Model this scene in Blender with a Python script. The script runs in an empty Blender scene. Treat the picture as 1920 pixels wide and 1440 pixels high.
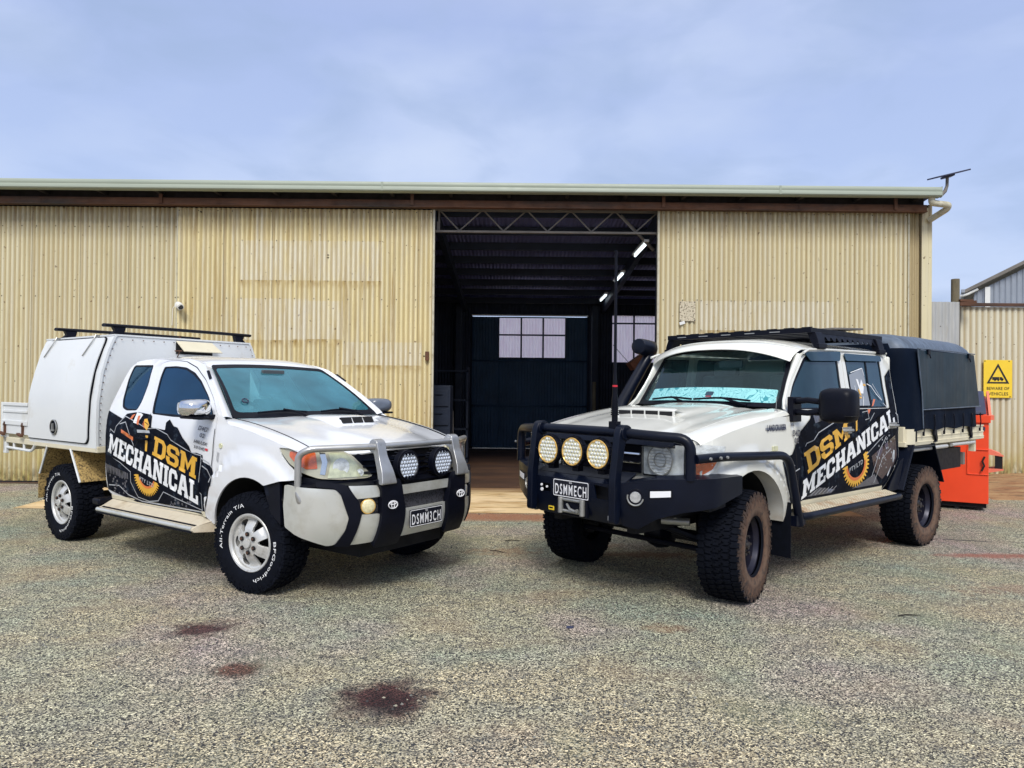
import bpy, bmesh, math, random
import numpy as np
from mathutils import Vector, Matrix, geometry
random.seed(7)
SC = bpy.context.scene
COL = SC.collection
R = math.radians

# ------------------------------------------------------------------ materials
class NB:
    def __init__(s, name):
        s.m = bpy.data.materials.new(name); s.m.use_nodes = True
        s.t = s.m.node_tree; s.t.nodes.clear()
        s.out = s.t.nodes.new('ShaderNodeOutputMaterial')
        s.co = None
    def n(s, typ, **kw):
        nd = s.t.nodes.new(typ)
        for k, v in kw.items():
            setattr(nd, k, v)
        return nd
    def l(s, a, b): s.t.links.new(a, b)
    def obj(s, scale=(1, 1, 1)):
        if s.co is None: s.co = s.n('ShaderNodeTexCoord')
        if tuple(scale) == (1, 1, 1): return s.co.outputs['Object']
        mp = s.n('ShaderNodeMapping'); mp.inputs['Scale'].default_value = scale
        s.l(s.co.outputs['Object'], mp.inputs[0]); return mp.outputs[0]
    def noise(s, scale, lo, hi, stretch=(1, 1, 1), detail=4, rough=.55, dist=0):
        nz = s.n('ShaderNodeTexNoise'); nz.inputs['Scale'].default_value = scale
        nz.inputs['Detail'].default_value = detail; nz.inputs['Roughness'].default_value = rough
        nz.inputs['Distortion'].default_value = dist
        s.l(s.obj(stretch), nz.inputs['Vector'])
        return s.rng(nz.outputs['Fac'], lo, hi)
    def rng(s, v, lo, hi, a=0., b=1.):
        mr = s.n('ShaderNodeMapRange'); mr.inputs[1].default_value = lo; mr.inputs[2].default_value = hi
        mr.inputs[3].default_value = a; mr.inputs[4].default_value = b
        s.l(v, mr.inputs[0]); return mr.outputs[0]
    def math(s, op, a, b=None, c=None):
        nd = s.n('ShaderNodeMath', operation=op)
        for i, v in enumerate((a, b, c)):
            if v is None: continue
            if isinstance(v, (int, float)): nd.inputs[i].default_value = v
            else: s.l(v, nd.inputs[i])
        return nd.outputs[0]
    def mix(s, f, a, b, mode='MIX'):
        nd = s.n('ShaderNodeMix', data_type='RGBA', blend_type=mode)
        for i, v in ((0, f), (6, a), (7, b)):
            if isinstance(v, (int, float)): nd.inputs[i].default_value = v
            elif isinstance(v, tuple): nd.inputs[i].default_value = (*v, 1) if len(v) == 3 else v
            else: s.l(v, nd.inputs[i])
        return nd.outputs[2]
    def xyz(s):
        sp = s.n('ShaderNodeSeparateXYZ'); s.l(s.obj(), sp.inputs[0]); return sp.outputs
    def bsdf(s, col, rough=.5, metal=0, coat=0, spec=.5, bump=None, bstr=.3, bdist=.01, **kw):
        b = s.n('ShaderNodeBsdfPrincipled')
        for k, v in (('Base Color', col), ('Roughness', rough), ('Metallic', metal), ('Coat Weight', coat), ('Specular IOR Level', spec)):
            if isinstance(v, (int, float)): b.inputs[k].default_value = v
            elif isinstance(v, tuple): b.inputs[k].default_value = (*v, 1)
            else: s.l(v, b.inputs[k])
        for k, v in kw.items():
            b.inputs[k].default_value = (*v, 1) if isinstance(v, tuple) else v
        if coat: b.inputs['Coat Roughness'].default_value = .06
        if bump is not None:
            bp = s.n('ShaderNodeBump'); bp.inputs['Strength'].default_value = bstr; bp.inputs['Distance'].default_value = bdist
            s.l(bump, bp.inputs['Height']); s.l(bp.outputs[0], b.inputs['Normal'])
        s.l(b.outputs[0], s.out.inputs[0]); s.b = b
        return s.m

def simple(name, col, rough=.5, metal=0, coat=0, spec=.5, var=.15, vscale=3., stretch=(1, 1, 1), dirt=None, dscale=2., dlo=.5, dhi=.75, bump=0, bscale=60, bdist=.004, rvar=.12):
    b = NB(name)
    dark = tuple(c * (1 - var) for c in col)
    c = b.mix(b.noise(vscale, .3, .7, stretch), dark, col)
    if dirt: c = b.mix(b.noise(dscale, dlo, dhi, stretch, detail=7, rough=.65), c, dirt)
    r = b.rng(b.noise(vscale * 2.3, .3, .7), 0, 1, max(.02, rough - rvar * rough), min(1, rough + rvar * rough))
    bm = None
    if bump: bm = b.noise(bscale, .2, .8, stretch)
    return b.bsdf(c, r, metal, coat, spec, bm, bump or .3, bdist)

M = {}
def build_mats():
    # car paints: colour plus a dust film low on the panels
    def paint(name, col, dust, amt):
        b = NB(name); z = b.xyz()[2]
        low = b.rng(z, .95, .45)
        d = b.math('MULTIPLY', b.math('MULTIPLY', low, b.noise(7, .35, .7, (1, 1, 1.6), 6)), amt)
        c = b.mix(b.noise(2.2, .35, .7), tuple(x * .93 for x in col), col)
        c = b.mix(d, c, dust)
        rr = b.rng(b.noise(9, .3, .7), 0, 1, .16, .26)
        return b.bsdf(c, rr, 0, .8, .5, b.noise(1.5, .2, .8), .05, .01)
    M['white'] = paint('white_paint', (.76, .775, .80), (.42, .33, .22), .5)
    M['cream'] = paint('cream_white_paint', (.77, .77, .71), (.42, .32, .20), .6)
    M['canopywhite'] = simple('canopy_white_paint', (.72, .74, .74), .35, coat=.2, var=.07, vscale=1.5, dirt=(.50, .46, .36), dscale=3, dlo=.58, dhi=.9)
    M['creamtray'] = simple('cream_tray_paint', (.70, .64, .47), .45, var=.12, vscale=5, dirt=(.34, .2, .1), dscale=11, dlo=.62, dhi=.8)
    M['creamstep'] = simple('cream_step', (.62, .55, .42), .5, var=.15, vscale=6, dirt=(.34, .26, .16), dscale=6, dlo=.5, dhi=.8)
    M['rusty'] = simple('rust_speckled_guard', (.55, .38, .14), .7, var=.45, vscale=26, dirt=(.06, .04, .02), dscale=60, dlo=.48, dhi=.62)
    M['wrap'] = simple('dark_vinyl_wrap', (.003, .005, .013), .5, spec=.05, var=.5, vscale=6, dirt=(.02, .03, .045), dscale=9, dlo=.56, dhi=.62)
    M['wrapgrey'] = simple('grey_vinyl_pattern', (.10, .10, .13), .3, coat=.4, var=.5, vscale=18)
    M['wrapplum'] = simple('plum_vinyl_pattern', (.055, .022, .03), .3, coat=.4, var=.6, vscale=14, stretch=(6, 1, 1))
    M['wrapline'] = simple('pale_vinyl_line', (.45, .47, .5), .35, var=.2)
    M['letter'] = simple('white_vinyl_lettering', (.82, .83, .84), .3, coat=.3, var=.06)
    M['gold'] = simple('orange_yellow_vinyl', (.86, .46, .03), .3, coat=.3, var=.28, vscale=2.5)
    M['orangev'] = simple('orange_vinyl', (.75, .17, .03), .3, coat=.3, var=.2)
    M['black'] = simple('black_plastic', (.0035, .0045, .011), .45, spec=.16, var=.4, vscale=8)
    M['blackbar'] = simple('black_powder_coat', (.0025, .005, .015), .36, spec=.2, coat=.06, var=.35, vscale=6, bump=.12, bscale=240, bdist=.001)
    M['darkgap'] = simple('dark_underbody', (.008, .008, .01), .9, var=.3)
    M['rubber'] = simple('tyre_rubber', (.004, .0055, .011), .8, spec=.12, var=.4, vscale=20, bump=.25, bscale=120, bdist=.002)
    b = NB('dusty_brown_sidewall'); o = b.xyz(); rad = b.math('SQRT', b.math('ADD', b.math('MULTIPLY', o[0], o[0]), b.math('MULTIPLY', o[2], o[2])))
    c = b.mix(b.noise(14, .35, .65), (.065, .032, .020), (.125, .070, .042))
    c = b.mix(b.math('MULTIPLY', b.rng(b.math('ABSOLUTE', b.math('SUBTRACT', rad, .268)), .035, .005), .7), c, (.16, .10, .065))
    c = b.mix(b.rng(rad, .33, .375), c, (.05, .03, .022)); c = b.mix(b.noise(20, .52, .7), c, (.025, .02, .018))
    M['rubberdusty'] = b.bsdf(c, .85, bump=b.noise(60, .2, .8), bstr=.4, bdist=.004)
    M['alloy'] = simple('silver_alloy', (.62, .62, .60), .33, metal=.35, var=.1, vscale=14, dirt=(.30, .27, .22), dscale=18, dlo=.55, dhi=.8)
    M['alu'] = simple('brushed_alloy_tube', (.50, .50, .49), .36, metal=.75, var=.18, vscale=8, dirt=(.25, .22, .2), dscale=10, dlo=.6, dhi=.8)
    M['silver'] = simple('silver_bar_paint', (.64, .645, .60), .34, metal=.45, coat=.15, var=.1, vscale=3, dirt=(.40, .38, .30), dscale=4, dlo=.5, dhi=.85)
    M['darksteel'] = simple('dark_steel_rim', (.02, .02, .038), .35, metal=.4, var=.4, vscale=9, dirt=(.10, .07, .05), dscale=30, dlo=.62, dhi=.8)
    M['chrome'] = simple('chrome', (.75, .76, .78), .08, metal=1, var=.05)
    M['steel'] = simple('galvanised_steel', (.42, .42, .40), .42, metal=.7, var=.25, vscale=20)
    M['amber'] = simple('amber_lens', (.80, .13, .02), .15, coat=.6, var=.3, vscale=40)
    M['lens'] = simple('headlamp_reflector', (.94, .96, .97), .22, metal=.0, coat=.8, var=.42, vscale=14, stretch=(1, 2, 3))
    M['lensyellow'] = simple('aged_headlamp', (.88, .88, .58), .22, metal=.15, coat=.8, var=.42, vscale=10, stretch=(1, 2, 2))
    M['led'] = simple('led_reflector', (.72, .75, .80), .15, metal=.6, var=.35, vscale=60)
    M['ledgold'] = simple('gold_led_reflector', (.90, .82, .50), .3, metal=.1, var=.3, vscale=60)
    M['cellblue'] = simple('blue_white_led_cell', (.78, .86, .98), .2, metal=.2, var=.4, vscale=90)
    M['cell'] = simple('led_cell_reflector', (.88, .90, .86), .2, metal=.25, var=.4, vscale=90)
    M['goldring'] = simple('amber_ring', (.80, .50, .14), .3, metal=.3, var=.2)
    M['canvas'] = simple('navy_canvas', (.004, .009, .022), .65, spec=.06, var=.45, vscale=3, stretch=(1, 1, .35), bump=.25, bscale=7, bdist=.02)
    M['canvastop'] = simple('pale_canvas_roof', (.12, .155, .21), .45, spec=.3, var=.5, vscale=9, stretch=(3, .6, 1), bump=.3, bscale=9, bdist=.015)  # top highlight put into the colour of the upward-facing canvas
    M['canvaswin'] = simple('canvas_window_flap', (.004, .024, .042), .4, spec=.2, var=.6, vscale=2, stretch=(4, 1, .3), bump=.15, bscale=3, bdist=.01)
    M['bowl'] = simple('lamp_bowl_chrome', (.70, .74, .74), .12, metal=.75, var=.3, vscale=40)
    M['lampback'] = simple('lamp_back_reflector', (.78, .82, .84), .18, metal=.15, coat=.5, var=.45, vscale=16)
    M['hubdark'] = simple('dark_hub', (.03, .03, .035), .5, metal=.4, var=.4, dirt=(.15, .10, .07), dscale=40)
    M['mirrorgrey'] = simple('grey_mirror_shell', (.12, .14, .18), .3, coat=.3)
    M['plate'] = simple('number_plate_black', (.008, .009, .018), .35, var=.2)
    M['platew'] = simple('number_plate_white', (.80, .80, .82), .4, var=.05)
    M['seat'] = simple('seat_fabric', (.10, .11, .12), .9, var=.3, vscale=20)
    M['dash'] = simple('dashboard_grey', (.07, .08, .09), .7, var=.2)
    M['orange'] = simple('orange_bin_paint', (.86, .065, .012), .45, var=.12, vscale=2.5, dirt=(.28, .05, .02), dscale=5, dlo=.66, dhi=.82, bump=.2, bscale=3, bdist=.01)
    M['orangepale'] = simple('lit_orange_paint', (.80, .20, .12), .6, var=.15)  # paler orange puts light on the pocket and gusset faces into the colour
    M['navy'] = simple('navy_plastic_lid', (.03, .035, .08), .5, var=.3)
    M['red'] = simple('red_mark', (.65, .02, .04), .4)
    M['yellow'] = simple('yellow_sign', (.83, .58, .035), .45, var=.08, vscale=4)
    M['signblack'] = simple('sign_black', (.015, .015, .015), .5)
    M['weathered'] = simple('weathered_notice', (.62, .55, .40), .8, var=.2, vscale=30, dirt=(.13, .10, .06), dscale=38, dlo=.52, dhi=.60)
    M['rust'] = simple('rusty_brown_beam', (.13, .055, .028), .8, var=.5, vscale=4, stretch=(.5, 1, 3), dirt=(.035, .028, .025), dscale=1.2, dlo=.5, dhi=.7)
    M['darkbeam'] = simple('dark_timber', (.018, .012, .010), .9, var=.5, vscale=5)
    M['gutter'] = simple('pale_green_gutter', (.32, .36, .29), .5, var=.12, vscale=2, stretch=(.4, 1, 4))
    M['greysteel'] = simple('grey_steel_truss', (.20, .18, .16), .7, var=.3)
    M['greyclad'] = simple('grey_blue_cladding', (.30, .33, .38), .5, metal=.2, var=.12)
    M['galvsheet'] = simple('galvanised_fence_sheet', (.47, .48, .47), .5, metal=.25, var=.2, vscale=3, stretch=(4, 1, .5), dirt=(.35, .30, .2), dscale=4, dlo=.6, dhi=.8)
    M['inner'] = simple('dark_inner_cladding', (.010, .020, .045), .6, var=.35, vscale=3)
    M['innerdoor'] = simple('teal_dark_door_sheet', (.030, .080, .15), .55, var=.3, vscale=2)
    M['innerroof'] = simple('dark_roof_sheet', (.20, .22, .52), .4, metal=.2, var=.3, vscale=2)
    M['post'] = simple('weathered_post', (.20, .17, .11), .9, var=.4, vscale=12, stretch=(1, 1, .2))
    M['brownbox'] = simple('brown_board', (.22, .08, .035), .7, var=.3, vscale=12)
    M['pvc'] = simple('cream_downpipe', (.55, .52, .40), .5, var=.15, dirt=(.3, .26, .15), dscale=9)
    M['camwhite'] = simple('white_camera_housing', (.75, .75, .72), .35, var=.05)
    # glass
    def glass(name, tint, alpha, gl=(1, 1, 1), rough=.02, ior=1.45, body=None):
        b = NB(name)
        tr = b.n('ShaderNodeBsdfTransparent'); tr.inputs[0].default_value = (*tint, 1)
        base = tr
        if body:
            df = b.n('ShaderNodeBsdfDiffuse')
            nz = b.noise(3, .35, .7, (1, 1, .6))
            b.l(b.mix(nz, tuple(c * .5 for c in body), body), df.inputs[0])
            mx0 = b.n('ShaderNodeMixShader'); mx0.inputs[0].default_value = alpha
            b.l(tr.outputs[0], mx0.inputs[1]); b.l(df.outputs[0], mx0.inputs[2]); base = mx0
        g = b.n('ShaderNodeBsdfGlossy'); g.inputs['Color'].default_value = (*gl, 1); g.inputs['Roughness'].default_value = rough
        fr = b.n('ShaderNodeFresnel'); fr.inputs[0].default_value = ior
        mx = b.n('ShaderNodeMixShader'); ge = b.n('ShaderNodeNewGeometry'); b.l(b.math('MULTIPLY', fr.outputs[0], b.math('SUBTRACT', 1., ge.outputs['Backfacing'])), mx.inputs[0]); b.l(base.outputs[0], mx.inputs[1]); b.l(g.outputs[0], mx.inputs[2])
        b.l(mx.outputs[0], b.out.inputs[0]); return b.m
    M['tint'] = glass('dark_tinted_glass', (.02, .035, .06), .5, (.45, .75, 1), ior=1.75, body=(.004, .035, .085))
    M['tint2'] = glass('dusty_tinted_glass', (.05, .07, .09), .6, (.7, .85, 1), ior=1.6, body=(.03, .075, .10))
    M['screen'] = glass('windscreen_glass', (.55, .85, .88), .30, (.55, .9, 1), ior=1.8, body=(.13, .40, .50))  # teal diffuse share stands in for a pale reflection on the glass
    M['screen2'] = glass('windscreen_glass_clear', (.84, .95, .95), .03, (.8, .95, 1), ior=1.5, body=(.10, .30, .34))
    M['clearlens'] = glass('clear_lens', (.93, .95, .95), .04, ior=1.45, body=(.6, .6, .6))
    # mesh
    b = NB('black_mesh_grille')
    v = b.n('ShaderNodeTexVoronoi'); v.inputs['Scale'].default_value = 70; b.l(b.obj(), v.inputs['Vector'])
    M['mesh'] = b.bsdf(b.mix(b.rng(v.outputs['Distance'], .25, .5), (.004, .004, .005), (.05, .05, .06)), .4)
    # translucent window sheeting
    b = NB('translucent_sheet')
    c = b.mix(b.noise(3, .3, .7, (4, 1, 1)), (.93, .78, .88), (1., .90, .97))
    t = b.n('ShaderNodeBsdfTranslucent'); b.l(c, t.inputs[0]); d = b.n('ShaderNodeBsdfDiffuse'); b.l(c, d.inputs[0])
    mx = b.n('ShaderNodeMixShader'); mx.inputs[0].default_value = .12; b.l(t.outputs[0], mx.inputs[1]); b.l(d.outputs[0], mx.inputs[2]); b.l(mx.outputs[0], b.out.inputs[0])
    M['translucent'] = b.m
    # lamp
    b = NB('lit_tube'); e = b.n('ShaderNodeEmission'); e.inputs[0].default_value = (.85, .97, 1, 1); e.inputs[1].default_value = 2.2; b.l(e.outputs[0], b.out.inputs[0]); M['tube'] = b.m
    # sunshade
    b = NB('printed_sunshade')
    w = b.n('ShaderNodeTexNoise'); w.inputs['Scale'].default_value = 8; w.inputs['Detail'].default_value = 1.5; w.inputs['Distortion'].default_value = 1.8; b.l(b.obj(), w.inputs['Vector'])
    k = b.math('PINGPONG', b.math('MULTIPLY', w.outputs['Fac'], 9.), .5)
    v = b.n('ShaderNodeTexVoronoi'); v.inputs['Scale'].default_value = 5.0; b.l(b.obj(), v.inputs['Vector'])
    c = b.mix(b.rng(k, .05, .13), (.07, .36, .42), (.70, .92, .92))
    c = b.mix(b.rng(v.outputs['Distance'], .17, .15), c, (.07, .36, .42))
    M['shade'] = b.bsdf(c, .5)
    # chequer plate
    b = NB('cream_chequer_plate')
    v = b.n('ShaderNodeTexChecker'); v.inputs['Scale'].default_value = 45; b.l(b.obj(), v.inputs['Vector'])
    c = b.mix(v.outputs['Fac'], (.62, .56, .42), (.40, .33, .22)); c = b.mix(b.noise(9, .5, .75), c, (.35, .2, .1))
    M['chequer'] = b.bsdf(c, .5, bump=v.outputs['Fac'], bstr=.4, bdist=.003)
    # cream corrugated cladding
    def clad(name, patches, base=(.80, .69, .375), dirtx=1., y0=0.0):
        b = NB(name); o = b.xyz()
        c = b.mix(b.noise(1.2, .35, .68, (1.5, 1, .5)), base, tuple(x * .86 for x in base))
        c = b.mix(b.noise(2.5, .42, .75, (6, 1, .25), 6), c, (.64, .60, .46))
        # each sheet weathered a little differently, dark line at the laps
        sx = b.math('DIVIDE', o[0], .762); wn = b.n('ShaderNodeTexWhiteNoise', noise_dimensions='1D'); b.l(b.math('FLOOR', sx), wn.inputs['W'])
        c = b.mix(b.math('MULTIPLY', wn.outputs['Value'], .30), c, (.50, .42, .24))
        c = b.mix(b.math('MULTIPLY', b.math('LESS_THAN', b.math('FRACT', sx), .014), .6), c, (.16, .11, .05))
        for (x0, x1, z0, z1) in patches:
            x0 += 1.5; x1 += 1.5      # object space of the shed root
            mx = b.math('MULTIPLY', b.math('MULTIPLY', b.math('GREATER_THAN', o[0], x0), b.math('LESS_THAN', o[0], x1)),
                        b.math('MULTIPLY', b.math('GREATER_THAN', o[2], z0), b.math('LESS_THAN', o[2], z1)))
            mx = b.math('MULTIPLY', mx, b.noise(3, .25, .55, (4, 1, .8), 3, ))
            c = b.mix(b.math('MULTIPLY', mx, .62), c, (.72, .69, .57))
            # grime line under each patch
            ml = b.math('MULTIPLY', b.math('MULTIPLY', b.math('GREATER_THAN', o[0], x0), b.math('LESS_THAN', o[0], x1)),
                        b.math('MULTIPLY', b.rng(o[2], z0 - .14, z0 - .02), b.math('LESS_THAN', o[2], z0)))
            c = b.mix(b.math('MULTIPLY', ml, b.noise(5, .4, .7, (3, 1, 1))), c, (.33, .20, .04))
        # ochre runs
        st = b.noise(1.6, .52, .72, (9, 1, .35), 6, .7)
        c = b.mix(b.math('MULTIPLY', st, .9 * dirtx), c, (.36, .23, .06))
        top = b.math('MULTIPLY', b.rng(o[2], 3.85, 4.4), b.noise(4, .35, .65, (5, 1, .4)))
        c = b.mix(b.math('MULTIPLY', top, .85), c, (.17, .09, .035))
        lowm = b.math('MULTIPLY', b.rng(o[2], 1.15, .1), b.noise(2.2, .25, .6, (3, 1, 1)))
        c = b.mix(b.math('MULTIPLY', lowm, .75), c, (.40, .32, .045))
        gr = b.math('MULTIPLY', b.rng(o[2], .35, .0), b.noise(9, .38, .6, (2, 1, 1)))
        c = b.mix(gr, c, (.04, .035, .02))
        # rib shading put into the colour: corrugation troughs darkened
        c = b.mix(b.rng(o[1], y0 - .006, y0 + .011, 0, .66), c, (.30, .21, .085))
        rsp = b.noise(16, .70, .74, (1, 1, 1), 2)
        c = b.mix(b.math('MULTIPLY', rsp, .8), c, (.10, .05, .02))
        return b.bsdf(c, .5, .05, spec=.35)
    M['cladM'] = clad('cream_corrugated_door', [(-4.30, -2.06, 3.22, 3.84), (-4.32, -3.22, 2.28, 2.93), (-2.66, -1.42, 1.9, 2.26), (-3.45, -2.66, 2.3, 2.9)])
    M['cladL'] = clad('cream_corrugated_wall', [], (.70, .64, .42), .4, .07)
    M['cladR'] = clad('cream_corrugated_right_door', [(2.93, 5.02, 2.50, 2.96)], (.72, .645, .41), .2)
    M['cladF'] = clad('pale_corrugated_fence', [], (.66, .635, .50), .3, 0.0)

# ------------------------------------------------------------------ objects
def tag(o, label=None, cat=None, group=None, kind=None):
    if label: o['label'] = label
    if cat: o['category'] = cat
    if group: o['group'] = group
    if kind: o['kind'] = kind
    return o
def thing(name, label, cat, loc=(0, 0, 0), rz=0, group=None):
    o = bpy.data.objects.new(name, None); COL.objects.link(o); o.empty_display_size = .2
    o.location = loc; o.rotation_euler = (0, 0, rz); return tag(o, label, cat, group)

def mk(name, verts, faces, mat, parent=None, smooth=True, bevel=0, sharp=38, world=False, mats=None, fmat=None, seg=2, recalc=False):
    me = bpy.data.meshes.new(name)
    if world and parent is not None:
        L = parent.location
        verts = [(v[0] - L[0], v[1] - L[1], v[2] - L[2]) for v in verts]
    me.from_pydata([tuple(v) for v in verts], [], faces); me.update()
    if recalc:
        bm = bmesh.new(); bm.from_mesh(me); bmesh.ops.recalc_face_normals(bm, faces=bm.faces); bm.to_mesh(me); bm.free()
    for m_ in (mats or [mat]): me.materials.append(m_)
    if fmat is not None: me.polygons.foreach_set('material_index', fmat)
    if smooth:
        me.polygons.foreach_set('use_smooth', [True] * len(me.polygons))
        me.set_sharp_from_angle(angle=R(sharp))
    o = bpy.data.objects.new(name, me); COL.objects.link(o)
    if parent is not None: o.parent = parent
    if bevel:
        md = o.modifiers.new('bevel', 'BEVEL'); md.width = bevel; md.segments = seg; md.limit_method = 'ANGLE'; md.angle_limit = R(50); md.harden_normals = True
    return o

class MB:
    """collects pieces of ONE part"""
    def __init__(s): s.v = []; s.f = []; s.mi = []
    def add(s, v, f, mi=0):
        b = len(s.v); s.v += [tuple(p) for p in v]; s.f += [tuple(i + b for i in q) for q in f]; s.mi += [mi] * len(f); return s
    def box(s, c, d, rot=None, mi=0):
        x, y, z = d[0] / 2, d[1] / 2, d[2] / 2
        P = [Vector(p) for p in ((-x, -y, -z), (x, -y, -z), (x, y, -z), (-x, y, -z), (-x, -y, z), (x, -y, z), (x, y, z), (-x, y, z))]
        if rot is not None: P = [rot @ p for p in P]
        return s.add([p + Vector(c) for p in P], [(0, 3, 2, 1), (4, 5, 6, 7), (0, 1, 5, 4), (1, 2, 6, 5), (2, 3, 7, 6), (3, 0, 4, 7)], mi)
    def bx(s, x0, x1, y0, y1, z0, z1, mi=0):
        return s.box(((x0 + x1) / 2, (y0 + y1) / 2, (z0 + z1) / 2), (abs(x1 - x0), abs(y1 - y0), abs(z1 - z0)), None, mi)
    def cyl(s, a, b, r, r2=None, n=14, mi=0, caps=True):
        a, b = Vector(a), Vector(b); d = (b - a).normalized(); r2 = r if r2 is None else r2
        u = d.orthogonal().normalized(); w = d.cross(u)
        V = []
        for p, rr in ((a, r), (b, r2)):
            for i in range(n):
                t = 2 * math.pi * i / n; V.append(p + (u * math.cos(t) + w * math.sin(t)) * rr)
        F = [(i, (i + 1) % n, n + (i + 1) % n, n + i) for i in range(n)]
        if caps: F += [tuple(range(n - 1, -1, -1)), tuple(range(n, 2 * n))]
        return s.add(V, F, mi)
    def tube(s, pts, r, n=12, mi=0, caps=True):
        pts = [Vector(p) for p in pts]; N = len(pts); T = []
        for i in range(N):
            a = pts[max(0, i - 1)]; b = pts[min(N - 1, i + 1)]; T.append((b - a).normalized())
        u = T[0].orthogonal().normalized(); V = []
        for i in range(N):
            u = (u - T[i] * u.dot(T[i])).normalized(); w = T[i].cross(u)
            rr = r[i] if isinstance(r, (list, tuple)) else r
            for k in range(n):
                t = 2 * math.pi * k / n; V.append(pts[i] + (u * math.cos(t) + w * math.sin(t)) * rr)
        F = []
        for i in range(N - 1):
            for k in range(n): F.append((i * n + k, i * n + (k + 1) % n, (i + 1) * n + (k + 1) % n, (i + 1) * n + k))
        if caps: F += [tuple(range(n - 1, -1, -1)), tuple(range((N - 1) * n, N * n))]
        return s.add(V, F, mi)
    def loft(s, rings, closed=True, caps=True, mi=0):
        n = len(rings[0]); V = [p for r in rings for p in r]; F = []
        for i in range(len(rings) - 1):
            for k in range(n if closed else n - 1):
                F.append((i * n + k, i * n + (k + 1) % n, (i + 1) * n + (k + 1) % n, (i + 1) * n + k))
        if caps and closed: F += [tuple(range(n - 1, -1, -1)), tuple(range((len(rings) - 1) * n, len(rings) * n))]
        return s.add(V, F, mi)
    def lathe(s, prof, c=(0, 0, 0), n=48, mi=0):
        """prof: (y, r) along local y axis"""
        V = []; F = []; m = len(prof)
        for i in range(n):
            t = 2 * math.pi * i / n
            for (y, r) in prof: V.append((c[0] + r * math.cos(t), c[1] + y, c[2] + r * math.sin(t)))
        for i in range(n):
            j = (i + 1) % n
            for k in range(m - 1): F.append((i * m + k, i * m + k + 1, j * m + k + 1, j * m + k))
        return s.add(V, F, mi)
    def prism(s, poly, axis, a, b, mi=0):
        """extrude 2D polygon along axis between a and b"""
        def q(p, t):
            return {'x': (t, p[0], p[1]), 'y': (p[0], t, p[1]), 'z': (p[0], p[1], t)}[axis]
        n = len(poly); V = [q(p, a) for p in poly] + [q(p, b) for p in poly]
        F = [tuple(range(n)), tuple(range(2 * n - 1, n - 1, -1))] + [((i + 1) % n, i, n + i, n + (i + 1) % n) for i in range(n)]
        return s.add(V, F, mi)
    def build(s, name, mat, parent=None, **kw):
        mats = mat if isinstance(mat, list) else [mat]
        kw.setdefault('recalc', True)
        return mk(name, s.v, s.f, None, parent, mats=mats, fmat=s.mi, **kw)

def fillet(pts, r, n=5, closed=False):
    pts = [Vector(p) for p in pts]; out = []; N = len(pts)
    for i in range(N):
        if not closed and i in (0, N - 1): out.append(pts[i]); continue
        p, a, b = pts[i], pts[i - 1], pts[(i + 1) % N]
        rr = r[i] if isinstance(r, (list, tuple)) else r
        la, lb = (a - p).length, (b - p).length; k = min(rr, la * .48, lb * .48)
        if k < 1e-4: out.append(p); continue
        A = p + (a - p) / la * k; B = p + (b - p) / lb * k
        for j in range(n + 1):
            t = j / n; out.append(A * (1 - t) ** 2 + p * 2 * t * (1 - t) + B * t * t)
    return out
def rc(pts, r=.02, n=4):
    """round the corners of a closed 2D outline"""
    return [(p[0], p[1]) for p in fillet([(p[0], p[1], 0) for p in pts], r, n, True)]
def sinterp(xs, ys):
    xs = np.array(xs, float); ys = np.array(ys, float); m = np.zeros(len(xs)); d = np.diff(ys) / np.diff(xs)
    m[0] = d[0]; m[-1] = d[-1]
    for i in range(1, len(xs) - 1): m[i] = 0 if d[i - 1] * d[i] <= 0 else 2 * d[i - 1] * d[i] / (d[i - 1] + d[i])
    def f(x):
        if x <= xs[0]: return float(ys[0] + m[0] * (x - xs[0]))
        if x >= xs[-1]: return float(ys[-1] + m[-1] * (x - xs[-1]))
        i = min(max(int(np.searchsorted(xs, x)) - 1, 0), len(xs) - 2); h = xs[i + 1] - xs[i]; t = (x - xs[i]) / h
        return float((2 * t**3 - 3 * t * t + 1) * ys[i] + (t**3 - 2 * t * t + t) * h * m[i] + (-2 * t**3 + 3 * t * t) * ys[i + 1] + (t**3 - t * t) * h * m[i + 1])
    return f
def inpoly(p, poly):
    x, y = p; c = False; n = len(poly); j = n - 1
    for i in range(n):
        xi, yi = poly[i]; xj, yj = poly[j]
        if (yi > y) != (yj > y) and x < (xj - xi) * (y - yi) / (yj - yi) + xi: c = not c
        j = i
    return c
def resample(poly, res):
    out = []; n = len(poly)
    for i in range(n):
        a, b = poly[i], poly[(i + 1) % n]; L = math.hypot(b[0] - a[0], b[1] - a[1]); k = max(1, int(math.ceil(L / res)))
        if L < 1e-6: continue
        for j in range(k): out.append((a[0] + (b[0] - a[0]) * j / k, a[1] + (b[1] - a[1]) * j / k))
    return out
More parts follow.
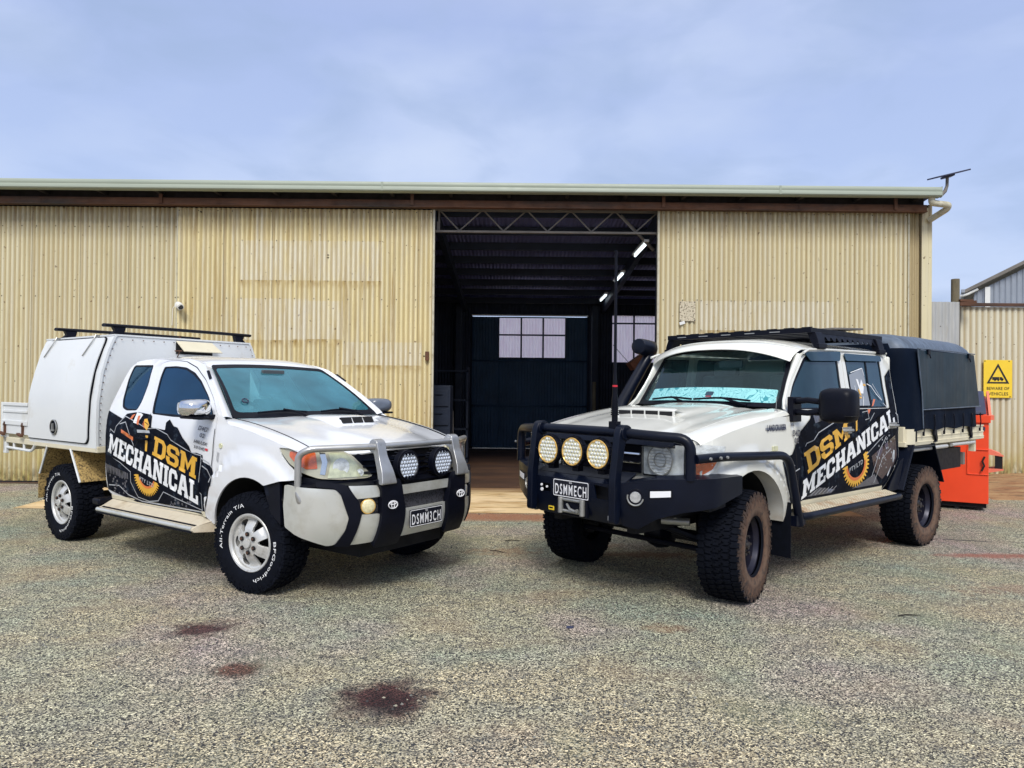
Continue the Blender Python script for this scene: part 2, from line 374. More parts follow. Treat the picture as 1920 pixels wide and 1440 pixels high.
def tri2d(outer, holes, res, grid=True):
    outer = resample(outer, res); holes = [resample(h, res) for h in holes]
    V = []; E = []
    for lp in [outer] + holes:
        b = len(V); V += lp; E += [(b + i, b + (i + 1) % len(lp)) for i in range(len(lp))]
    B = np.array(V)
    if grid:
        xs = [p[0] for p in outer]; ys = [p[1] for p in outer]
        for gx in np.arange(min(xs) + res * .5, max(xs), res):
            for gy in np.arange(min(ys) + res * .5, max(ys), res):
                if inpoly((gx, gy), outer) and not any(inpoly((gx, gy), h) for h in holes):
                    if np.min(np.hypot(B[:, 0] - gx, B[:, 1] - gy)) > res * .45: V.append((float(gx), float(gy)))
    r = geometry.delaunay_2d_cdt([Vector(v) for v in V], E, [], 0, 1e-6)
    vo = [(v[0], v[1]) for v in r[0]]; F = []
    for f in r[2]:
        c = (sum(vo[i][0] for i in f) / len(f), sum(vo[i][1] for i in f) / len(f))
        if inpoly(c, outer) and not any(inpoly(c, h) for h in holes): F.append(tuple(f))
    return vo, F
def patch(mb, outer, fn, holes=(), res=.06, thick=0., off=0., out=None, mi=0, grid=True):
    """2D outline -> curved surface fn(a,b); optional inward thickness; out = rough outward direction"""
    v2, F = tri2d(outer, list(holes), res, grid)
    P = [Vector(fn(a, b)) for a, b in v2]; e = 1e-3; Nn = []
    for (a, b), p in zip(v2, P):
        n = (Vector(fn(a + e, b)) - p).cross(Vector(fn(a, b + e)) - p)
        Nn.append(n.normalized())
    if out is not None:
        o = Vector(out) if not callable(out) else None
        s = sum(n.dot(o) for n in Nn)
        if s < 0: Nn = [-n for n in Nn]
    P = [p + n * off for p, n in zip(P, Nn)]
    G = []
    for f in F:
        nn = (P[f[1]] - P[f[0]]).cross(P[f[2]] - P[f[0]])
        G.append(f if nn.dot(Nn[f[0]]) >= 0 else f[::-1])
    if not thick:
        mb.add(P, G, mi); return mb
    n = len(P); V = P + [p - q * thick for p, q in zip(P, Nn)]
    ed = {}
    for f in G:
        for i in range(len(f)): ed[(f[i], f[(i + 1) % len(f)])] = 1
    S = [(b, a, a + n, b + n) for (a, b) in ed if (b, a) not in ed]
    mb.add(V, G + [tuple(i + n for i in f[::-1]) for f in G] + S, mi); return mb
def panel(name, outer, fn, mat, parent, holes=(), res=.06, thick=.01, off=0., out=None, bevel=.003, grid=True, sharp=32):
    mb = MB(); patch(mb, outer, fn, holes, res, thick, off, out, 0, grid)
    return mb.build(name, mat, parent, bevel=bevel, sharp=sharp, recalc=False)
def bilin(q):
    TL, TR, BR, BL = q
    def f(u, v):
        return (BL[0] * (1 - u) * (1 - v) + BR[0] * u * (1 - v) + TR[0] * u * v + TL[0] * (1 - u) * v,
                BL[1] * (1 - u) * (1 - v) + BR[1] * u * (1 - v) + TR[1] * u * v + TL[1] * (1 - u) * v)
    return f

# ------------------------------------------------------------------ lettering
SLAB = {
 'M': (1.22, [(0,0),(.38,0),(.38,.17),(.31,.17),(.31,.62),(.5,.2),(.69,.62),(.69,.17),(.62,.17),(.62,0),(1,0),(1,.17),(.93,.17),(.93,.83),(1,.83),(1,1),(.72,1),(.5,.52),(.28,1),(0,1),(0,.83),(.07,.83),(.07,.17),(0,.17)], []),
 'E': (.9, [(0,0),(1,0),(1,.34),(.8,.34),(.8,.19),(.44,.19),(.44,.41),(.68,.41),(.68,.6),(.44,.6),(.44,.81),(.8,.81),(.8,.67),(1,.67),(1,1),(0,1),(0,.83),(.12,.83),(.12,.17),(0,.17)], []),
 'C': (.88, [(.2,0),(.8,0),(1,.2),(1,.38),(.7,.38),(.7,.27),(.64,.2),(.38,.2),(.32,.27),(.32,.73),(.38,.8),(.64,.8),(.7,.73),(.7,.62),(1,.62),(1,.8),(.8,1),(.2,1),(0,.8),(0,.2)], []),
 'H': (1.05, [(0,0),(.42,0),(.42,.17),(.36,.17),(.36,.4),(.64,.4),(.64,.17),(.58,.17),(.58,0),(1,0),(1,.17),(.93,.17),(.93,.83),(1,.83),(1,1),(.58,1),(.58,.83),(.64,.83),(.64,.6),(.36,.6),(.36,.83),(.42,.83),(.42,1),(0,1),(0,.83),(.07,.83),(.07,.17),(0,.17)], []),
 'A': (1.08, [(0,0),(.38,0),(.38,.17),(.33,.17),(.36,.28),(.64,.28),(.67,.17),(.62,.17),(.62,0),(1,0),(1,.17),(.94,.17),(.7,1),(.3,1),(.06,.17),(0,.17)], [[(.42,.45),(.58,.45),(.5,.74)]]),
 'N': (1.1, [(0,0),(.4,0),(.4,.17),(.32,.17),(.32,.56),(.68,0),(.93,0),(.93,.83),(1,.83),(1,1),(.6,1),(.6,.83),(.68,.83),(.68,.46),(.34,1),(0,1),(0,.83),(.07,.83),(.07,.17),(0,.17)], []),
 'I': (.5, [(0,0),(1,0),(1,.17),(.8,.17),(.8,.83),(1,.83),(1,1),(0,1),(0,.83),(.2,.83),(.2,.17),(0,.17)], []),
 'L': (.88, [(0,0),(1,0),(1,.4),(.76,.4),(.76,.19),(.44,.19),(.44,.83),(.56,.83),(.56,1),(0,1),(0,.83),(.12,.83),(.12,.17),(0,.17)], []),
 'D': (1.0, [(0,0),(.75,0),(1,.22),(1,.78),(.75,1),(0,1),(0,.83),(.1,.83),(.1,.17),(0,.17)], [[(.36,.2),(.64,.2),(.73,.29),(.73,.71),(.64,.8),(.36,.8)]]),
 'S': (.95, [(0,.36),(0,.18),(.18,0),(.82,0),(1,.18),(1,.44),(.84,.59),(.36,.61),(.28,.68),(.28,.75),(.34,.82),(.66,.82),(.72,.75),(.72,.66),(1,.66),(1,.82),(.82,1),(.18,1),(0,.82),(0,.55),(.16,.41),(.64,.39),(.72,.33),(.72,.25),(.66,.18),(.34,.18),(.28,.25),(.28,.36)], []),
}
def slabtext(mb, txt, quad, fn, off, out, gap=.07, mi=0, res=.05, lean=0.):
    B = bilin(quad); tot = sum(SLAB[c][0] for c in txt) + gap * (len(txt) - 1); x = 0.
    for c in txt:
        w, o, hs = SLAB[c]
        g = lambda p: B((x + p[0] * w + lean * (p[1] - .5)) / tot, p[1])
        patch(mb, [g(p) for p in o], fn, [[g(p) for p in h] for h in hs], res, 0, off, out, mi)
        x += w + gap
_tc = {}
def text2d(txt, bold=0.):
    """triangulated text from the built-in font, normalised to a unit height/width box"""
    if (txt, bold) in _tc: return _tc[(txt, bold)]
    cu = bpy.data.curves.new('t', 'FONT'); cu.body = txt; cu.size = 1; cu.resolution_u = 3; cu.offset = bold; cu.space_character = 1.30 if txt.startswith('DSMM') else 1.08
    o = bpy.data.objects.new('t', cu); COL.objects.link(o); bpy.context.view_layer.update()
    me = bpy.data.meshes.new_from_object(o.evaluated_get(bpy.context.evaluated_depsgraph_get()))
    V = [(v.co.x, v.co.y) for v in me.vertices]; F = [tuple(p.vertices) for p in me.polygons]
    bpy.data.objects.remove(o); bpy.data.curves.remove(cu); bpy.data.meshes.remove(me)
    x0 = min(p[0] for p in V); x1 = max(p[0] for p in V); y0 = min(p[1] for p in V); y1 = max(p[1] for p in V)
    r = ([((p[0] - x0) / (x1 - x0), (p[1] - y0) / (y1 - y0)) for p in V], F, (x1 - x0) / (y1 - y0)); _tc[(txt, bold)] = r
    return r
def fonttext(mb, txt, fn3, mi=0, bold=.01):
    """fn3(u,v)->3D point for u,v in 0..1"""
    V, F, a = text2d(txt, bold)
    mb.add([fn3(u, v) for u, v in V], F, mi)
def boxmap(c, ux, uy, w, h, lean=0):
    c, ux, uy = Vector(c), Vector(ux).normalized(), Vector(uy).normalized()
    return lambda u, v: c + ux * ((u - .5) * w + lean * (v - .5) * h) + uy * (v - .5) * h
# ================================================================== WORLD, CAMERA, LIGHT
def world():
    w = bpy.data.worlds.new('World'); SC.world = w; w.use_nodes = True; t = w.node_tree; t.nodes.clear()
    N = t.nodes.new; Lk = t.links.new
    out = N('ShaderNodeOutputWorld'); sky = N('ShaderNodeTexSky'); sky.sky_type = 'NISHITA'; sky.sun_disc = False
    sky.sun_elevation = R(46); sky.sun_rotation = R(180); sky.air_density = 1.2; sky.dust_density = 2.0
    b1 = N('ShaderNodeBackground'); b1.inputs[1].default_value = .10; Lk(sky.outputs[0], b1.inputs[0])
    tc = N('ShaderNodeTexCoord'); sp = N('ShaderNodeSeparateXYZ'); Lk(tc.outputs['Generated'], sp.inputs[0])
    mp = N('ShaderNodeMapping'); mp.inputs['Scale'].default_value = (1, 1, 2.2); Lk(tc.outputs['Generated'], mp.inputs[0])
    n1 = N('ShaderNodeTexNoise'); n1.inputs['Scale'].default_value = 2.1; n1.inputs['Detail'].default_value = 5; n1.inputs['Roughness'].default_value = .5; Lk(mp.outputs[0], n1.inputs['Vector'])
    n2 = N('ShaderNodeTexNoise'); n2.inputs['Scale'].default_value = 5.5; n2.inputs['Detail'].default_value = 6; n2.inputs['Distortion'].default_value = .4; Lk(mp.outputs[0], n2.inputs['Vector'])
    def rng(v, a, b, c=0., d=1.):
        m = N('ShaderNodeMapRange'); [setattr(m.inputs[i + 1], 'default_value', q) for i, q in enumerate((a, b, c, d))]; Lk(v, m.inputs[0]); return m.outputs[0]
    def mix(f, a, b):
        m = N('ShaderNodeMix'); m.data_type = 'RGBA'
        for i, v in ((0, f), (6, a), (7, b)):
            if isinstance(v, tuple): m.inputs[i].default_value = (*v, 1)
            else: Lk(v, m.inputs[i])
        return m.outputs[2]
    # cloud deck: greyer blue above, paler towards the horizon
    c = mix(rng(sp.outputs[2], .12, .52), (.48, .60, .87), (.365, .455, .745))
    c = mix(rng(n1.outputs['Fac'], .42, .68), c, (.58, .67, .88))
    c = mix(rng(n2.outputs['Fac'], .46, .80), c, (.345, .45, .68))
    c = mix(rng(sp.outputs[2], .45, .95), c, (.95, .97, 1.02))     # brighter deck overhead
    b2 = N('ShaderNodeBackground'); b2.inputs[1].default_value = 1.0; Lk(c, b2.inputs[0])
    ms = N('ShaderNodeMixShader'); ms.inputs[0].default_value = .9
    Lk(b1.outputs[0], ms.inputs[1]); Lk(b2.outputs[0], ms.inputs[2]); Lk(ms.outputs[0], out.inputs[0])
    sun = bpy.data.lights.new('sun', 'SUN'); sun.energy = 2.7; sun.angle = R(20); sun.color = (1, .965, .90)
    so = bpy.data.objects.new('sun', sun); COL.objects.link(so)
    # light comes from high behind the camera
    d = Vector((math.sin(R(180)) * math.cos(R(46)), math.cos(R(180)) * math.cos(R(46)), math.sin(R(46))))
    so.rotation_euler = d.to_track_quat('Z', 'Y').to_euler(); so.location = (-4, -8, 12)
    SC.view_settings.view_transform = 'Standard'; SC.view_settings.look = 'None'; SC.view_settings.exposure = 0.2; SC.view_settings.gamma = 1
    cam = bpy.data.cameras.new('camera'); co = bpy.data.objects.new('camera', cam); COL.objects.link(co)
    cam.sensor_width = 36; cam.lens = 1358.5 / 1920 * 36; cam.clip_end = 600; cam.clip_start = .05
    co.matrix_world = Matrix.Translation((0, 0, 1.533)) @ Matrix.Rotation(R(90) + .0082, 4, 'X') @ Matrix.Rotation(.0096, 4, 'Z')
    SC.camera = co
    SC.cycles.use_denoising = True
    SC.cycles.max_bounces = 8; SC.cycles.transparent_max_bounces = 16

# ================================================================== GROUND
def stain(b, c, cx, cy, rx, ry, col, amt=.85, edge=.5, sc=9., rot=0., mult=False):
    x, y, _ = b.xyz()
    dx = b.math('SUBTRACT', x, cx); dy = b.math('SUBTRACT', y, cy); ca, sa = math.cos(rot), math.sin(rot)
    u = b.math('DIVIDE', b.math('ADD', b.math('MULTIPLY', dx, ca), b.math('MULTIPLY', dy, sa)), rx)
    v = b.math('DIVIDE', b.math('SUBTRACT', b.math('MULTIPLY', dy, ca), b.math('MULTIPLY', dx, sa)), ry)
    d = b.math('SQRT', b.math('ADD', b.math('MULTIPLY', u, u), b.math('MULTIPLY', v, v)))
    d = b.math('ADD', d, b.math('MULTIPLY', b.noise(sc, .2, .8, detail=5), edge))
    if mult: col = b.mix(1., c, col, 'MULTIPLY')
    return b.mix(b.math('MULTIPLY', b.rng(d, 1.35, .75), amt), c, col)

def ground_mat():
    b = NB('weathered_aggregate_asphalt')
    big = b.noise(.45, .38, .62, detail=3); big2 = b.noise(.8, .45, .68, (1, 1.4, 1), 4)
    base = b.mix(big, (.485, .47, .32), (.56, .475, .30))
    base = b.mix(big2, base, (.37, .43, .33))
    base = b.mix(b.noise(.6, .50, .66, (1.2, 1, 1), 4), base, (.50, .40, .36))
    x, y, _ = b.xyz()
    base = b.mix(b.rng(y, 4.2, 2.2), base, (.58, .47, .30))
    # individual stones
    v = b.n('ShaderNodeTexVoronoi'); v.inputs['Scale'].default_value = 140; v.inputs['Randomness'].default_value = 1; b.l(b.obj(), v.inputs['Vector'])
    sp = b.n('ShaderNodeSeparateColor'); b.l(v.outputs['Color'], sp.inputs[0])
    v2 = b.n('ShaderNodeTexVoronoi'); v2.inputs['Scale'].default_value = 88; b.l(b.obj(), v2.inputs['Vector'])
    sp2 = b.n('ShaderNodeSeparateColor'); b.l(v2.outputs['Color'], sp2.inputs[0])
    tone = b.rng(sp.outputs[0], .1, .95, .2, 1.8)
    c = b.mix(1., base, tone, 'MULTIPLY')
    tone2 = b.rng(sp2.outputs[0], 0, 1, .6, 1.32)
    c = b.mix(1., c, tone2, 'MULTIPLY')
    c = b.mix(b.math('GREATER_THAN', sp.outputs[1], .86), c, (.56, .52, .39))     # pale chips
    c = b.mix(b.math('GREATER_THAN', sp.outputs[2], .80), c, (.035, .035, .04))    # bitumen gaps
    c = b.mix(b.math('MULTIPLY', b.math('GREATER_THAN', sp2.outputs[1], .88), .55), c, (.05, .05, .05))
    c = b.mix(b.noise(26, .63, .70, detail=3), c, (.045, .045, .05))
    c = b.mix(b.math('MULTIPLY', b.noise(5.5, .46, .66, (1, 1.8, 1), 6, .65), .42), c, (.12, .12, .12))
    c = b.mix(b.math('MULTIPLY', b.noise(1.1, .52, .66, (1, 1.3, 1), 5), .20), c, (.42, .27, .15))
    c = b.mix(b.math('MULTIPLY', b.noise(.9, .55, .7, (1.3, 1, 1), 4), .3), c, (.24, .28, .16))
    # oil and rust marks
    oil = (.20, .09, .115)
    for a in ((-1.95, 4.60, .25, .22, oil, .95, .8, 8., .5, True), (-1.49, 3.94, .17, .17, (.30, .13, .11), .9, .8, 9., .3, True), (-.62, 3.60, .33, .33, oil, 1., .8, 7., 0., True), (-.60, 3.53, .18, .17, (.45, .40, .45), .9, .6, 12., 0., True)):
        c = stain(b, c, *a)
    red = (.36, .15, .055)
    for a in ((1.02, 4.70, .20, .13, red, .35, .9), (-.05, 6.9, .5, .30, red, .4, 1.), (.8, 7.2, .5, .25, red, .3, 1.), (4.7, 6.9, .9, .14, (.34, .11, .07), .75, .8),
              (4.1, 5.7, .9, .25, (.36, .16, .09), .35, 1.), (-.1, 8.75, 3.2, .33, (.36, .14, .07), .8, .6), (2.2, 2.6, 1.2, .35, red, .25, 1.), (-4.6, 4.5, .2, .1, red, .4, 1.), (1.3, 6.8, .7, .2, (.20, .05, .03), .55, .9)):
        c = stain(b, c, *a)
    # dark tyre scuffs
    for a in ((4.75, 7.62, .35, .035, (.03, .03, .035), .8, .5, 5, -.25), (-1.05, 4.15, .14, .05, (.03, .03, .04), .7, 1.2)):
        c = stain(b, c, *a)
    bb = b.math('ADD', v.outputs['Distance'], b.math('MULTIPLY', v2.outputs['Distance'], .5))
    r = b.rng(sp.outputs[0], 0, 1, .55, .92)
    return b.bsdf(c, r, spec=.35, bump=bb, bstr=1., bdist=.009)

def slab_mat():
    b = NB('dusty_concrete')
    c = b.mix(b.noise(1.3, .35, .65, (1, 1.5, 1)), (.74, .56, .33), (.62, .45, .23))
    c = b.mix(b.noise(1.6, .5, .66, (.7, 2.2, 1), 5), c, (.34, .19, .055))
    c = b.mix(b.noise(4., .56, .72, (.5, 3, 1), 5), c, (.10, .06, .03))
    y = b.xyz()[1]
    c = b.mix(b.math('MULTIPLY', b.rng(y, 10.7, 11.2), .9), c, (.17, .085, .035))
    return b.bsdf(c, .75, bump=b.noise(30, .2, .8), bstr=.3, bdist=.005)

def grid_sheet(name, x0, x1, y0, y1, nx, ny, zf, mat, kind='structure'):
    V = []; F = []
    for j in range(ny + 1):
        for i in range(nx + 1):
            x = x0 + (x1 - x0) * i / nx; y = y0 + (y1 - y0) * j / ny; V.append((x, y, zf(x, y)))
    for j in range(ny):
        for i in range(nx): a = j * (nx + 1) + i; F.append((a, a + 1, a + nx + 2, a + nx + 1))
    return tag(mk(name, V, F, mat, sharp=180), kind=kind)

def setting():
    gm = ground_mat()
    # one sheet to the horizon with a finer middle
    tag(mk('ground', [(-300, -60, 0), (300, -60, 0), (300, 400, 0), (-300, 400, 0)], [(0, 1, 2, 3)], gm), kind='structure')
    # loose stones lying on the seal
    rnd = random.Random(21); mb = MB(); cols = []
    for i in range(9000):
        y = 2.3 + 8.5 * rnd.random() ** 1.6; x = rnd.uniform(-.75, .78) * (y + 1.2); r = rnd.choice((.0025, .003, .004, .004, .005, .0075)) * (1 + .04 * y)
        k = rnd.randrange(3); a = rnd.uniform(0, 6.28); h = rnd.uniform(.5, .9)
        P = [(x + r * math.cos(a + t) * rnd.uniform(.8, 1.3), y + r * math.sin(a + t) * rnd.uniform(.7, 1.2), .0) for t in (0, 1.35, 2.5, 3.8, 5.)] + [(x + rnd.uniform(-.3, .3) * r, y + rnd.uniform(-.3, .3) * r, r * h * 1.3)]
        mb.add(P, [(j, (j + 1) % 5, 5) for j in range(5)], k)
    gs = [simple('pale_stone', (.38, .35, .26), .85, var=.4, vscale=8), simple('grey_stone', (.24, .24, .21), .85, var=.5, vscale=8), simple('dark_stone', (.06, .055, .055), .8, var=.5, vscale=8)]
    tag(mb.build('loose_gravel', gs, None, recalc=False, smooth=False), 'loose pale and dark chips of gravel scattered over the asphalt', 'gravel', kind='stuff')
    sm = slab_mat()
    pts = [(-6.2, 9.02), (-4, 9.0), (-2, 9.03), (0, 9.0), (2.0, 9.04), (4.4, 9.0), (4.4, 19.0), (-13, 19.0), (-13, 11.32), (-6.35, 11.32)]
    n = len(pts); tag(mk('concrete_slab', [(x, y, .004) for x, y in pts], [tuple(range(n))], sm), kind='structure')
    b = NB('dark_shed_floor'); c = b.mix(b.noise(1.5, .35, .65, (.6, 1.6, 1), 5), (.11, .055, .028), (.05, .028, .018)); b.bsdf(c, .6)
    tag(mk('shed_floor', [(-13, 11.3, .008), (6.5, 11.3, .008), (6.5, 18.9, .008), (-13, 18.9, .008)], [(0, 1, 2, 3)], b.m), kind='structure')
    # dirt bank along the fence
    b = NB('red_brown_dirt')
    c = b.mix(b.noise(2.5, .35, .65, (.7, 2, 1), 6), (.27, .125, .055), (.40, .25, .12)); c = b.mix(b.noise(7, .55, .7, (.5, 3, 1)), c, (.07, .04, .025)); b.bsdf(c, .95, bump=b.noise(14, .2, .8, (1, 2, 1)), bstr=.8, bdist=.03)
    def zd(x, y):
        e = 10.55 + .25 * math.sin(x * 1.3)
        return -.02 if y < e else .015 + .07 * min(1, (y - e) / 2.2) + .012 * math.sin(x * 5 + y * 7)
    grid_sheet('dirt_bank', 6.3, 16, 10.2, 14.2, 60, 30, zd, b.m)

def corr(mb, x0, x1, z0, z1, y, pitch=.076, amp=.0125, mi=0, steps=8, nz=1, axis='x'):
    """corrugated sheet in an x-z plane at depth y (axis 'x'); ridges run along z"""
    n = max(2, int(round((x1 - x0) / pitch * steps))); V = []; F = []
    for i in range(n + 1):
        x = x0 + (x1 - x0) * i / n; d = amp * math.cos(2 * math.pi * x / pitch)
        for k in range(nz + 1):
            z = z0 + (z1 - z0) * k / nz
            V.append((x, y - d, z) if axis == 'x' else (y - d, x, z))
    for i in range(n):
        for k in range(nz):
            a = i * (nz + 1) + k; F.append((a, a + nz + 1, a + nz + 2, a + 1))
    mb.add(V, F, mi)
def screws(mb, x0, x1, z, y, step, mi, jit=.02):
    x = x0
    while x < x1:
        xx = round(x / .076) * .076
        c = (xx, y - .011, z + random.uniform(-jit, jit) * .3); mb.cyl(c, (c[0], c[1] - .006, c[2]), .008, n=6, mi=mi)
        x += step * random.choice((.8, 1, 1.2))

def shed():
    W = (-1.5, 11.35, 0)
    S = thing('corrugated_shed', 'long cream corrugated iron shed with open dark doorway behind the two utes', 'shed', W)
    K = dict(world=True)
    Y = 11.35
    rs = M['darkbeam']
    # sliding doors and wall sheets
    def sheet(name, x0, x1, z0, z1, y, mat, rows, label=None, extra=None):
        mb = MB(); corr(mb, x0, x1, z0, z1, y)
        for z, st in rows: screws(mb, x0 + .05, x1, z, y, st, 1)
        if extra: extra(mb)
        o = mb.build(name, [mat, rs], S, world=True, recalc=False, sharp=180)
        if label: o['label'] = label
        return o
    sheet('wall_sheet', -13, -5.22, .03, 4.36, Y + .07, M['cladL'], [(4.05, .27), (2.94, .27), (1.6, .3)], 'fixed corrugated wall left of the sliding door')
    def ex(mb):
        for x, z in ((-2.9, 3.62), (-2.9, 3.58), (-4.9, 4.28), (-1.38, 2.05)): mb.cyl((x, Y - .012, z), (x, Y - .016, z - .004), .014, n=6, mi=1)
        for zz in (3.84, 3.21, 2.26):
            for k in range(9): xx = -4.25 + k * .27; mb.cyl((xx, Y - .011, zz), (xx, Y - .016, zz), .007, n=6, mi=1)
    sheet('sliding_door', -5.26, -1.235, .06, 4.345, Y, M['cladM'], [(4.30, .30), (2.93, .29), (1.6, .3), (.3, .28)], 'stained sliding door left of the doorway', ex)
    def ex2(mb):
        for zz in (2.96, 2.50):
            for k in range(8): xx = 2.95 + k * .26; mb.cyl((xx, Y - .011, zz), (xx, Y - .016, zz), .007, n=6, mi=1)
    sheet('sliding_door', 2.27, 6.20, .06, 4.375, Y, M['cladR'], [(4.33, .29), (2.965, .29), (1.5, .3)], 'cleaner sliding door right of the doorway', ex2)
    mb = MB(); corr(mb, 6.20, 6.53, .03, 4.42, Y + .06); mb.build('wall_sheet', M['cladR'], S, world=True, recalc=False, sharp=180)
    # door edge frames
    for q in ((-1.262, -1.232, Y - .016, Y + .05, .06, 4.35), (2.262, 2.292, Y - .016, Y + .05, .06, 4.38), (-5.275, -5.258, Y - .012, Y + .05, .06, 4.35), (6.192, 6.212, Y - .012, Y + .05, .06, 4.38)):
        mb = MB(); mb.bx(*q); mb.build('door_stile', M['pvc'], S, world=True, bevel=.003)
    mb = MB(); mb.bx(6.5, 6.56, Y - .02, Y + .10, .03, 4.5); mb.bx(6.40, 6.5, Y - .02, Y + .0, .03, 4.45); mb.build('corner_flashing', M['cladR'], S, world=True, bevel=.004)
    mb = MB(); corr(mb, 11.42, 19.0, .03, 4.5, -6.54, axis='y'); 
    mb.v = [(-v[0] if v[0] < 0 else v[0], v[1], v[2]) for v in mb.v]
    mb.build('side_wall', M['cladR'], S, world=True, recalc=False, sharp=180)
    # head beam / door track
    mb = MB(); mb.bx(-13, 6.42, Y - .12, Y - .03, 4.375, 4.47); mb.bx(-13, 6.42, Y - .14, Y - .03, 4.355, 4.375)
    for x in (-5.5, -1.6, 2.3, 5.9): mb.bx(x, x + .05, Y - .15, Y - .12, 4.38, 4.56)
    for x in np.arange(-12.6, 6.2, 1.31): mb.bx(x, x + .02, Y - .125, Y - .119, 4.38, 4.46)
    mb.build('door_track', M['rust'], S, world=True, bevel=.004)
    mb = MB(); mb.bx(-13, 6.42, Y - .03, Y + .06, 4.39, 4.62)
    for x in np.arange(-12.7, 6.4, .9): mb.bx(x, x + .05, Y - .42, Y - .04, 4.52, 4.60)
    mb.build('eave_framing', M['darkbeam'], S, world=True)
    # gutter, profiled
    prof = [(10.90, 4.515), (10.885, 4.53), (10.885, 4.575), (10.89, 4.585), (10.885, 4.595), (10.885, 4.635), (10.90, 4.655), (10.915, 4.655), (10.915, 4.645), (10.90, 4.63), (10.90, 4.535), (11.02, 4.535), (11.02, 4.515)]
    mb = MB(); mb.prism(prof, 'x', -13, 6.45); mb.bx(6.45, 6.457, 10.885, 11.03, 4.512, 4.66)
    for x in (-8, -2, 4): mb.bx(x, x + .03, 10.88, 10.884, 4.52, 4.65)
    mb.build('gutter', M['gutter'], S, world=True)
    # roof skillion falling to the back
    mb = MB(); n = int(19.5 / .076 * 6); V = []; F = []
    for i in range(n + 1):
        x = -13 + 19.5 * i / n; d = .009 * math.cos(2 * math.pi * x / .076); V += [(x, 10.98, 4.635 + d), (x, 19.1, 3.88 + d)]
    for i in range(n): F.append((2 * i, 2 * i + 2, 2 * i + 3, 2 * i + 1))
    mb.add(V, F); mb.build('roof', M['innerroof'], S, world=True, recalc=False, sharp=180)
    mb = MB()
    for y in np.arange(11.9, 19, .95):
        z = 4.60 - (y - 10.98) * .093; mb.bx(-13, 6.5, y - .03, y + .03, z - .14, z)
    for x in (-5.3, -1.25, 2.35, 6.3):
        mb.add([(x - .05, 11.5, 4.42), (x + .05, 11.5, 4.42), (x + .05, 18.9, 3.74), (x - .05, 18.9, 3.74), (x - .05, 11.5, 4.2), (x + .05, 11.5, 4.2), (x + .05, 18.9, 3.56), (x - .05, 18.9, 3.56)], [(0, 1, 2, 3), (4, 7, 6, 5), (0, 4, 5, 1), (3, 2, 6, 7), (0, 3, 7, 4), (1, 5, 6, 2)])
        if x != -1.25: mb.bx(x - .06, x + .06, 11.5, 11.62, 0, 4.4)
    mb.build('roof_framing', M['inner'], S, world=True)
    for q in ((-1.5, -1.3, 11.5, 11.75, 0, 4.4), (-1.45, -1.3, 18.5, 18.8, 0, 3.7), (2.05, 2.2, 18.6, 18.85, 0, 3.7)):
        mb = MB(); mb.bx(*q); mb.build('column', M['inner'], S, world=True)
    # lattice header over the doorway
    mb = MB(); yy = 11.52
    mb.bx(-1.30, 2.36, yy - .03, yy + .03, 4.03, 4.062); mb.bx(-1.30, 2.36, yy - .03, yy + .03, 4.37, 4.40); mb.bx(-1.22, -1.17, yy - .02, yy + .02, 4.05, 4.38)
    for k in range(6):
        x = -.86 + .70 * k
        mb.cyl((x, yy, 4.06), (x - .30, yy, 4.37), .013, n=6); mb.cyl((x, yy, 4.06), (x + .34, yy, 4.37), .013, n=6)
    mb.cyl((1.72, yy + .1, 4.35), (2.30, yy + .35, 3.85), .028, n=8)
    mb.build('lattice_truss', M['greysteel'], S, world=True)
    # back wall: sheets with window openings
    B = 18.9
    mb = MB()
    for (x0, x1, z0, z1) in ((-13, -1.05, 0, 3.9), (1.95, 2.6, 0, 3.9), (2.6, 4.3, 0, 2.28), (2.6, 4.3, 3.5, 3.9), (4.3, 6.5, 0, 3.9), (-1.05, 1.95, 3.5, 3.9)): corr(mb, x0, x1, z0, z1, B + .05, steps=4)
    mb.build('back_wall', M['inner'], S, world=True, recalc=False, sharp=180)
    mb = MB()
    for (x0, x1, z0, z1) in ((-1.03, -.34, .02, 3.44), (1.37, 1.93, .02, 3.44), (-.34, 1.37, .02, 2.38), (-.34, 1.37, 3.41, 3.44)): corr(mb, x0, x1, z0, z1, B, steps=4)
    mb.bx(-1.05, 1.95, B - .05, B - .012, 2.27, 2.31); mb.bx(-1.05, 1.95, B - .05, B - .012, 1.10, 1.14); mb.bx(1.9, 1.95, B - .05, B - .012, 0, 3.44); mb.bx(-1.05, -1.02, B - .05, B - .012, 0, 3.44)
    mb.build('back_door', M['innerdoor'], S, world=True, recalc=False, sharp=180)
    mb = MB(); mb.bx(-1.06, 1.96, B - .12, B - .06, 3.455, 3.485); mb.build('door_rail', M['camwhite'], S, world=True)
    for (x0, x1, z0, z1) in ((-.34, 1.37, 2.38, 3.41), (2.6, 4.3, 2.28, 3.5)):
        mb = MB(); corr(mb, x0, x1, z0, z1, B + .02, steps=6)
        w = mb.build('window', M['translucent'], S, world=True, recalc=False, sharp=180)
        mb = MB(); L = S.location
        for k in (1, 2):
            x = x0 + (x1 - x0) * k / 3; mb.bx(x - .022 - L[0], x + .022 - L[0], B - .03 - L[1], B - .005 - L[1], z0, z1)
        zz = z0 + (z1 - z0) * (.57 if x0 < 0 else .83); mb.bx(x0 - L[0], x1 - L[0], B - .034 - L[1], B - .004 - L[1], zz - .02, zz + .02)
        for (a, c_, d, e) in ((x0 - .03, x0, z0 - .03, z1 + .03), (x1, x1 + .03, z0 - .03, z1 + .03), (x0, x1, z0 - .03, z0), (x0, x1, z1, z1 + .03)): mb.bx(a - L[0], c_ - L[0], B - .034 - L[1], B - .002 - L[1], d, e)
        mb.build('window_frame', M['inner'], w)
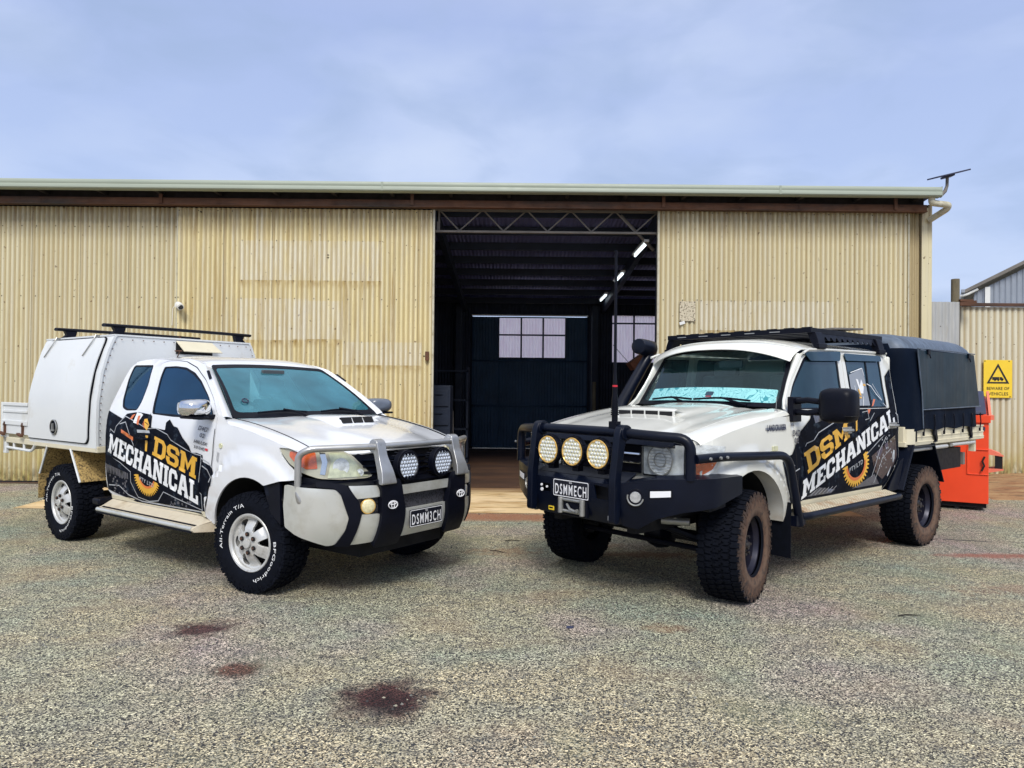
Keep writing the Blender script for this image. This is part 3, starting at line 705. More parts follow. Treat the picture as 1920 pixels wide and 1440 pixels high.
    # inner partition on the left of the doorway
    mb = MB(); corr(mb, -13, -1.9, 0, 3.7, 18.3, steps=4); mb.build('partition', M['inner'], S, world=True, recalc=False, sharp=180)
    # elbow pipe at the gutter end
    mb = MB(); mb.tube(fillet([(6.36, 11.0, 4.515), (6.36, 11.0, 4.44), (6.62, 11.0, 4.41), (6.62, 11.05, 4.36), (6.50, 11.3, 4.25)], .05, 5), .048, 14)
    mb.build('downpipe', M['pvc'], S, world=True)
    mb = MB(); mb.bx(-1.36, -1.30, Y - .06, Y - .02, 1.98, 2.12); mb.build('door_handle', M['rust'], S, world=True, bevel=.005)

def small_things():
    # security camera
    S = thing('security_camera', 'white security camera on the cream shed wall at the door seam', 'camera', (-5.17, 11.33, 2.79))
    mb = MB(); mb.cyl((-.05, 0, .02), (-.05, -.05, .02), .05, n=16); mb.loft([[(-.05 + .035 * math.cos(t) * k, -.05, .02 + .035 * math.sin(t) * k) for t in np.linspace(0, 2 * math.pi, 14, False)] for k in (1,)] + [[(.0 + .045 * math.cos(t), -.10, .0 + .045 * math.sin(t)) for t in np.linspace(0, 2 * math.pi, 14, False)]])
    mb.cyl((-.01, -.08, .005), (.05, -.17, -.03), .052, .05, n=18); mb.build('housing', M['camwhite'], S, bevel=.004)
    mb = MB(); mb.cyl((.05, -.168, -.03), (.053, -.175, -.031), .037, n=18); mb.build('lens', M['signblack'], S)
    mb = MB(); mb.tube(fillet([(-.08, -.02, .03), (-.14, -.02, -.02), (-.15, -.02, -.3)], .05, 4), .005, 6); mb.build('cable', M['camwhite'], S)
    # weathered notice plate and its little tag
    S = thing('notice_plate', 'small square weathered notice plate beside the doorway on the right sliding door', 'notice', (2.735, 11.325, 2.79))
    mb = MB(); mb.bx(-.125, .125, -.006, .0, -.155, .155); p = mb.build('plate', M['weathered'], S, bevel=.002)
    mb = MB(); mb.box((-.085, -.012, -.185), (.085, .01, .045), Matrix.Rotation(R(-18), 3, 'Y')); mb.build('loose_tag', M['camwhite'], S)
    mb = MB()
    for x, z in ((-.11, -.14), (.11, -.14), (-.11, .14), (.11, .14)): mb.cyl((x, -.006, z), (x, -.011, z), .008, n=8)
    mb.build('screw', M['darkbeam'], S)
    # satellite dish (flat panel) at the gutter end
    S = thing('satellite_dish', 'flat rectangular satellite dish on a bent pole at the right end of the gutter', 'satellite dish', (6.50, 11.0, 4.60))
    mb = MB(); mb.tube([(-.02, 0, -.06), (.06, 0, .02), (.09, 0, .10), (.095, 0, .24)], [.03, .028, .022, .022], 10); mb.build('pole', M['greysteel'], S)
    mb = MB(); mb.box((.115, 0, .275), (.50, .30, .022), Matrix.Rotation(R(-14), 3, 'Y') @ Matrix.Rotation(R(8), 3, 'X')); mb.box((.10, 0, .245), (.16, .12, .03), Matrix.Rotation(R(-14), 3, 'Y')); mb.build('panel', M['navy'], S, bevel=.006)
    # fences
    F = thing('metal_fence', 'galvanised corrugated fence panel between the shed corner and a round post', 'fence', (7.2, 13.0, 0))
    mb = MB(); corr(mb, 6.56, 8.02, .06, 3.19, 13.0, pitch=.12, amp=.012); screws(mb, 6.7, 8.0, 2.75, 13.0, .5, 1)
    mb.build('fence_sheet', [M['galvsheet'], M['darkbeam']], F, world=True, recalc=False, sharp=180)
    F = thing('metal_fence', 'pale cream corrugated fence carrying the yellow vehicle sign under a rusty rail', 'fence', (10.5, 13.3, 0))
    mb = MB(); corr(mb, 8.20, 16, .04, 3.14, 13.3, pitch=.11, amp=.012); screws(mb, 8.5, 12, 1.75, 13.3, .6, 1)
    mb.build('fence_sheet', [M['cladF'], M['darkbeam']], F, world=True, recalc=False, sharp=180)
    mb = MB(); mb.bx(8.1, 16, 13.22, 13.30, 3.15, 3.205); mb.build('top_rail', M['rust'], F, world=True, bevel=.004)
    mb = MB(); mb.bx(8.155, 8.19, 13.25, 13.33, .04, 3.16); mb.build('edge_post', M['darkbeam'], F, world=True)
    P = thing('fence_post', 'round weathered post standing above the joint of the two fences', 'post', (8.02, 13.12, 0))
    mb = MB(); mb.cyl((0, 0, 0), (0, 0, 3.62), .075, .07, n=16); mb.build('post', M['post'], P, bevel=.006)
    mb = MB(); mb.bx(.02, .26, -.12, .02, 3.20, 3.24); mb.box((.15, -.12, 3.17), (.30, .05, .06), Matrix.Rotation(R(-8), 3, 'Y')); mb.build('hinge_bracket', M['rust'], P)
    # yellow sign
    S = thing('warning_sign', 'yellow BEWARE OF VEHICLES sign with a truck in a triangle on the pale fence', 'sign', (8.89, 13.26, 1.82))
    w, h = .262, .345
    mb = MB(); mb.bx(-w, w, -.006, 0, -h, h); mb.build('sign_board', M['yellow'], S, bevel=.003)
    mb = MB(); yy = -.009
    A = [(-.21, -.085), (.205, -.085), (0, .285)]; Bq = [(-.155, -.055), (.15, -.055), (0, .215)]
    v2, Fc = tri2d(A, [Bq], .1, False); mb.add([(x, yy, z) for x, z in v2], [f[::-1] for f in Fc])
    mb.build('triangle_border', M['signblack'], S, smooth=False)
    mb = MB()
    def flat(pl): v, f = tri2d(pl, [], .2, False); mb.add([(x, yy - .001, z) for x, z in v], f)
    flat([(-.105, -.018), (.02, -.018), (.02, .034), (-.105, .034)])
    flat([(.028, -.018), (.10, -.018), (.10, .008), (.085, .012), (.072, .034), (.028, .034)])
    for cx in (-.055, .005, .072): flat([(cx + .017 * math.cos(t), -.022 + .017 * math.sin(t)) for t in np.linspace(0, 6.28, 12, False)])
    flat([(-.12, -.002), (-.09, -.002), (-.09, .004), (-.12, .004)])
    mb.build('truck_symbol', M['signblack'], S, smooth=False)
    mb = MB(); fonttext(mb, 'BEWARE OF', boxmap((0, yy, -.175), (1, 0, 0), (0, 0, 1), .41, .055), bold=.012); fonttext(mb, 'VEHICLES', boxmap((.005, yy, -.272), (1, 0, 0), (0, 0, 1), .36, .058), bold=.012)
    mb.build('lettering', M['signblack'], S, smooth=False)
    mb = MB()
    for x, z in ((-.24, .325), (.2, .325), (.22, -.325), (-.24, -.325)): mb.cyl((x, -.006, z), (x, -.012, z), .010, n=8)
    mb.build('bolt', M['darkbeam'], S)
    # far gable shed
    G = thing('gable_shed', 'grey metal clad gabled shed with white downpipe beyond the fence at right edge', 'shed', (0, 0, 0))
    mb = MB(); n = 200; V = []; Fc = []
    for i in range(n + 1):
        x = 19.15 + 9.7 * i / n; d = .015 * (1 if (i // 2) % 2 else -1); zt = 5.75 + .52 * (x - 19.15) if x < 24 else 5.75 + .52 * (28.85 - x); V += [(x, 30 - d, 0), (x, 30 - d, zt)]
    for i in range(n): Fc.append((2 * i, 2 * i + 2, 2 * i + 3, 2 * i + 1))
    mb.add(V, Fc); mb.build('gable_wall', M['greyclad'], G, world=True, recalc=False, smooth=False)
    mb = MB(); mb.bx(19.13, 19.17, 30.02, 40, 0, 5.7); mb.build('side_wall', M['greyclad'], G, world=True)
    mb = MB()
    for s in (1, -1):
        c = 24; e = [(c - s * 5.2, 5.93 - .2), (c, 8.42), (c, 8.58), (c - s * 5.22, 6.06 - .2)]
        mb.prism(e if s > 0 else e[::-1], 'y', 29.7, 40)
    mb.build('roof', M['greysteel'], G, world=True)
    mb = MB(); mb.bx(18.66, 18.80, 29.65, 40, 5.73, 5.88); mb.build('gutter', M['greyclad'], G, world=True, bevel=.02)
    mb = MB(); mb.tube(fillet([(18.62, 29.8, 5.62), (18.85, 29.8, 5.66), (19.25, 29.85, 5.88)], .1, 4), .06, 10); mb.bx(19.5, 19.68, 29.9, 29.96, 3, 5.95); mb.build('downpipe', M['camwhite'], G, world=True)
    G.matrix_world = Matrix.Translation((19.15, 30, 0)) @ Matrix.Rotation(R(-31), 4, 'Z') @ Matrix.Translation((-19.15, -30, 0))
    # tube lights
    tl = None
    for i, (y0, z) in enumerate(((11.75, 3.93), (14.35, 3.86), (17.05, 3.79))):
        lab = ['nearest lit tube light under the shed roof at the doorway corner', 'middle lit tube light of the row behind the black aerial tip', 'farthest lit tube light above the back windows'][i]
        T = thing('tube_light', lab, 'ceiling light', (2.165 + .02 * i, y0, z), 0, 'lit tube lights under the shed roof')
        mb = MB(); mb.bx(-.04, .04, 0, 1.2, .03, .07); mb.build('batten', M['camwhite'], T)
        mb = MB(); mb.cyl((0, .08, .005), (0, 1.10, .005), .021, n=10); mb.build('tube', M['tube'], T)
    # things inside
    C = thing('tool_cabinet', 'dark tool cabinet in shadow just inside the doorway on its left', 'cabinet', (-1.35, 12.9, 0))
    mb = MB(); mb.bx(-.6, .28, -.3, .3, 0, 1.6); mb.build('body', M['inner'], C, bevel=.01)
    for k in range(4):
        mb = MB(); mb.bx(-.1, .25, -.325, -.302, .25 + k * .33, .53 + k * .33); mb.bx(.0, .15, -.35, -.325, .45 + k * .33, .465 + k * .33); mb.build('drawer', M['inner'], C, bevel=.004)
    Wb = thing('workbench', 'dark steel workbench with boxes against the right back wall inside the shed', 'workbench', (3.2, 17.9, 0))
    mb = MB(); mb.bx(-.9, 1.2, -.35, .35, .86, .91); mb.build('bench_top', M['dash'], Wb, bevel=.005)
    for x in (-.85, 1.1):
        for y in (-.3, .3): mb = MB(); mb.bx(x, x + .05, y - .025, y + .025, 0, .86); mb.build('leg', M['dash'], Wb)
    for lab, x, c in (('blue plastic crate on the dark workbench in the shed', -.5, 'navy'), ('grey steel toolbox on the dark workbench in the shed', .25, 'greyclad')):
        t = thing('storage_box', lab, 'box', (3.2 + x, 17.85, .91)); mb = MB(); mb.bx(-.22, .22, -.15, .15, 0, .24); mb.bx(-.23, .23, -.16, .16, .2, .25); mb.bx(-.06, .06, -.17, -.16, .10, .16); mb.build('box_body', M[c], t, bevel=.01)
    t = thing('steel_shelving', 'dark open steel shelving behind the tool cabinet in the shed', 'shelving', (-2.0, 15.2, 0))
    for z in (.1, .7, 1.3, 1.9): mb = MB(); mb.bx(-.1, 1.1, -.25, .25, z, z + .03); mb.build('shelf', M['inner'], t)
    for x in (-.1, 1.06): mb = MB(); mb.bx(x, x + .04, -.25, .25, 0, 2.0); mb.build('upright', M['inner'], t)
    P = thing('steel_rod_bundle', 'pair of pale steel lengths leaning in the dark left of the back door', 'steel lengths', (-.98, 14.2, 0))
    mb = MB(); mb.cyl((-.25, 0, 0), (-.32, .2, 1.25), .022, n=8); mb.cyl((-.16, 0, 0), (-.20, .25, 1.1), .018, n=8); mb.build('rod', M['greysteel'], P)
    P = thing('pale_pipe', 'short pale upright pipe standing right of the back door', 'pipe', (2.02, 17.8, 0))
    mb = MB(); mb.cyl((0, 0, 0), (0, 0, 1.75), .045, n=10); mb.build('pipe', M['post'], P)
    Bx = thing('wooden_board', 'brown tilted board hanging in front of the right back window beside the snorkel head', 'board', (2.45, 14.3, 2.1))
    mb = MB(); rot = Matrix.Rotation(R(-36), 3, 'Y'); mb.box((0, 0, 0), (.30, .5, .17), rot); mb.box((.02, -.2, .09), (.31, .02, .03), rot); mb.build('board', M['brownbox'], Bx, bevel=.006)
    mb = MB(); mb.tube([(-.12, 0, -.04), (-.45, .1, .35)], .006, 6); mb.build('cord', M['greysteel'], Bx)
    # debris on the ground
    for nm, lab, x, y, rz, sz in (('litter_scrap', 'small dark scrap lying alone on the asphalt in front of the gap', .387, 4.69, .05, (.045, .02, .008)),):
        t = thing(nm, lab, 'scrap', (x, y, 0), rz)
        mb = MB(); mb.add([(-.025, -.01, .002), (.02, -.012, .004), (.028, .006, .010), (-.018, .012, .012), (-.025, -.01, .0), (.02, -.012, .0), (.028, .006, .0), (-.018, .012, .0)], [(0, 1, 2, 3), (4, 7, 6, 5), (0, 4, 5, 1), (1, 5, 6, 2), (2, 6, 7, 3), (3, 7, 4, 0)]); mb.build('scrap', M['navy'], t)
    for lab, x, y, rz in (('thin dry twig lying on the asphalt below the concrete apron', .02, 7.35, .05), ('short bent twig on the asphalt nearer the camera than the long one', -.12, 6.85, -.5), ('lone thin twig on the asphalt at the right of the right ute wheel', 2.75, 5.0, .1)):
        t = thing('twig', lab, 'twig', (x, y, .006), rz); mb = MB(); mb.tube([(-.08, 0, 0), (-.02, .006, .006), (.04, -.004, .004), (.09, .006, .0)], [.004, .005, .004, .002], 6); mb.build('stick', M['darkbeam'], t)

def bin_():
    a = math.atan2(9.47 - 9.86, 6.22 - 5.55)
    B = thing('skip_bin', 'bright orange steel waste bin with dark lid standing behind the right ute', 'bin', (6.235, 9.47, 0), a)
    # local x runs left(-) to right(0) along the front; y goes back
    W_, z0, z1 = 1.75, .10, 1.25
    mb = MB()
    prof = [(0, z0), (1.15, z0), (1.15, 1.50), (.62, 1.50), (.0, 1.22)]
    mb.prism(prof, 'x', -W_, 0)
    mb.bx(-W_ - .02, .02, -.025, 0, 1.16, 1.26); mb.bx(-.24, -.22, -.012, 0, .48, 1.16); mb.bx(-.24, .0, -.014, 0, .80, .815)
    mb.bx(-.245, -.23, -.012, 0, .48, .80); mb.bx(-.24, 0, -.012, 0, .475, .49)
    mb.build('bin_body', M['orange'], B, bevel=.008)
    mb = MB(); mb.prism([(-.03, 1.27), (-.02, 1.31), (.60, 1.58), (1.1, 1.58), (1.1, 1.52), (.62, 1.52)], 'x', -W_, -.03); mb.build('lid', M['navy'], B, bevel=.01)
    mb = MB(); mb.prism([(.0, 1.26), (.30, 1.26), (.62, 1.55), (.56, 1.58)], 'x', .0, .03); mb.prism([(.0, 1.2), (.0, 1.26), (.35, 1.26), (.35, 1.2)], 'x', .0, .06); mb.build('lid_gusset', M['orangepale'], B)
    mb = MB(); 
    for (a0, a1, b0, b1) in ((.62, .84, .0, .0),):
        V = [(0.002, .12, .52), (0.002, .72, .52), (.002, .72, .80), (.002, .12, .80), (.16, .12, .55), (.16, .72, .55), (.16, .72, .74), (.16, .12, .74)]
        mb.add(V, [(0, 4, 5, 1), (3, 2, 6, 7), (4, 7, 6, 5)])
    mb.add([(.0, .11, .50), (.17, .11, .54), (.17, .11, .56), (.0, .11, .56)], [(0, 1, 2, 3)]); mb.add([(.0, .11, .82), (.17, .11, .74), (.17, .11, .72), (.0, .11, .74)], [(0, 3, 2, 1)])
    mb.build('fork_pocket', M['orangepale'], B, recalc=False, smooth=False)
    mb = MB(); mb.bx(.075, .155, .12, .13, .555, .735); mb.build('pocket_opening', M['darkgap'], B)
    mb = MB(); mb.bx(-W_ + .05, -.02, .05, 1.1, .04, .10)
    for x in (-1.55, -.9, -.35, -.1): mb.cyl((x, .06, .03), (x, .12, .03), .03, n=10)
    mb.build('skid_base', M['darkgap'], B)
    mb = MB(); mb.tube([(-.045, -.02, .72), (-.07, -.03, .66), (-.05, -.03, .60), (-.08, -.03, .53)], .012, 6); mb.build('chain', M['darkbeam'], B)
    mb = MB(); mb.bx(-.14, -.04, -.016, -.012, 1.06, 1.11); mb.build('sticker', M['navy'], B)
# ================================================================== WHEELS (axis along local y, outer face at -y)
def tyre_mesh(mb, r, w, rr, nb=44, lug=.011):
    """w full width; rr rim radius"""
    h = w / 2; sw = r - rr
    prof = [(h * .80, rr - .004), (h * .90, rr + .012), (h * .985, rr + sw * .30), (h * 1.0, rr + sw * .48), (h * .975, rr + sw * .70), (h * .93, rr + sw * .86), (h * .87, r - lug * 1.1), (h * .70, r - lug), (0, r - lug * .8)]
    full = [(-y, q) for y, q in prof] + [(y, q) for y, q in prof[-2::-1]]
    mb.lathe(full, n=72)
    # sidewall rings
    for y, q in ((-h * .955, rr + sw * .80),):
        mb.lathe([(y + .004, q - .004), (y - .003, q - .002), (y - .003, q + .002), (y + .004, q + .004)], n=72)
    def blk(poly, th, ro, ri=None, dy=0):
        n = len(poly); V = []
        for rad in (ri or r - lug * 1.5, ro):
            for (a, y) in poly:
                s = 1 if rad == ro else 1.02
                t = th + a / r * 1.0; rad2 = rad - .30 * max(0, abs(y) - h * .62) ** 1.0 * (.55 if abs(y) > h * .62 else 0)
                V.append((rad2 * math.cos(t), y, rad2 * math.sin(t)))
        F = [tuple(range(n - 1, -1, -1)), tuple(range(n, 2 * n))] + [(i, (i + 1) % n, n + (i + 1) % n, n + i) for i in range(n)]
        mb.add(V, F)
    c = 2 * math.pi * r / nb
    for k in range(nb):
        th = 2 * math.pi * k / nb
        g = c * .40
        alt = .93 if k % 2 else 1.0
        # shoulder lugs wrapping on to the sidewall
        for s in (-1, 1):
            y0, y1 = h * .60, h * .985 * alt
            P = [(-g, y0), (-g * .3, y0 + .006), (g * .2, y0 - .006), (g, y0 + .002), (g * .92, y1), (g * .2, y1), (g * .1, y1 - .012), (-g * .1, y1 - .012), (-g * .2, y1), (-g * .9, y1)]
            blk([(a, s * y) for a, y in P], th + (0 if s > 0 else .5 * c / r), r)
            # side biter
            for rad, rw in ((r - lug - .012, .012),):
                t0, t1 = th - g * .7 / r, th + g * (.1 if k % 2 else .6) / r
                if s > 0: pass
                V = []
                for yy in (h * .955, h * 1.012):
                    for (t, q) in ((t0, r - .012), (t1, r - .014), (t1 + .01, rr + sw * (.68 if k % 2 else .60)), (t0 + .02, rr + sw * .72)):
                        tt = t + (0 if s > 0 else .5 * c / r); V.append((q * math.cos(tt), s * (yy - (.010 if q > r - .02 else .0)), q * math.sin(tt)))
                mb.add(V, [(0, 1, 2, 3), (7, 6, 5, 4), (0, 4, 5, 1), (1, 5, 6, 2), (2, 6, 7, 3), (3, 7, 4, 0)])
        # centre blocks, interlocking hooks
        for s, o in ((-1, .25), (1, .75)):
            y0, y1 = h * .24, h * .55
            P = [(-g * 1.05, y0), (-g * .2, y0 - .008), (g * .1, y0 + .010), (g * 1.0, y0 + .002), (g * .8, y1 - .008), (g * .15, y1 + .003), (0, y1 - .014), (-g * .3, y1), (-g * .8, y1 - .002)]
            blk([(a, s * y) for a, y in P], th + o * c / r, r + .001)
        y1 = h * .19
        P = [(-g * 1.0, -y1 * .9), (-g * .1, -y1), (g * .2, -y1 * .3), (g * .9, -y1 * .5), (g * .8, y1), (0, y1 * .8), (-g * .2, y1 * .2), (-g * .9, y1 * .5)]
        blk(P, th + .5 * c / r, r + .0015)

def ring_text(mb, txt, a0, a1, r0, r1, y, bold=.02):
    """text running clockwise (seen from outside) from angle a0 to a1 (degrees, 0 = +x, ccw seen from outside)"""
    def f(u, v):
        a = R(a0 + (a1 - a0) * u); q = r0 + (r1 - r0) * v; return (q * math.cos(a), y, q * math.sin(a))
    fonttext(mb, txt, f, bold=bold)

def alloy_rim(mb, rr, y):
    """six broad spokes; y = lip plane (negative = outer)"""
    mb.lathe([(y + .11, rr - .015), (y + .01, rr - .02), (y, rr - .012), (y - .004, rr + .002), (y + .004, rr + .008), (y + .02, rr + .006), (y + .02, rr)], n=60)
    def fn(a, b):
        d = math.hypot(a, b); dish = y + .012 + .030 * (1 - min(1, d / rr)) ** 1 * -1 + .035 * math.exp(-((d - rr * .80) / (rr * .16)) ** 2)
        return (a, dish, b)
    outer = [((rr - .018) * math.cos(t), (rr - .018) * math.sin(t)) for t in np.linspace(0, 2 * math.pi, 60, False)]
    holes = []
    for k in range(6):
        t = R(60 * k + 30 + 30)
        def pt(q, d): return (q * math.cos(t + R(d)), q * math.sin(t + R(d)))
        holes.append(rc([pt(rr * .44, -5), pt(rr * .44, 5), pt(rr * .85, 14), pt(rr * .885, 0), pt(rr * .85, -14)], .012, 3))
    patch(mb, outer, fn, holes, .025, .022, 0, (0, -1, 0))
def steel_rim(mb, rr, y, dish=.085):
    mb.lathe([(y + dish + .08, rr - .02), (y + dish, rr - .025), (y + .03, rr - .028), (y + .012, rr - .016), (y - .002, rr - .008), (y - .006, rr + .002), (y + .004, rr + .010), (y + .02, rr + .008)], n=60)
    fn = lambda a, b: (a, y + dish - .045 * math.exp(-(max(0, math.hypot(a, b) - .075) / .05) ** 2) * 1.0, b)
    q = rr - .02; outer = [(q * math.cos(t), q * math.sin(t)) for t in np.linspace(0, 2 * math.pi, 48, False)]
    holes = [[(q * .74 * math.cos(R(45 * k)) + .021 * math.cos(t), q * .74 * math.sin(R(45 * k)) + .028 * math.sin(t)) for t in np.linspace(0, 2 * math.pi, 12, False)] for k in range(8)]
    patch(mb, outer, fn, holes, .025, .01, 0, (0, -1, 0))

def make_wheel(kind):
    """returns (hub object with children) not yet placed"""
    if kind == 'alloy':
        r, w, rr, yl = .378, .265, .210, -.118
        mb = MB(); mb.cyl((0, -.02, 0), (0, .12, 0), .15, n=32); mb.cyl((0, -.06, 0), (0, .0, 0), .05, n=20); hub = mb.build('wheel', M['darkgap'])
        mb = MB(); tyre_mesh(mb, r, w, rr); mb.build('tyre', M['rubber'], hub, sharp=30)
        mb = MB(); alloy_rim(mb, rr + .002, yl); mb.build('rim', M['alloy'], hub, recalc=False, bevel=.002, sharp=30)
        for k in range(6):
            t = R(60 * k + 30); c = (.068 * math.cos(t), .068 * math.sin(t))
            mb = MB(); mb.cyl((c[0], yl - .012, c[1]), (c[0], yl - .021, c[1]), .017, n=14, mi=1); mb.cyl((c[0], yl - .02, c[1]), (c[0], yl - .027, c[1]), .010, n=6, mi=0); mb.build('wheel_nut', [M['rust'], M['darkgap']], hub)
        mb = MB(); mb.lathe([(yl - .022, .036), (yl - .032, .033), (yl - .034, .0)], n=24); mb.build('hub_cap', M['alloy'], hub)
        mb = MB(); yy = -w / 2 - .0045
        ring_text(mb, 'All-Terrain T/A', 190, 94, .268, .296, yy, .006); ring_text(mb, 'BFGoodrich', 4, -80, .268, .294, yy, .006)
        mb.build('sidewall_lettering', M['letter'], hub, smooth=False)
    else:
        r, w, rr, yl = .408, .315, .212, -.105
        mb = MB(); mb.cyl((0, -.02, 0), (0, .12, 0), .15, n=32); hub = mb.build('wheel', M['darkgap'])
        mb = MB(); tyre_mesh(mb, r, w, rr, nb=52, lug=.012)
        # dust browns the sidewall faces
        fm = []
        V = mb.v
        for f in mb.f:
            ys = [V[i][1] for i in f]; rs_ = [math.hypot(V[i][0], V[i][2]) for i in f]
            fm.append(1 if (max(ys) < -w / 2 * .86 and min(rs_) < r - .002) else 0)
        mb.mi = fm
        mb.build('tyre', [M['rubber'], M['rubberdusty']], hub, sharp=30)
        mb = MB(); steel_rim(mb, rr, yl); mb.build('rim', M['darksteel'], hub, recalc=False, sharp=30)
        mb = MB(); mb.lathe([(yl + .06, .055), (yl + .03, .052), (yl + .025, .045), (yl + .02, .03), (yl + .006, .028), (yl + .002, .0)], n=24)
        for k in range(6):
            t = R(60 * k); c = (.068 * math.cos(t), .068 * math.sin(t)); mb.cyl((c[0], yl + .05, c[1]), (c[0], yl + .01, c[1]), .011, n=6)
        mb.build('hub_cap', M['hubdark'], hub, sharp=30)
    return hub
def place_wheels(root, proto, spots):
    """spots: (x, y, z, rz, spin)"""
    kids = [c for c in proto.children]
    for i, (x, y, z, rz, spin) in enumerate(spots):
        if i == 0: h = proto
        else:
            h = proto.copy(); COL.objects.link(h)
            for k in kids:
                q = k.copy(); COL.objects.link(q); q.parent = h
        h.parent = root; h.location = (x, y, z)
        h.rotation_euler = (Matrix.Rotation(rz, 3, 'Z') @ Matrix.Rotation(spin, 3, 'Y')).to_euler()
# ================================================================== LEFT UTE
_hz = sinterp([.42, .6, .85, 1.05, 1.2, 1.29, 1.5, 1.72, 1.79], [.845, .877, .892, .892, .882, .865, .775, .66, .60])
def HY(x, z):
    y = _hz(z)
    if x > .15: y -= .30 * (x - .15) ** 2
    if x < -1.9: y -= .06 * (x + 1.9) ** 2
    d = math.hypot((x + .01), (z - .42))          # arch flare
    if z > .40 and x > -.75: y += .035 * max(0, min(1, (.625 - d) / .035))
    return y
def hs(s):
    return lambda x, z: (x, s * HY(x, z), z)
HFC = [(.30, -.885), (.42, -.865), (.55, -.815), (.66, -.71), (.735, -.52), (.785, -.26), (.80, 0)]
HBC = [(.36, -.915), (.56, -.91), (.66, -.85), (.76, -.73), (.86, -.59), (.902, -.42), (.912, -.2), (.914, 0)]
def railcurve(C, tilt=0., z0=0.):
    C = C + [(x, -y) for x, y in C[-2::-1]]; d = [0.]
    for i in range(len(C) - 1): d.append(d[-1] + math.hypot(C[i + 1][0] - C[i][0], C[i + 1][1] - C[i][1]))
    mid = d[-1] / 2; d = [q - mid for q in d]; fx = sinterp(d, [c[0] for c in C]); fy = sinterp(d, [c[1] for c in C])
    def f(s, z): return (fx(s) - tilt * (z - z0), fy(s), z)
    f.fx, f.fy, f.d = fx, fy, d
    return f
def emblem3(mb, c, ux, uy, w, h):
    """oval ring badge with inner oval loops"""
    c, ux, uy = Vector(c), Vector(ux).normalized(), Vector(uy).normalized(); n = ux.cross(uy)
    for (a, b_, oy) in ((w / 2, h / 2, 0), (w * .17, h * .48, 0), (w * .36, h * .17, h * .2)):
        pts = [c + ux * a * math.cos(t) + uy * (b_ * math.sin(t) + oy) for t in np.linspace(0, 2 * math.pi, 25)]
        mb.tube(pts, w * .045, 5, caps=False)

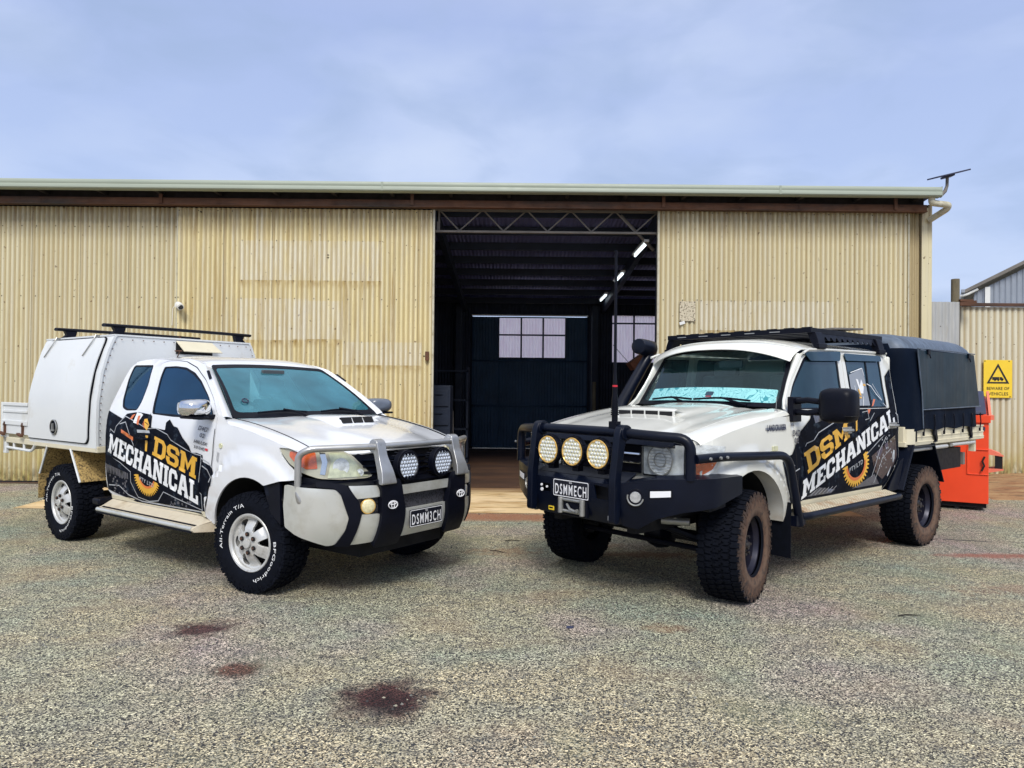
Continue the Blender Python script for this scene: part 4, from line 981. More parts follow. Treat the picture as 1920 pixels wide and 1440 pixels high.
def hilux(px, py, yaw):
    U = thing('utility_truck', 'white ute with white service canopy and silver bull bar, parked on the left facing right', 'ute', (px, py, 0), yaw)
    near, far = hs(-1), hs(1)
    seam_z = sinterp([-.45, -.18, .2, .49, .62], [1.287, 1.257, 1.187, 1.110, 1.065])
    door = [(-1.50, 1.295), (-1.611, 1.504), (-1.715, 1.69), (-1.735, 1.745), (-1.66, 1.765), (-1.50, 1.765), (-1.337, 1.752), (-1.114, 1.697), (-.882, 1.588), (-.658, 1.442), (-.50, 1.305), (-.492, 1.203), (-.505, 1.014), (-.539, .813), (-.58, .658), (-.60, .50), (-1.15, .50), (-1.69, .50), (-1.77, .70), (-1.70, 1.0), (-1.55, 1.20)]
    glass = [(-1.655, 1.713), (-1.461, 1.717), (-1.28, 1.703), (-1.095, 1.655), (-.938, 1.584), (-.719, 1.449), (-.593, 1.345), (-.535, 1.272), (-.972, 1.278), (-1.146, 1.278), (-1.488, 1.293), (-1.54, 1.415), (-1.619, 1.60)]
    rwin = [(-2.225, 1.735), (-1.861, 1.732), (-1.77, 1.56), (-1.735, 1.39), (-1.76, 1.317), (-1.947, 1.312), (-2.038, 1.338), (-2.102, 1.418), (-2.185, 1.595)]
    shell = [(-2.24, .56), (-2.265, .64), (-2.272, .9), (-2.27, 1.31), (-2.275, 1.55), (-2.27, 1.72), (-2.20, 1.775), (-2.0, 1.79), (-1.6, 1.792), (-1.33, 1.782), (-1.15, 1.755), (-1.0, 1.715), (-.86, 1.63), (-.62, 1.465), (-.43, 1.31), (-.40, 1.24), (-.42, 1.0), (-.47, .80), (-.535, .66), (-.58, .50), (-1.2, .485), (-1.75, .485), (-2.1, .50)]
    def grow(p, k):
        cx = sum(q[0] for q in p) / len(p); cy = sum(q[1] for q in p) / len(p)
        out = []
        for q in p:
            d = math.hypot(q[0] - cx, q[1] - cy); out.append((q[0] + (q[0] - cx) / d * k, q[1] + (q[1] - cy) / d * k))
        return out
    fen = [(-.445, 1.30)] + [(x, seam_z(x) - .035) for x in (-.30, -.1, .1, .3, .45)] + [(.53, 1.082), (.40, 1.098), (.31, 1.098), (.335, 1.04), (.39, .985), (.46, .935), (.52, .91), (.50, .875), (.36, .86)] + \
          [(-.01 + .475 * math.cos(t), .385 + .475 * math.sin(t)) for t in np.linspace(R(65), R(172), 16)] + [(-.505, .455), (-.585, .50), (-.535, .66), (-.487, .813), (-.455, 1.014), (-.445, 1.20)]
    for s, fn in ((-1, near), (1, far)):
        o = (0, s, 0)
        sh = panel('cab_side', rc(shell, .03), fn, M['white'], U, [rc(grow(door, .008), .03), rc(rwin, .03)], .07, .02, 0, o)
        panel('door', rc(door, .03), fn, M['white'], U, [rc(glass, .025)], .06, .018, .001, o)
        panel('window_trim', rc(grow(glass, .0), .025), fn, M['black'], U, [rc(grow(glass, -.022), .02)], .06, .008, -.002, o, bevel=0)
        panel('door_window', rc(grow(glass, -.018), .02), fn, M['tint'], U, (), .06, .004, -.006, o, bevel=0)
        panel('window_trim', rc(grow(rwin, .0), .025), fn, M['black'], U, [rc(grow(rwin, -.018), .02)], .06, .008, -.002, o, bevel=0)
        panel('rear_side_window', rc(grow(rwin, -.014), .02), fn, M['tint'], U, (), .06, .004, -.006, o, bevel=0)
        panel('front_fender', rc(fen, .012), fn, M['white'], U, (), .045, .015, .0, o)
        # arch lip shadow liner
        mb = MB(); V = []
        for t in np.linspace(R(20), R(200), 24):
            x, z = -.01 + .50 * math.cos(t), .385 + .50 * math.sin(t)
            V.append([(x, s * (HY(x, min(z, 1)) - .02), z), (x, s * .30, z)])
        mb.loft(V, closed=False, caps=False); mb.build('wheel_arch_liner', M['darkgap'], U, recalc=False)
        # rounded strip from the hood seam down to the fender side
        rings = []
        for x in np.linspace(-.44, .52, 16):
            zt = seam_z(x); A = Vector((x, s * .772, zt)); zb = zt - .035; Bp = Vector((x, s * (HY(x, zb)), zb)); C = Vector((x, s * (HY(x, zb) - .004), zt - .004))
            rings.append([A * (1 - t) ** 2 + C * 2 * t * (1 - t) + Bp * t * t for t in np.linspace(0, 1, 7)])
        mb = MB(); mb.loft(rings if s > 0 else [r_[::-1] for r_ in rings], closed=False, caps=False); mb.build('fender_top', M['white'], U, recalc=True, sharp=180)
        mb = MB(); mb.tube([(x, s * .770, seam_z(x) + .001) for x in np.linspace(-.40, .50, 16)], .0042, 6); mb.build('hood_gap', M['darkgap'], U)
    # dark core so that no light shows through
    mb = MB(); mb.bx(-2.2, -.45, -.78, .78, .52, 1.22); mb.bx(-.5, .62, -.55, .55, .45, 1.0); mb.bx(-4.3, -2.2, -.40, .40, .45, .62)
    mb.bx(-3.3, -2.85, -.7, .7, .33, .42); mb.cyl((-3.085, -.7, .37), (-3.085, .7, .37), .05, n=12); mb.cyl((0, -.7, .37), (0, .7, .37), .04, n=12); mb.bx(-.2, .7, -.45, .45, .28, .45)
    mb.build('chassis', M['darkgap'], U)
    # roof
    zr = sinterp([-2.25, -2.1, -1.7, -1.3, -1.08, -.99], [1.765, 1.80, 1.828, 1.815, 1.775, 1.728])
    def roof(x, y): 
        k = abs(y) / .62; return (x + .07 * (1 - k * k) * max(0, min(1, (x + 1.6) / .6)) * -1.6 * 0 - (.125 * (1 - k * k) if x > -1.0001 else .125 * (1 - k * k) * max(0, (x + 1.7) / .7)), y, zr(x) - .028 * k ** 4 - .012 * k * k)
    rp = [(-2.24, -.595), (-2.24, .595), (-1.5, .618), (-1.0, .60), (-1.0, -.60), (-1.5, -.618)]
    panel('roof', rc(rp, .03), roof, M['white'], U, (), .07, .012, 0, (0, 0, 1))
    # rails between roof and side, A pillars
    for s in (-1, 1):
        rings = []
        for (x, z, xe, ye) in [(-2.26, 1.765, -2.24, .58), (-2.1, 1.785, -2.1, .60), (-1.6, 1.792, -1.6, .615), (-1.33, 1.782, -1.33, .612), (-1.15, 1.755, -1.13, .605), (-1.0, 1.712, -1.0, .598)]:
            e = Vector(roof(xe, s * ye)); e.z -= .002; b_ = Vector((x, s * HY(x, z), z)); c = Vector(((x + xe) / 2, s * (max(ye, HY(x, z)) ), max(z, e.z) - .004)); rings.append([b_ * (1 - t) ** 2 + c * 2 * t * (1 - t) + e * t * t for t in np.linspace(0, 1, 6)])
        for (t0, xs, zs) in ((.25, -.86, 1.628), (.62, -.62, 1.463), (1., -.42, 1.30)):
            a = Vector((-1.03, s * .590, 1.722)); b2 = Vector((-.416, s * .784, 1.285)); e = a + (b2 - a) * t0 if t0 > .3 else a + (b2 - a) * .26
            b_ = Vector((xs, s * HY(xs, zs), zs)); c = (e + b_) / 2 + Vector((.02, s * .015, .012)); rings.append([b_ * (1 - t) ** 2 + c * 2 * t * (1 - t) + e * t * t for t in np.linspace(0, 1, 6)])
        mb = MB(); mb.loft(rings, closed=False, caps=False); mb.build('roof_rail', M['white'], U, sharp=180)
    # windscreen
    def ws(u, v):   # u -1..1, v 0..1
        k = 1 - u * u
        x = (-.416 + .10 * k) * (1 - v) + (-1.03 - .125 * k * .2) * v + .02 * math.sin(v * math.pi) - .0
        y = u * (.784 * (1 - v) + .597 * v); z = (1.285 + .0 * k) * (1 - v) + (1.722 + .022 * k) * v + .012 * math.sin(v * math.pi)
        return (x - .08 * k * v, y, z)
    wpoly = [(-1, 0), (1, 0), (1, 1), (-1, 1)]
    panel('windscreen', rc(wpoly, .06), ws, M['screen'], U, (), .12, .004, 0, (1, 0, .5), bevel=0)
    panel('windscreen_surround', rc(wpoly, .05), ws, M['black'], U, [rc([(-.955, .09), (.955, .09), (.955, .93), (-.955, .93)], .08)], .09, .004, .003, (1, 0, .5), bevel=0)
    mb = MB(); pts = [ws(-.80, .24)]
    c = Vector(ws(-.80, .27)); a = (Vector(ws(-.76, .27)) - c).normalized(); b_ = (Vector(ws(-.80, .3)) - c).normalized()
    mb.tube([c + (a * math.cos(t) + b_ * math.sin(t)) * .026 + Vector((.01, 0, .01)) for t in np.linspace(0, 6.283, 17)], .006, 5, caps=False)
    mb.build('windscreen_sticker', M['navy'], U)
    # cowl and wipers
    mb = MB(); mb.loft([[(-.43 + .10 * (1 - u * u) - .02, u * .76, 1.272), (-.36 + .11 * (1 - u * u), u * .775, 1.276)] for u in np.linspace(-1, 1, 14)], closed=False, caps=False); mb.build('cowl_panel', M['black'], U)
    for (u0, u1, v1, piv) in ((-.15, -.74, .10, -.2), (.62, .05, .10, .62)):
        mb = MB(); P0 = Vector(ws(piv, -.02)) + Vector((.03, 0, .015)); P1 = Vector(ws((u0 + u1) / 2, .08)) + Vector((.03, 0, .03)); mb.tube([P0, (P0 + P1) / 2 + Vector((0, 0, .012)), P1], [.014, .010, .007], 8)
        mb.tube([Vector(ws(u, .055 + .03 * (1 - abs(2 * (u - u0) / (u1 - u0) - 1)))) + Vector((.018, 0, .016)) for u in np.linspace(u0, u1, 6)], .008, 6); mb.build('wiper', M['black'], U)
    # hood
    hzc = sinterp([-.45, -.1, .3, .6, .72, .80], [1.302, 1.278, 1.212, 1.145, 1.112, 1.078])
    def hood(x, y):
        k = abs(y) / .77; xx = x + (.80 - .47 * y * y - .80) * max(0, min(1, (x + .40) / 1.2)) ** 1.4
        if x < 0: xx += -.10 * k * k * min(1, -x / .4)
        e = min(1, (x + .45) / 1.25); dz = (.016 + .018 * e) * k * k + .012 * k ** 6
        # sculpted crease ramps beside the centre
        dz -= .012 * math.exp(-((k - .62) / .16) ** 2) * min(1, max(0, (x + .4) / .3))
        w = k ** 2.4; dz = .012 * math.exp(-((k - .60) / .16) ** 2) * min(1, max(0, (x + .4) / .3)) + .006 * k ** 8
        return (xx, y, (hzc(x) - .012 * k * k) * (1 - w) + (seam_z(xx) + .002) * w - dz)
    hp = [(-.36, -.765), (.80, -.765), (.80, .765), (-.36, .765)]
    panel('hood', rc(hp, .05), hood, M['white'], U, (), .07, .014, 0, (0, 0, 1))
    # hood scoop: low raised pad with three openings in its nose
    mb = MB(); rings = []
    for (x, w, hgt) in ((-.34, .15, .0), (-.26, .20, .020), (.0, .22, .046), (.10, .22, .058), (.155, .218, .052), (.195, .225, -.002)):
        rings.append([(x, y * w / .2, hood(x, y)[2] - .004 + hgt * max(0, 1 - (abs(y) / .2) ** 6)) for y in np.linspace(-.2, .2, 15)])
    mb.loft(rings, closed=False, caps=False); mb.build('hood_scoop', M['white'], U, sharp=50)
    mb = MB()
    for k in range(3):
        yc = (k - 1) * .118; V = [(.175, yc - .052, hood(.175, yc)[2] + .012), (.175, yc + .052, hood(.175, yc)[2] + .012), (.150, yc + .052, hood(.15, yc)[2] + .055), (.150, yc - .052, hood(.15, yc)[2] + .055)]
        V = [(v[0] + .012, v[1], v[2] + .001) for v in V]; mb.add(V + [(v[0] - .03, v[1], v[2] - .004) for v in V], [(0, 1, 2, 3), (0, 4, 5, 1), (1, 5, 6, 2), (2, 6, 7, 3), (3, 7, 4, 0)])
    mb.build('scoop_opening', M['darkgap'], U, bevel=.004)
    # nose: grille, headlights
    fas = railcurve(HFC, .22, .86)
    panel('grille', [(-.60, .86), (.60, .86), (.56, 1.03), (.42, 1.065), (-.42, 1.065), (-.56, 1.03)], fas, M['black'], U, (), .06, .02, -.012, (1, 0, 0))
    mb = MB()
    for z in (.91, .955, 1.0): mb.tube([Vector(fas(s, z)) + Vector((.004, 0, 0)) for s in np.linspace(-.46, .46, 13)], .010, 6)
    mb.build('grille_bar', M['blackbar'], U)
    panel('nose_panel', [(-.98, .80), (.98, .80), (.98, .90), (.8, .88), (.60, .865), (-.60, .865), (-.8, .88), (-.98, .90)], fas, M['black'], U, (), .06, .02, -.02, (1, 0, 0))
    for s in (-1, 1):
        P = [(s * .385, .885), (s * .44, .872), (s * .62, .872), (s * .80, .885), (s * .92, .925), (s * 1.01, .985), (s * 1.065, 1.05), (s * 1.085, 1.093), (s * .98, 1.103), (s * .78, 1.090), (s * .60, 1.078), (s * .53, 1.04)]
        if s > 0: P = P[::-1]
        P = rc(P, .02, 3); g = grow(P, -.008)
        hl = panel('headlight', P, fas, M['pvc'], U, (), .05, .03, -.004, (1, s * .6, 0), bevel=0)
        mb = MB(); q = lambda u, z: Vector(fas(s * u, z))
        patch(mb, [(s * u, z) for u, z in ((.42, .885), (.74, .888), (.70, 1.0), (.71, 1.066), (.60, 1.064), (.555, 1.035))], fas, (), .04, 0, .001, (1, s * .6, 0)); 
        mb.build('reflector', M['lensyellow'], hl, recalc=False)
        mb = MB(); patch(mb, [(s * u, z) for u, z in ((.755, .91), (.79, .915), (.765, 1.0), (.775, 1.07), (.735, 1.068), (.725, 1.0))], fas, (), .04, 0, .001, (1, s * .6, 0)); mb.build('divider', M['chrome'], hl, recalc=False)
        mb = MB(); patch(mb, rc([(s * u, z) for u, z in ((.80, .955), (.88, .95), (.95, .985), (1.0, 1.04), (.99, 1.075), (.80, 1.07))], .01, 3), fas, (), .04, 0, .0015, (1, s * .6, 0)); mb.build('indicator', M['amber'], hl, recalc=False)
        mb = MB()
        for (uc, zc, rr_) in ((.63, .965, .062), (.49, .915, .028)):
            c = q(uc, zc); n = Vector((1, s * .45, .1)).normalized(); a = n.cross(Vector((0, 0, 1))).normalized(); b2 = a.cross(n)
            mb.cyl(c - n * .012, c + n * .003, rr_ * .93, rr_, 24); mb.cyl(c + n * .003, c + n * .007, rr_ * .5, rr_ * .35, 16)
        mb.build('lamp_bowl', M['lens'], hl)
        mb = MB(); patch(mb, g, fas, (), .05, 0, .014, (1, s * .6, 0)); mb.build('lens_cover', M['clearlens'], hl, recalc=False)
    # ---------------- bull bar bumper
    bf = railcurve(HBC, .0, .6)
    def bfr(s, z):     # slight barrel towards the bottom
        x, y, z_ = bf(s, z); k = max(0, (.60 - z)); return (x - 1.6 * k * k - .25 * max(0, z - .80), y * (1 - .5 * k * k), z)
    for s in (-1, 1):
        o = (1, s * .8, 0); m = lambda P: [(s * abs(a), b_) for a, b_ in P] if s < 0 else [(abs(a), b_) for a, b_ in P][::-1]
        panel('bumper_end', rc(m([(1.15, .845), (1.09, .842), (.775, .815), (.735, .78), (.68, .615), (.70, .531), (.754, .432), (.81, .424), (.93, .465), (1.15, .548), (1.17, .70)]), .02), bfr, M['silver'], U, (), .05, .02, .02, o, bevel=.006)
        panel('corner_pad', rc(m([(.90, .868), (.855, .872), (.70, .845), (.62, .733), (.60, .64), (.615, .577), (.655, .42), (.76, .425), (.705, .531), (.685, .615), (.74, .785), (.78, .82), (.90, .835)]), .01), bfr, M['black'], U, (), .045, .04, .032, o, bevel=.006)
        panel('top_bar', rc(m([(.685, .838), (.50, .832), (.455, .825), (.455, .752), (.639, .748)]), .01), bfr, M['silver'], U, (), .05, .04, .022, o, bevel=.008)
        panel('fog_recess', m([(.64, .745), (.455, .748), (.455, .632), (.60, .636)]), bfr, M['mesh'], U, (), .05, .01, -.01, o, bevel=0)
        panel('lower_bar', rc(m([(.603, .634), (.458, .629), (.455, .50), (.488, .433), (.66, .426)]), .012), bfr, M['silver'], U, (), .05, .03, .022, o, bevel=.006)
        panel('upright_pad', rc(m([(.50, .868), (.285, .858), (.262, .743), (.238, .643), (.25, .50), (.262, .405), (.49, .405), (.462, .60), (.462, .80)]), .02), bfr, M['black'], U, (), .045, .05, .052, o, bevel=.012)
        panel('side_skirt', m([(1.17, .86), (1.15, .545), (1.30, .62), (1.42, .84)]), lambda a, b_: (.36 - (abs(a) - 1.15) * .8, s * (.90 - .0 * b_), b_), M['black'], U, (), .08, .02, 0, (0, s, 0))
        # fog lamp, badge
        c = Vector(bfr(s * .545, .69)); n = Vector((1, s * .45, 0)).normalized()
        mb = MB(); mb.cyl(c - n * .03, c + n * .018, .052, .056, 24); fl = mb.build('fog_light', M['goldring'] if s < 0 else M['steel'], U, bevel=.004)
        mb = MB(); mb.cyl(c + n * .018, c + n * .024, .048, .04, 24); mb.build('lens', M['ledgold'] if s < 0 else M['led'], fl)
        mb = MB(); cc = Vector(bfr(s * .372, .69)) + Vector((.068, s * .012, 0)); emblem3(mb, cc, Vector((-s * .22 * 0 - .12 * (-s), 1, 0)) if s > 0 else Vector((.12, 1, 0)), (0, 0, 1), .082, .056); mb.build('badge', M['platew'], U)
    panel('centre_bar', rc([(-.29, .812), (.29, .812), (.28, .747), (-.28, .747)], .01), bfr, M['silver'], U, (), .05, .05, .024, (1, 0, 0), bevel=.01)
    panel('bumper_top', [(-1.08, 0), (1.08, 0), (1.08, 1), (-1.08, 1)], lambda a, b_: (bf(a, .85)[0] - .16 * b_ * min(1, 1), bf(a, .85)[1] * (1 - .07 * b_), .845 + .01 * b_ ), M['black'], U, (), .08, .01, 0, (0, 0, 1))
    panel('mesh_grille', [(-.29, .75), (.29, .75), (.28, .628), (-.28, .628)], bfr, M['mesh'], U, (), .05, .01, -.012, (1, 0, 0), bevel=0)
    panel('plate_panel', rc([(-.262, .634), (.262, .634), (.272, .432), (-.272, .432)], .012), bfr, M['silver'], U, (), .05, .03, .018, (1, 0, 0), bevel=.008)
    panel('bumper_inner', [(-1.0, .42), (1.0, .42), (1.0, .84), (-1.0, .84)], bfr, M['darkgap'], U, (), .08, .01, -.05, (1, 0, 0), bevel=0)
    # plate
    def plate(root, x, y, z, txt, nrm=(1, 0, 0)):
        mb = MB(); mb.bx(x - .006, x, y - .186, y + .186, z - .067, z + .067); p = mb.build('number_plate', M['plate'], root, bevel=.004)
        mb = MB(); v2, F = tri2d(rc([(-.182, -.063), (.182, -.063), (.182, .063), (-.182, .063)], .012), [rc([(-.177, -.058), (.177, -.058), (.177, .058), (-.177, .058)], .010)], .5, False)
        mb.add([(x + .001, y + a, z + b_) for a, b_ in v2], F)
        fonttext(mb, txt, boxmap((x + .0015, y, z - .009), (0, 1, 0), (0, 0, 1), .325, .080), bold=.014); fonttext(mb, 'WA', boxmap((x + .0015, y, z + .046), (0, 1, 0), (0, 0, 1), .030, .016), bold=.01)
        mb.build('plate_lettering', M['platew'], p, smooth=False)
    plate(U, .941, .012, .551, 'DSMM3CH')
    # tube and uprights
    mb = MB()
    z0 = 1.105
    pts = [(.555, -.905, .76), (.555, -.905, 1.06), (.62, -.86, 1.102), (.84, -.52, 1.110), (.865, -.30, 1.108), (.87, 0, 1.108), (.865, .30, 1.108), (.84, .52, 1.110), (.62, .86, 1.102), (.555, .905, 1.06), (.555, .905, .76)]
    mb.tube(fillet(pts, [0, .10, .12, .2, .1, .1, .1, .2, .12, .10, 0], 6), .0245, 14)
    for s in (-1, 1): mb.tube([(.555, s * .905, .80), (.585, s * .905, .735), (.60, s * .895, .70)], [.026, .026, .006], 12)
    mb.build('top_tube', M['alu'], U)
    for s in (-1, 1):
        A = [(.80, 1.07), (.795, 1.140), (.83, 1.168), (.878, 1.150), (.905, 1.04), (.955, .93), (.972, .862), (.975, .84), (.93, .84), (.90, .93), (.86, 1.02), (.84, 1.065)]
        A = rc(A, .02, 3)
        mb = MB(); y0, y1 = s * .375, s * .462
        rings = []
        def pts_(y, k): return [(x + k * 0, y, z) for x, z in A]
        a_, b_ = sorted((y0, y1)); mb.prism(A, 'y', a_, b_)
        # flare outwards towards the foot
        mb.v = [(v[0], v[1] + s * -.0 + (.03 if (v[1] > (a_ + b_) / 2) else -.03) * max(0, min(1, (1.05 - v[2]) / .2)), v[2]) for v in mb.v]
        mb.build('upright', M['alu'], U, bevel=.006)
    # driving lights
    for i, y in enumerate((-.197, .192)):
        c = Vector((.895, y, .958)); mb = MB(); mb.cyl(c, c + Vector((.05, 0, 0)), .118, .118, 36); mb.cyl(c - Vector((.05, 0, 0)), c, .07, .10, 24)
        for k in range(18):
            t = 2 * math.pi * k / 18; mb.box(c + Vector((-.01, .108 * math.cos(t), .108 * math.sin(t))), (.07, .012, .012), Matrix.Rotation(t, 3, 'X'))
        mb.bx(.86, .92, y - .02, y + .02, .82, .86)
        d = mb.build('driving_light', M['black'], U, bevel=.004)
        mb = MB(); mb.cyl(c + Vector((.048, 0, 0)), c + Vector((.053, 0, 0)), .101, n=36); mb.build('reflector', M['led'], d)
        mb = MB()
        for j in range(-3, 4):
            for k in range(-3, 4):
                yy, zz = k * .029 + (j % 2) * .0145, j * .026
                if math.hypot(yy, zz) < .092: mb.cyl(c + Vector((.053, yy, zz)), c + Vector((.060, yy, zz)), .0125, .006, 8)
        mb.build('led_cell', M['cellblue'], d, sharp=60)
        mb = MB()
        mb.tube([c + Vector((.056, .103 * math.cos(t), .103 * math.sin(t))) for t in np.linspace(0, 6.283, 33)], .0055, 6, caps=False)
        for (yy, zz) in ((-.035, .087), (.035, .087), (-.035, -.087), (.035, -.087), (0, .087), (0, -.087)): mb.box(c + Vector((.058, yy, zz)), (.008, .022, .022))
        mb.build('lamp_bezel', M['black'], d)
    # mirrors
    MY = {-1: 1.0, 1: .955}
    for s in (-1, 1):
        mb = MB(); rings = []
        for (x, ky, kz) in ((-.70, .45, .55), (-.685, .85, .86), (-.62, 1, 1), (-.54, .95, .96), (-.50, .7, .75), (-.485, .3, .35)):
            rings.append([(x + .02 * math.cos(t), s * (MY[s] + .125 * ky * (abs(math.cos(t)) ** .6) * (1 if math.cos(t) > 0 else -1)), 1.368 + .070 * kz * (abs(math.sin(t)) ** .6) * (1 if math.sin(t) > 0 else -1)) for t in np.linspace(0, 2 * math.pi, 24, False)])
        mb.loft(rings); mi = mb.build('side_mirror', M['chrome'] if s < 0 else M['mirrorgrey'], U, sharp=60)
        mb = MB(); mb.bx(-.64, -.53, s * .84, s * 1.0, 1.275, 1.315); mb.bx(-.66, -.50, s * .93, s * 1.09, 1.284, 1.304); mb.build('mirror_arm', M['black'], mi, bevel=.01)
    # door handles, side repeater, pillar vent, fuel cap
    for s in (-1, 1):
        mb = MB(); z = 1.075; mb.tube([(-1.66, s * (HY(-1.66, z) + .004), z), (-1.64, s * (HY(-1.6, z) + .032), z), (-1.50, s * (HY(-1.5, z) + .032), z), (-1.48, s * (HY(-1.48, z) + .004), z)], .012, 8); mb.build('door_handle', M['wrap'], U)
        mb = MB(); z = 1.075; x = -.40; mb.cyl((x, s * (HY(x, z) - .002), z), (x, s * (HY(x, z) + .010), z), .021, n=14); mb.build('side_indicator', M['lensyellow'], U, bevel=.003)
        panel('pillar_vent', rc([(-.93, 1.668), (-.895, 1.672), (-.80, 1.606), (-.825, 1.594)], .006, 2), hs(s), M['black'], U, (), .05, .006, .008, (0, s, 0), bevel=0)
    # side steps
    for s in (-1, 1):
        prof = [(s * .80, .515), (s * .835, .50), (s * .96, .435), (s * 1.0, .425), (s * 1.005, .40), (s * .99, .385), (s * .82, .385)]
        mb = MB(); mb.prism(prof if s < 0 else prof[::-1], 'x', -2.18, -.46)
        mb.v = [(v[0] + (.12 if v[0] > -1 and abs(v[1]) < .9 else 0) * 0 - (.14 if v[0] > -1 and abs(v[1]) > .9 else 0), v[1], v[2]) for v in mb.v]
        st = mb.build('side_step', M['creamstep'], U, bevel=.006)
        mb = MB(); mb.add([(-2.14, s * .955, .4395), (-.62, s * .955, .4395), (-.62, s * .975, .4335), (-2.14, s * .975, .4335)], [(0, 1, 2, 3)]); mb.bx(-2.16, -.61, s * 1.002, s * 1.012, .384, .396); mb.build('step_edge', M['black'], st)
        mb = MB(); mb.tube([(-2.17, s * .992, .412), (-.62, s * .992, .412)], .020, 10); mb.build('step_lip', M['silver'], st)
        mb = MB(); mb.bx(-2.3, -.5, s * .62, s * .80, .46, .56); mb.bx(-2.32, -2.18, s * .70, s * .98, .44, .50); mb.build('sill_box', M['black'], U, bevel=.02)
        mb = MB(); patch(mb, [(-.60, .495), (-.60, .53), (-2.18, .53), (-2.18, .495)], hs(s), (), .1, .01, .004, (0, s, 0)); mb.build('sill_trim', M['creamtray'], U)
    # rear wall of the cab
    mb = MB(); mb.bx(-2.27, -2.22, -.80, .80, .6, 1.3); mb.bx(-2.262, -2.22, -.62, .62, 1.3, 1.77); mb.build('cab_back', M['white'], U, bevel=.02)
    # seats, dash, wheel
    for s in (-1, 1):
        mb = MB(); mb.loft([[(x, s * .37 + y, z) for x, y, z in ((-1.42 + a, -.24, .98), (-1.30 + a, -.24, .98), (-1.30 + a, .24, .98), (-1.42 + a, .24, .98))] for a in (0,)] + [[(-1.52, s * .37 - .22, 1.42), (-1.42, s * .37 - .22, 1.42), (-1.42, s * .37 + .22, 1.42), (-1.52, s * .37 + .22, 1.42)]])
        mb.box((-1.50, s * .37, 1.53), (.09, .26, .17)); mb.build('seat', M['seat'], U, bevel=.03)
    mb = MB(); mb.bx(-.86, -.44, -.74, .74, 1.0, 1.235); mb.build('dashboard', M['dash'], U, bevel=.03)
    mb = MB(); n = Vector((-.85, 0, .5)).normalized(); a = Vector((0, 1, 0)); b2 = n.cross(a); c = Vector((-.93, -.37, 1.24)); mb.tube([c + (a * math.cos(t) + b2 * math.sin(t)) * .18 for t in np.linspace(0, 6.283, 33)], .015, 8, caps=False); mb.cyl(c, c - n * .05, .06, n=16); mb.build('steering_wheel', M['dash'], U)
    mb = MB(); mb.box((-.98, 0, 1.665), (.03, .24, .06)); mb.build('rear_view_mirror', M['dash'], U, bevel=.01)
    # ---------------- canopy on the tray
    X0, X1 = -3.90, -2.42
    half = [(.90, .93), (.905, 1.15), (.900, 1.39), (.865, 1.66), (.80, 1.89), (.755, 2.0), (.735, 2.022)]
    sec = [(-y, z) for y, z in half] + [(y, z) for y, z in half[::-1]]
    mb = MB()
    def csec(x, k=0, top=0): return [(x - (0), y, z) for y, z in sec]
    mb.loft([csec(X0), csec(X1)]); cn = mb.build('canopy', M['canopywhite'], U, bevel=.012, sharp=25)
    for s in (-1, 1):
        cf = sinterp([q[1] for q in half], [q[0] for q in half]); fn = lambda x, z, s=s: (x, s * cf(z), z)
        D = rc([(-3.872, .985), (-2.60, .985), (-2.565, 1.02), (-2.545, 1.40), (-2.52, 1.95), (-2.545, 1.995), (-3.70, 1.995), (-3.76, 1.96), (-3.83, 1.70), (-3.885, 1.40), (-3.885, 1.03)], .05)
        d = panel('canopy_seal', grow(D, .016), fn, M['rubber'], U, (), .08, .01, .010, (0, s, 0), bevel=0)
        d = panel('canopy_door', D, fn, M['canopywhite'], U, (), .08, .02, .018, (0, s, 0), bevel=.008)
        mb = MB(); c = Vector(fn(-3.25, 1.115)) + Vector((0, s * .02, 0)); 
        mb.cyl(c, c + Vector((0, s * .008, 0)), .075, n=28); lk = mb.build('door_lock', M['rubber'], d)
        mb = MB(); mb.tube([c + Vector((.072 * math.cos(t), s * .01, .072 * math.sin(t))) for t in np.linspace(0, 6.283, 29)], .006, 5, caps=False); mb.box(c + Vector((0, s * .012, .0)), (.022, .02, .075)); mb.box(c + Vector((0, s * .012, -.03)), (.06, .016, .018)); mb.build('lock_handle', M['steel'], d)
        for xa in (-3.60, -2.74):
            mb = MB(); mb.tube([Vector(fn(xa, 2.01)) + Vector((0, s * .02, .03)), Vector(fn(xa + .01, 1.99)) + Vector((0, s * .035, 0)), Vector(fn(xa - .09, 1.835)) + Vector((0, s * .03, 0)), Vector(fn(xa - .10, 1.83)) + Vector((0, s * .03, 0))], .006, 6)
            mb.bx(xa - .03, xa + .03, s * .72, s * .765, 2.0, 2.035); mb.build('hinge', M['steel'], d)
    mb = MB(); mb.bx(X0 - .01, X1 + .008, -.745, .745, 2.018, 2.034); mb.bx(X1, X1 + .014, -.90, .90, .925, .96)
    for s in (-1, 1):
        for i in range(len(half) - 1):
            (ya, za), (yb, zb) = half[i], half[i + 1]; mb.add([(X1 + .002, s * (ya + .004), za), (X1 + .010, s * (ya + .004), za), (X1 + .010, s * (yb + .004), zb), (X1 + .002, s * (yb + .004), zb), (X1 + .002, s * (ya - .02), za), (X1 + .010, s * (ya - .02), za), (X1 + .010, s * (yb - .02), zb), (X1 + .002, s * (yb - .02), zb)], [(0, 1, 2, 3), (5, 4, 7, 6), (1, 5, 6, 2), (0, 3, 7, 4)])
    mb.build('canopy_trim', M['canopywhite'], U)
    mb = MB()
    for s in (-1, 1):
        cf2 = sinterp([q[1] for q in half], [q[0] for q in half])
        for k in range(16): z = .98 + .065 * k; mb.cyl((X1 + .010, s * (cf2(z) - .035), z), (X1 + .014, s * (cf2(z) - .035), z), .006, n=6)
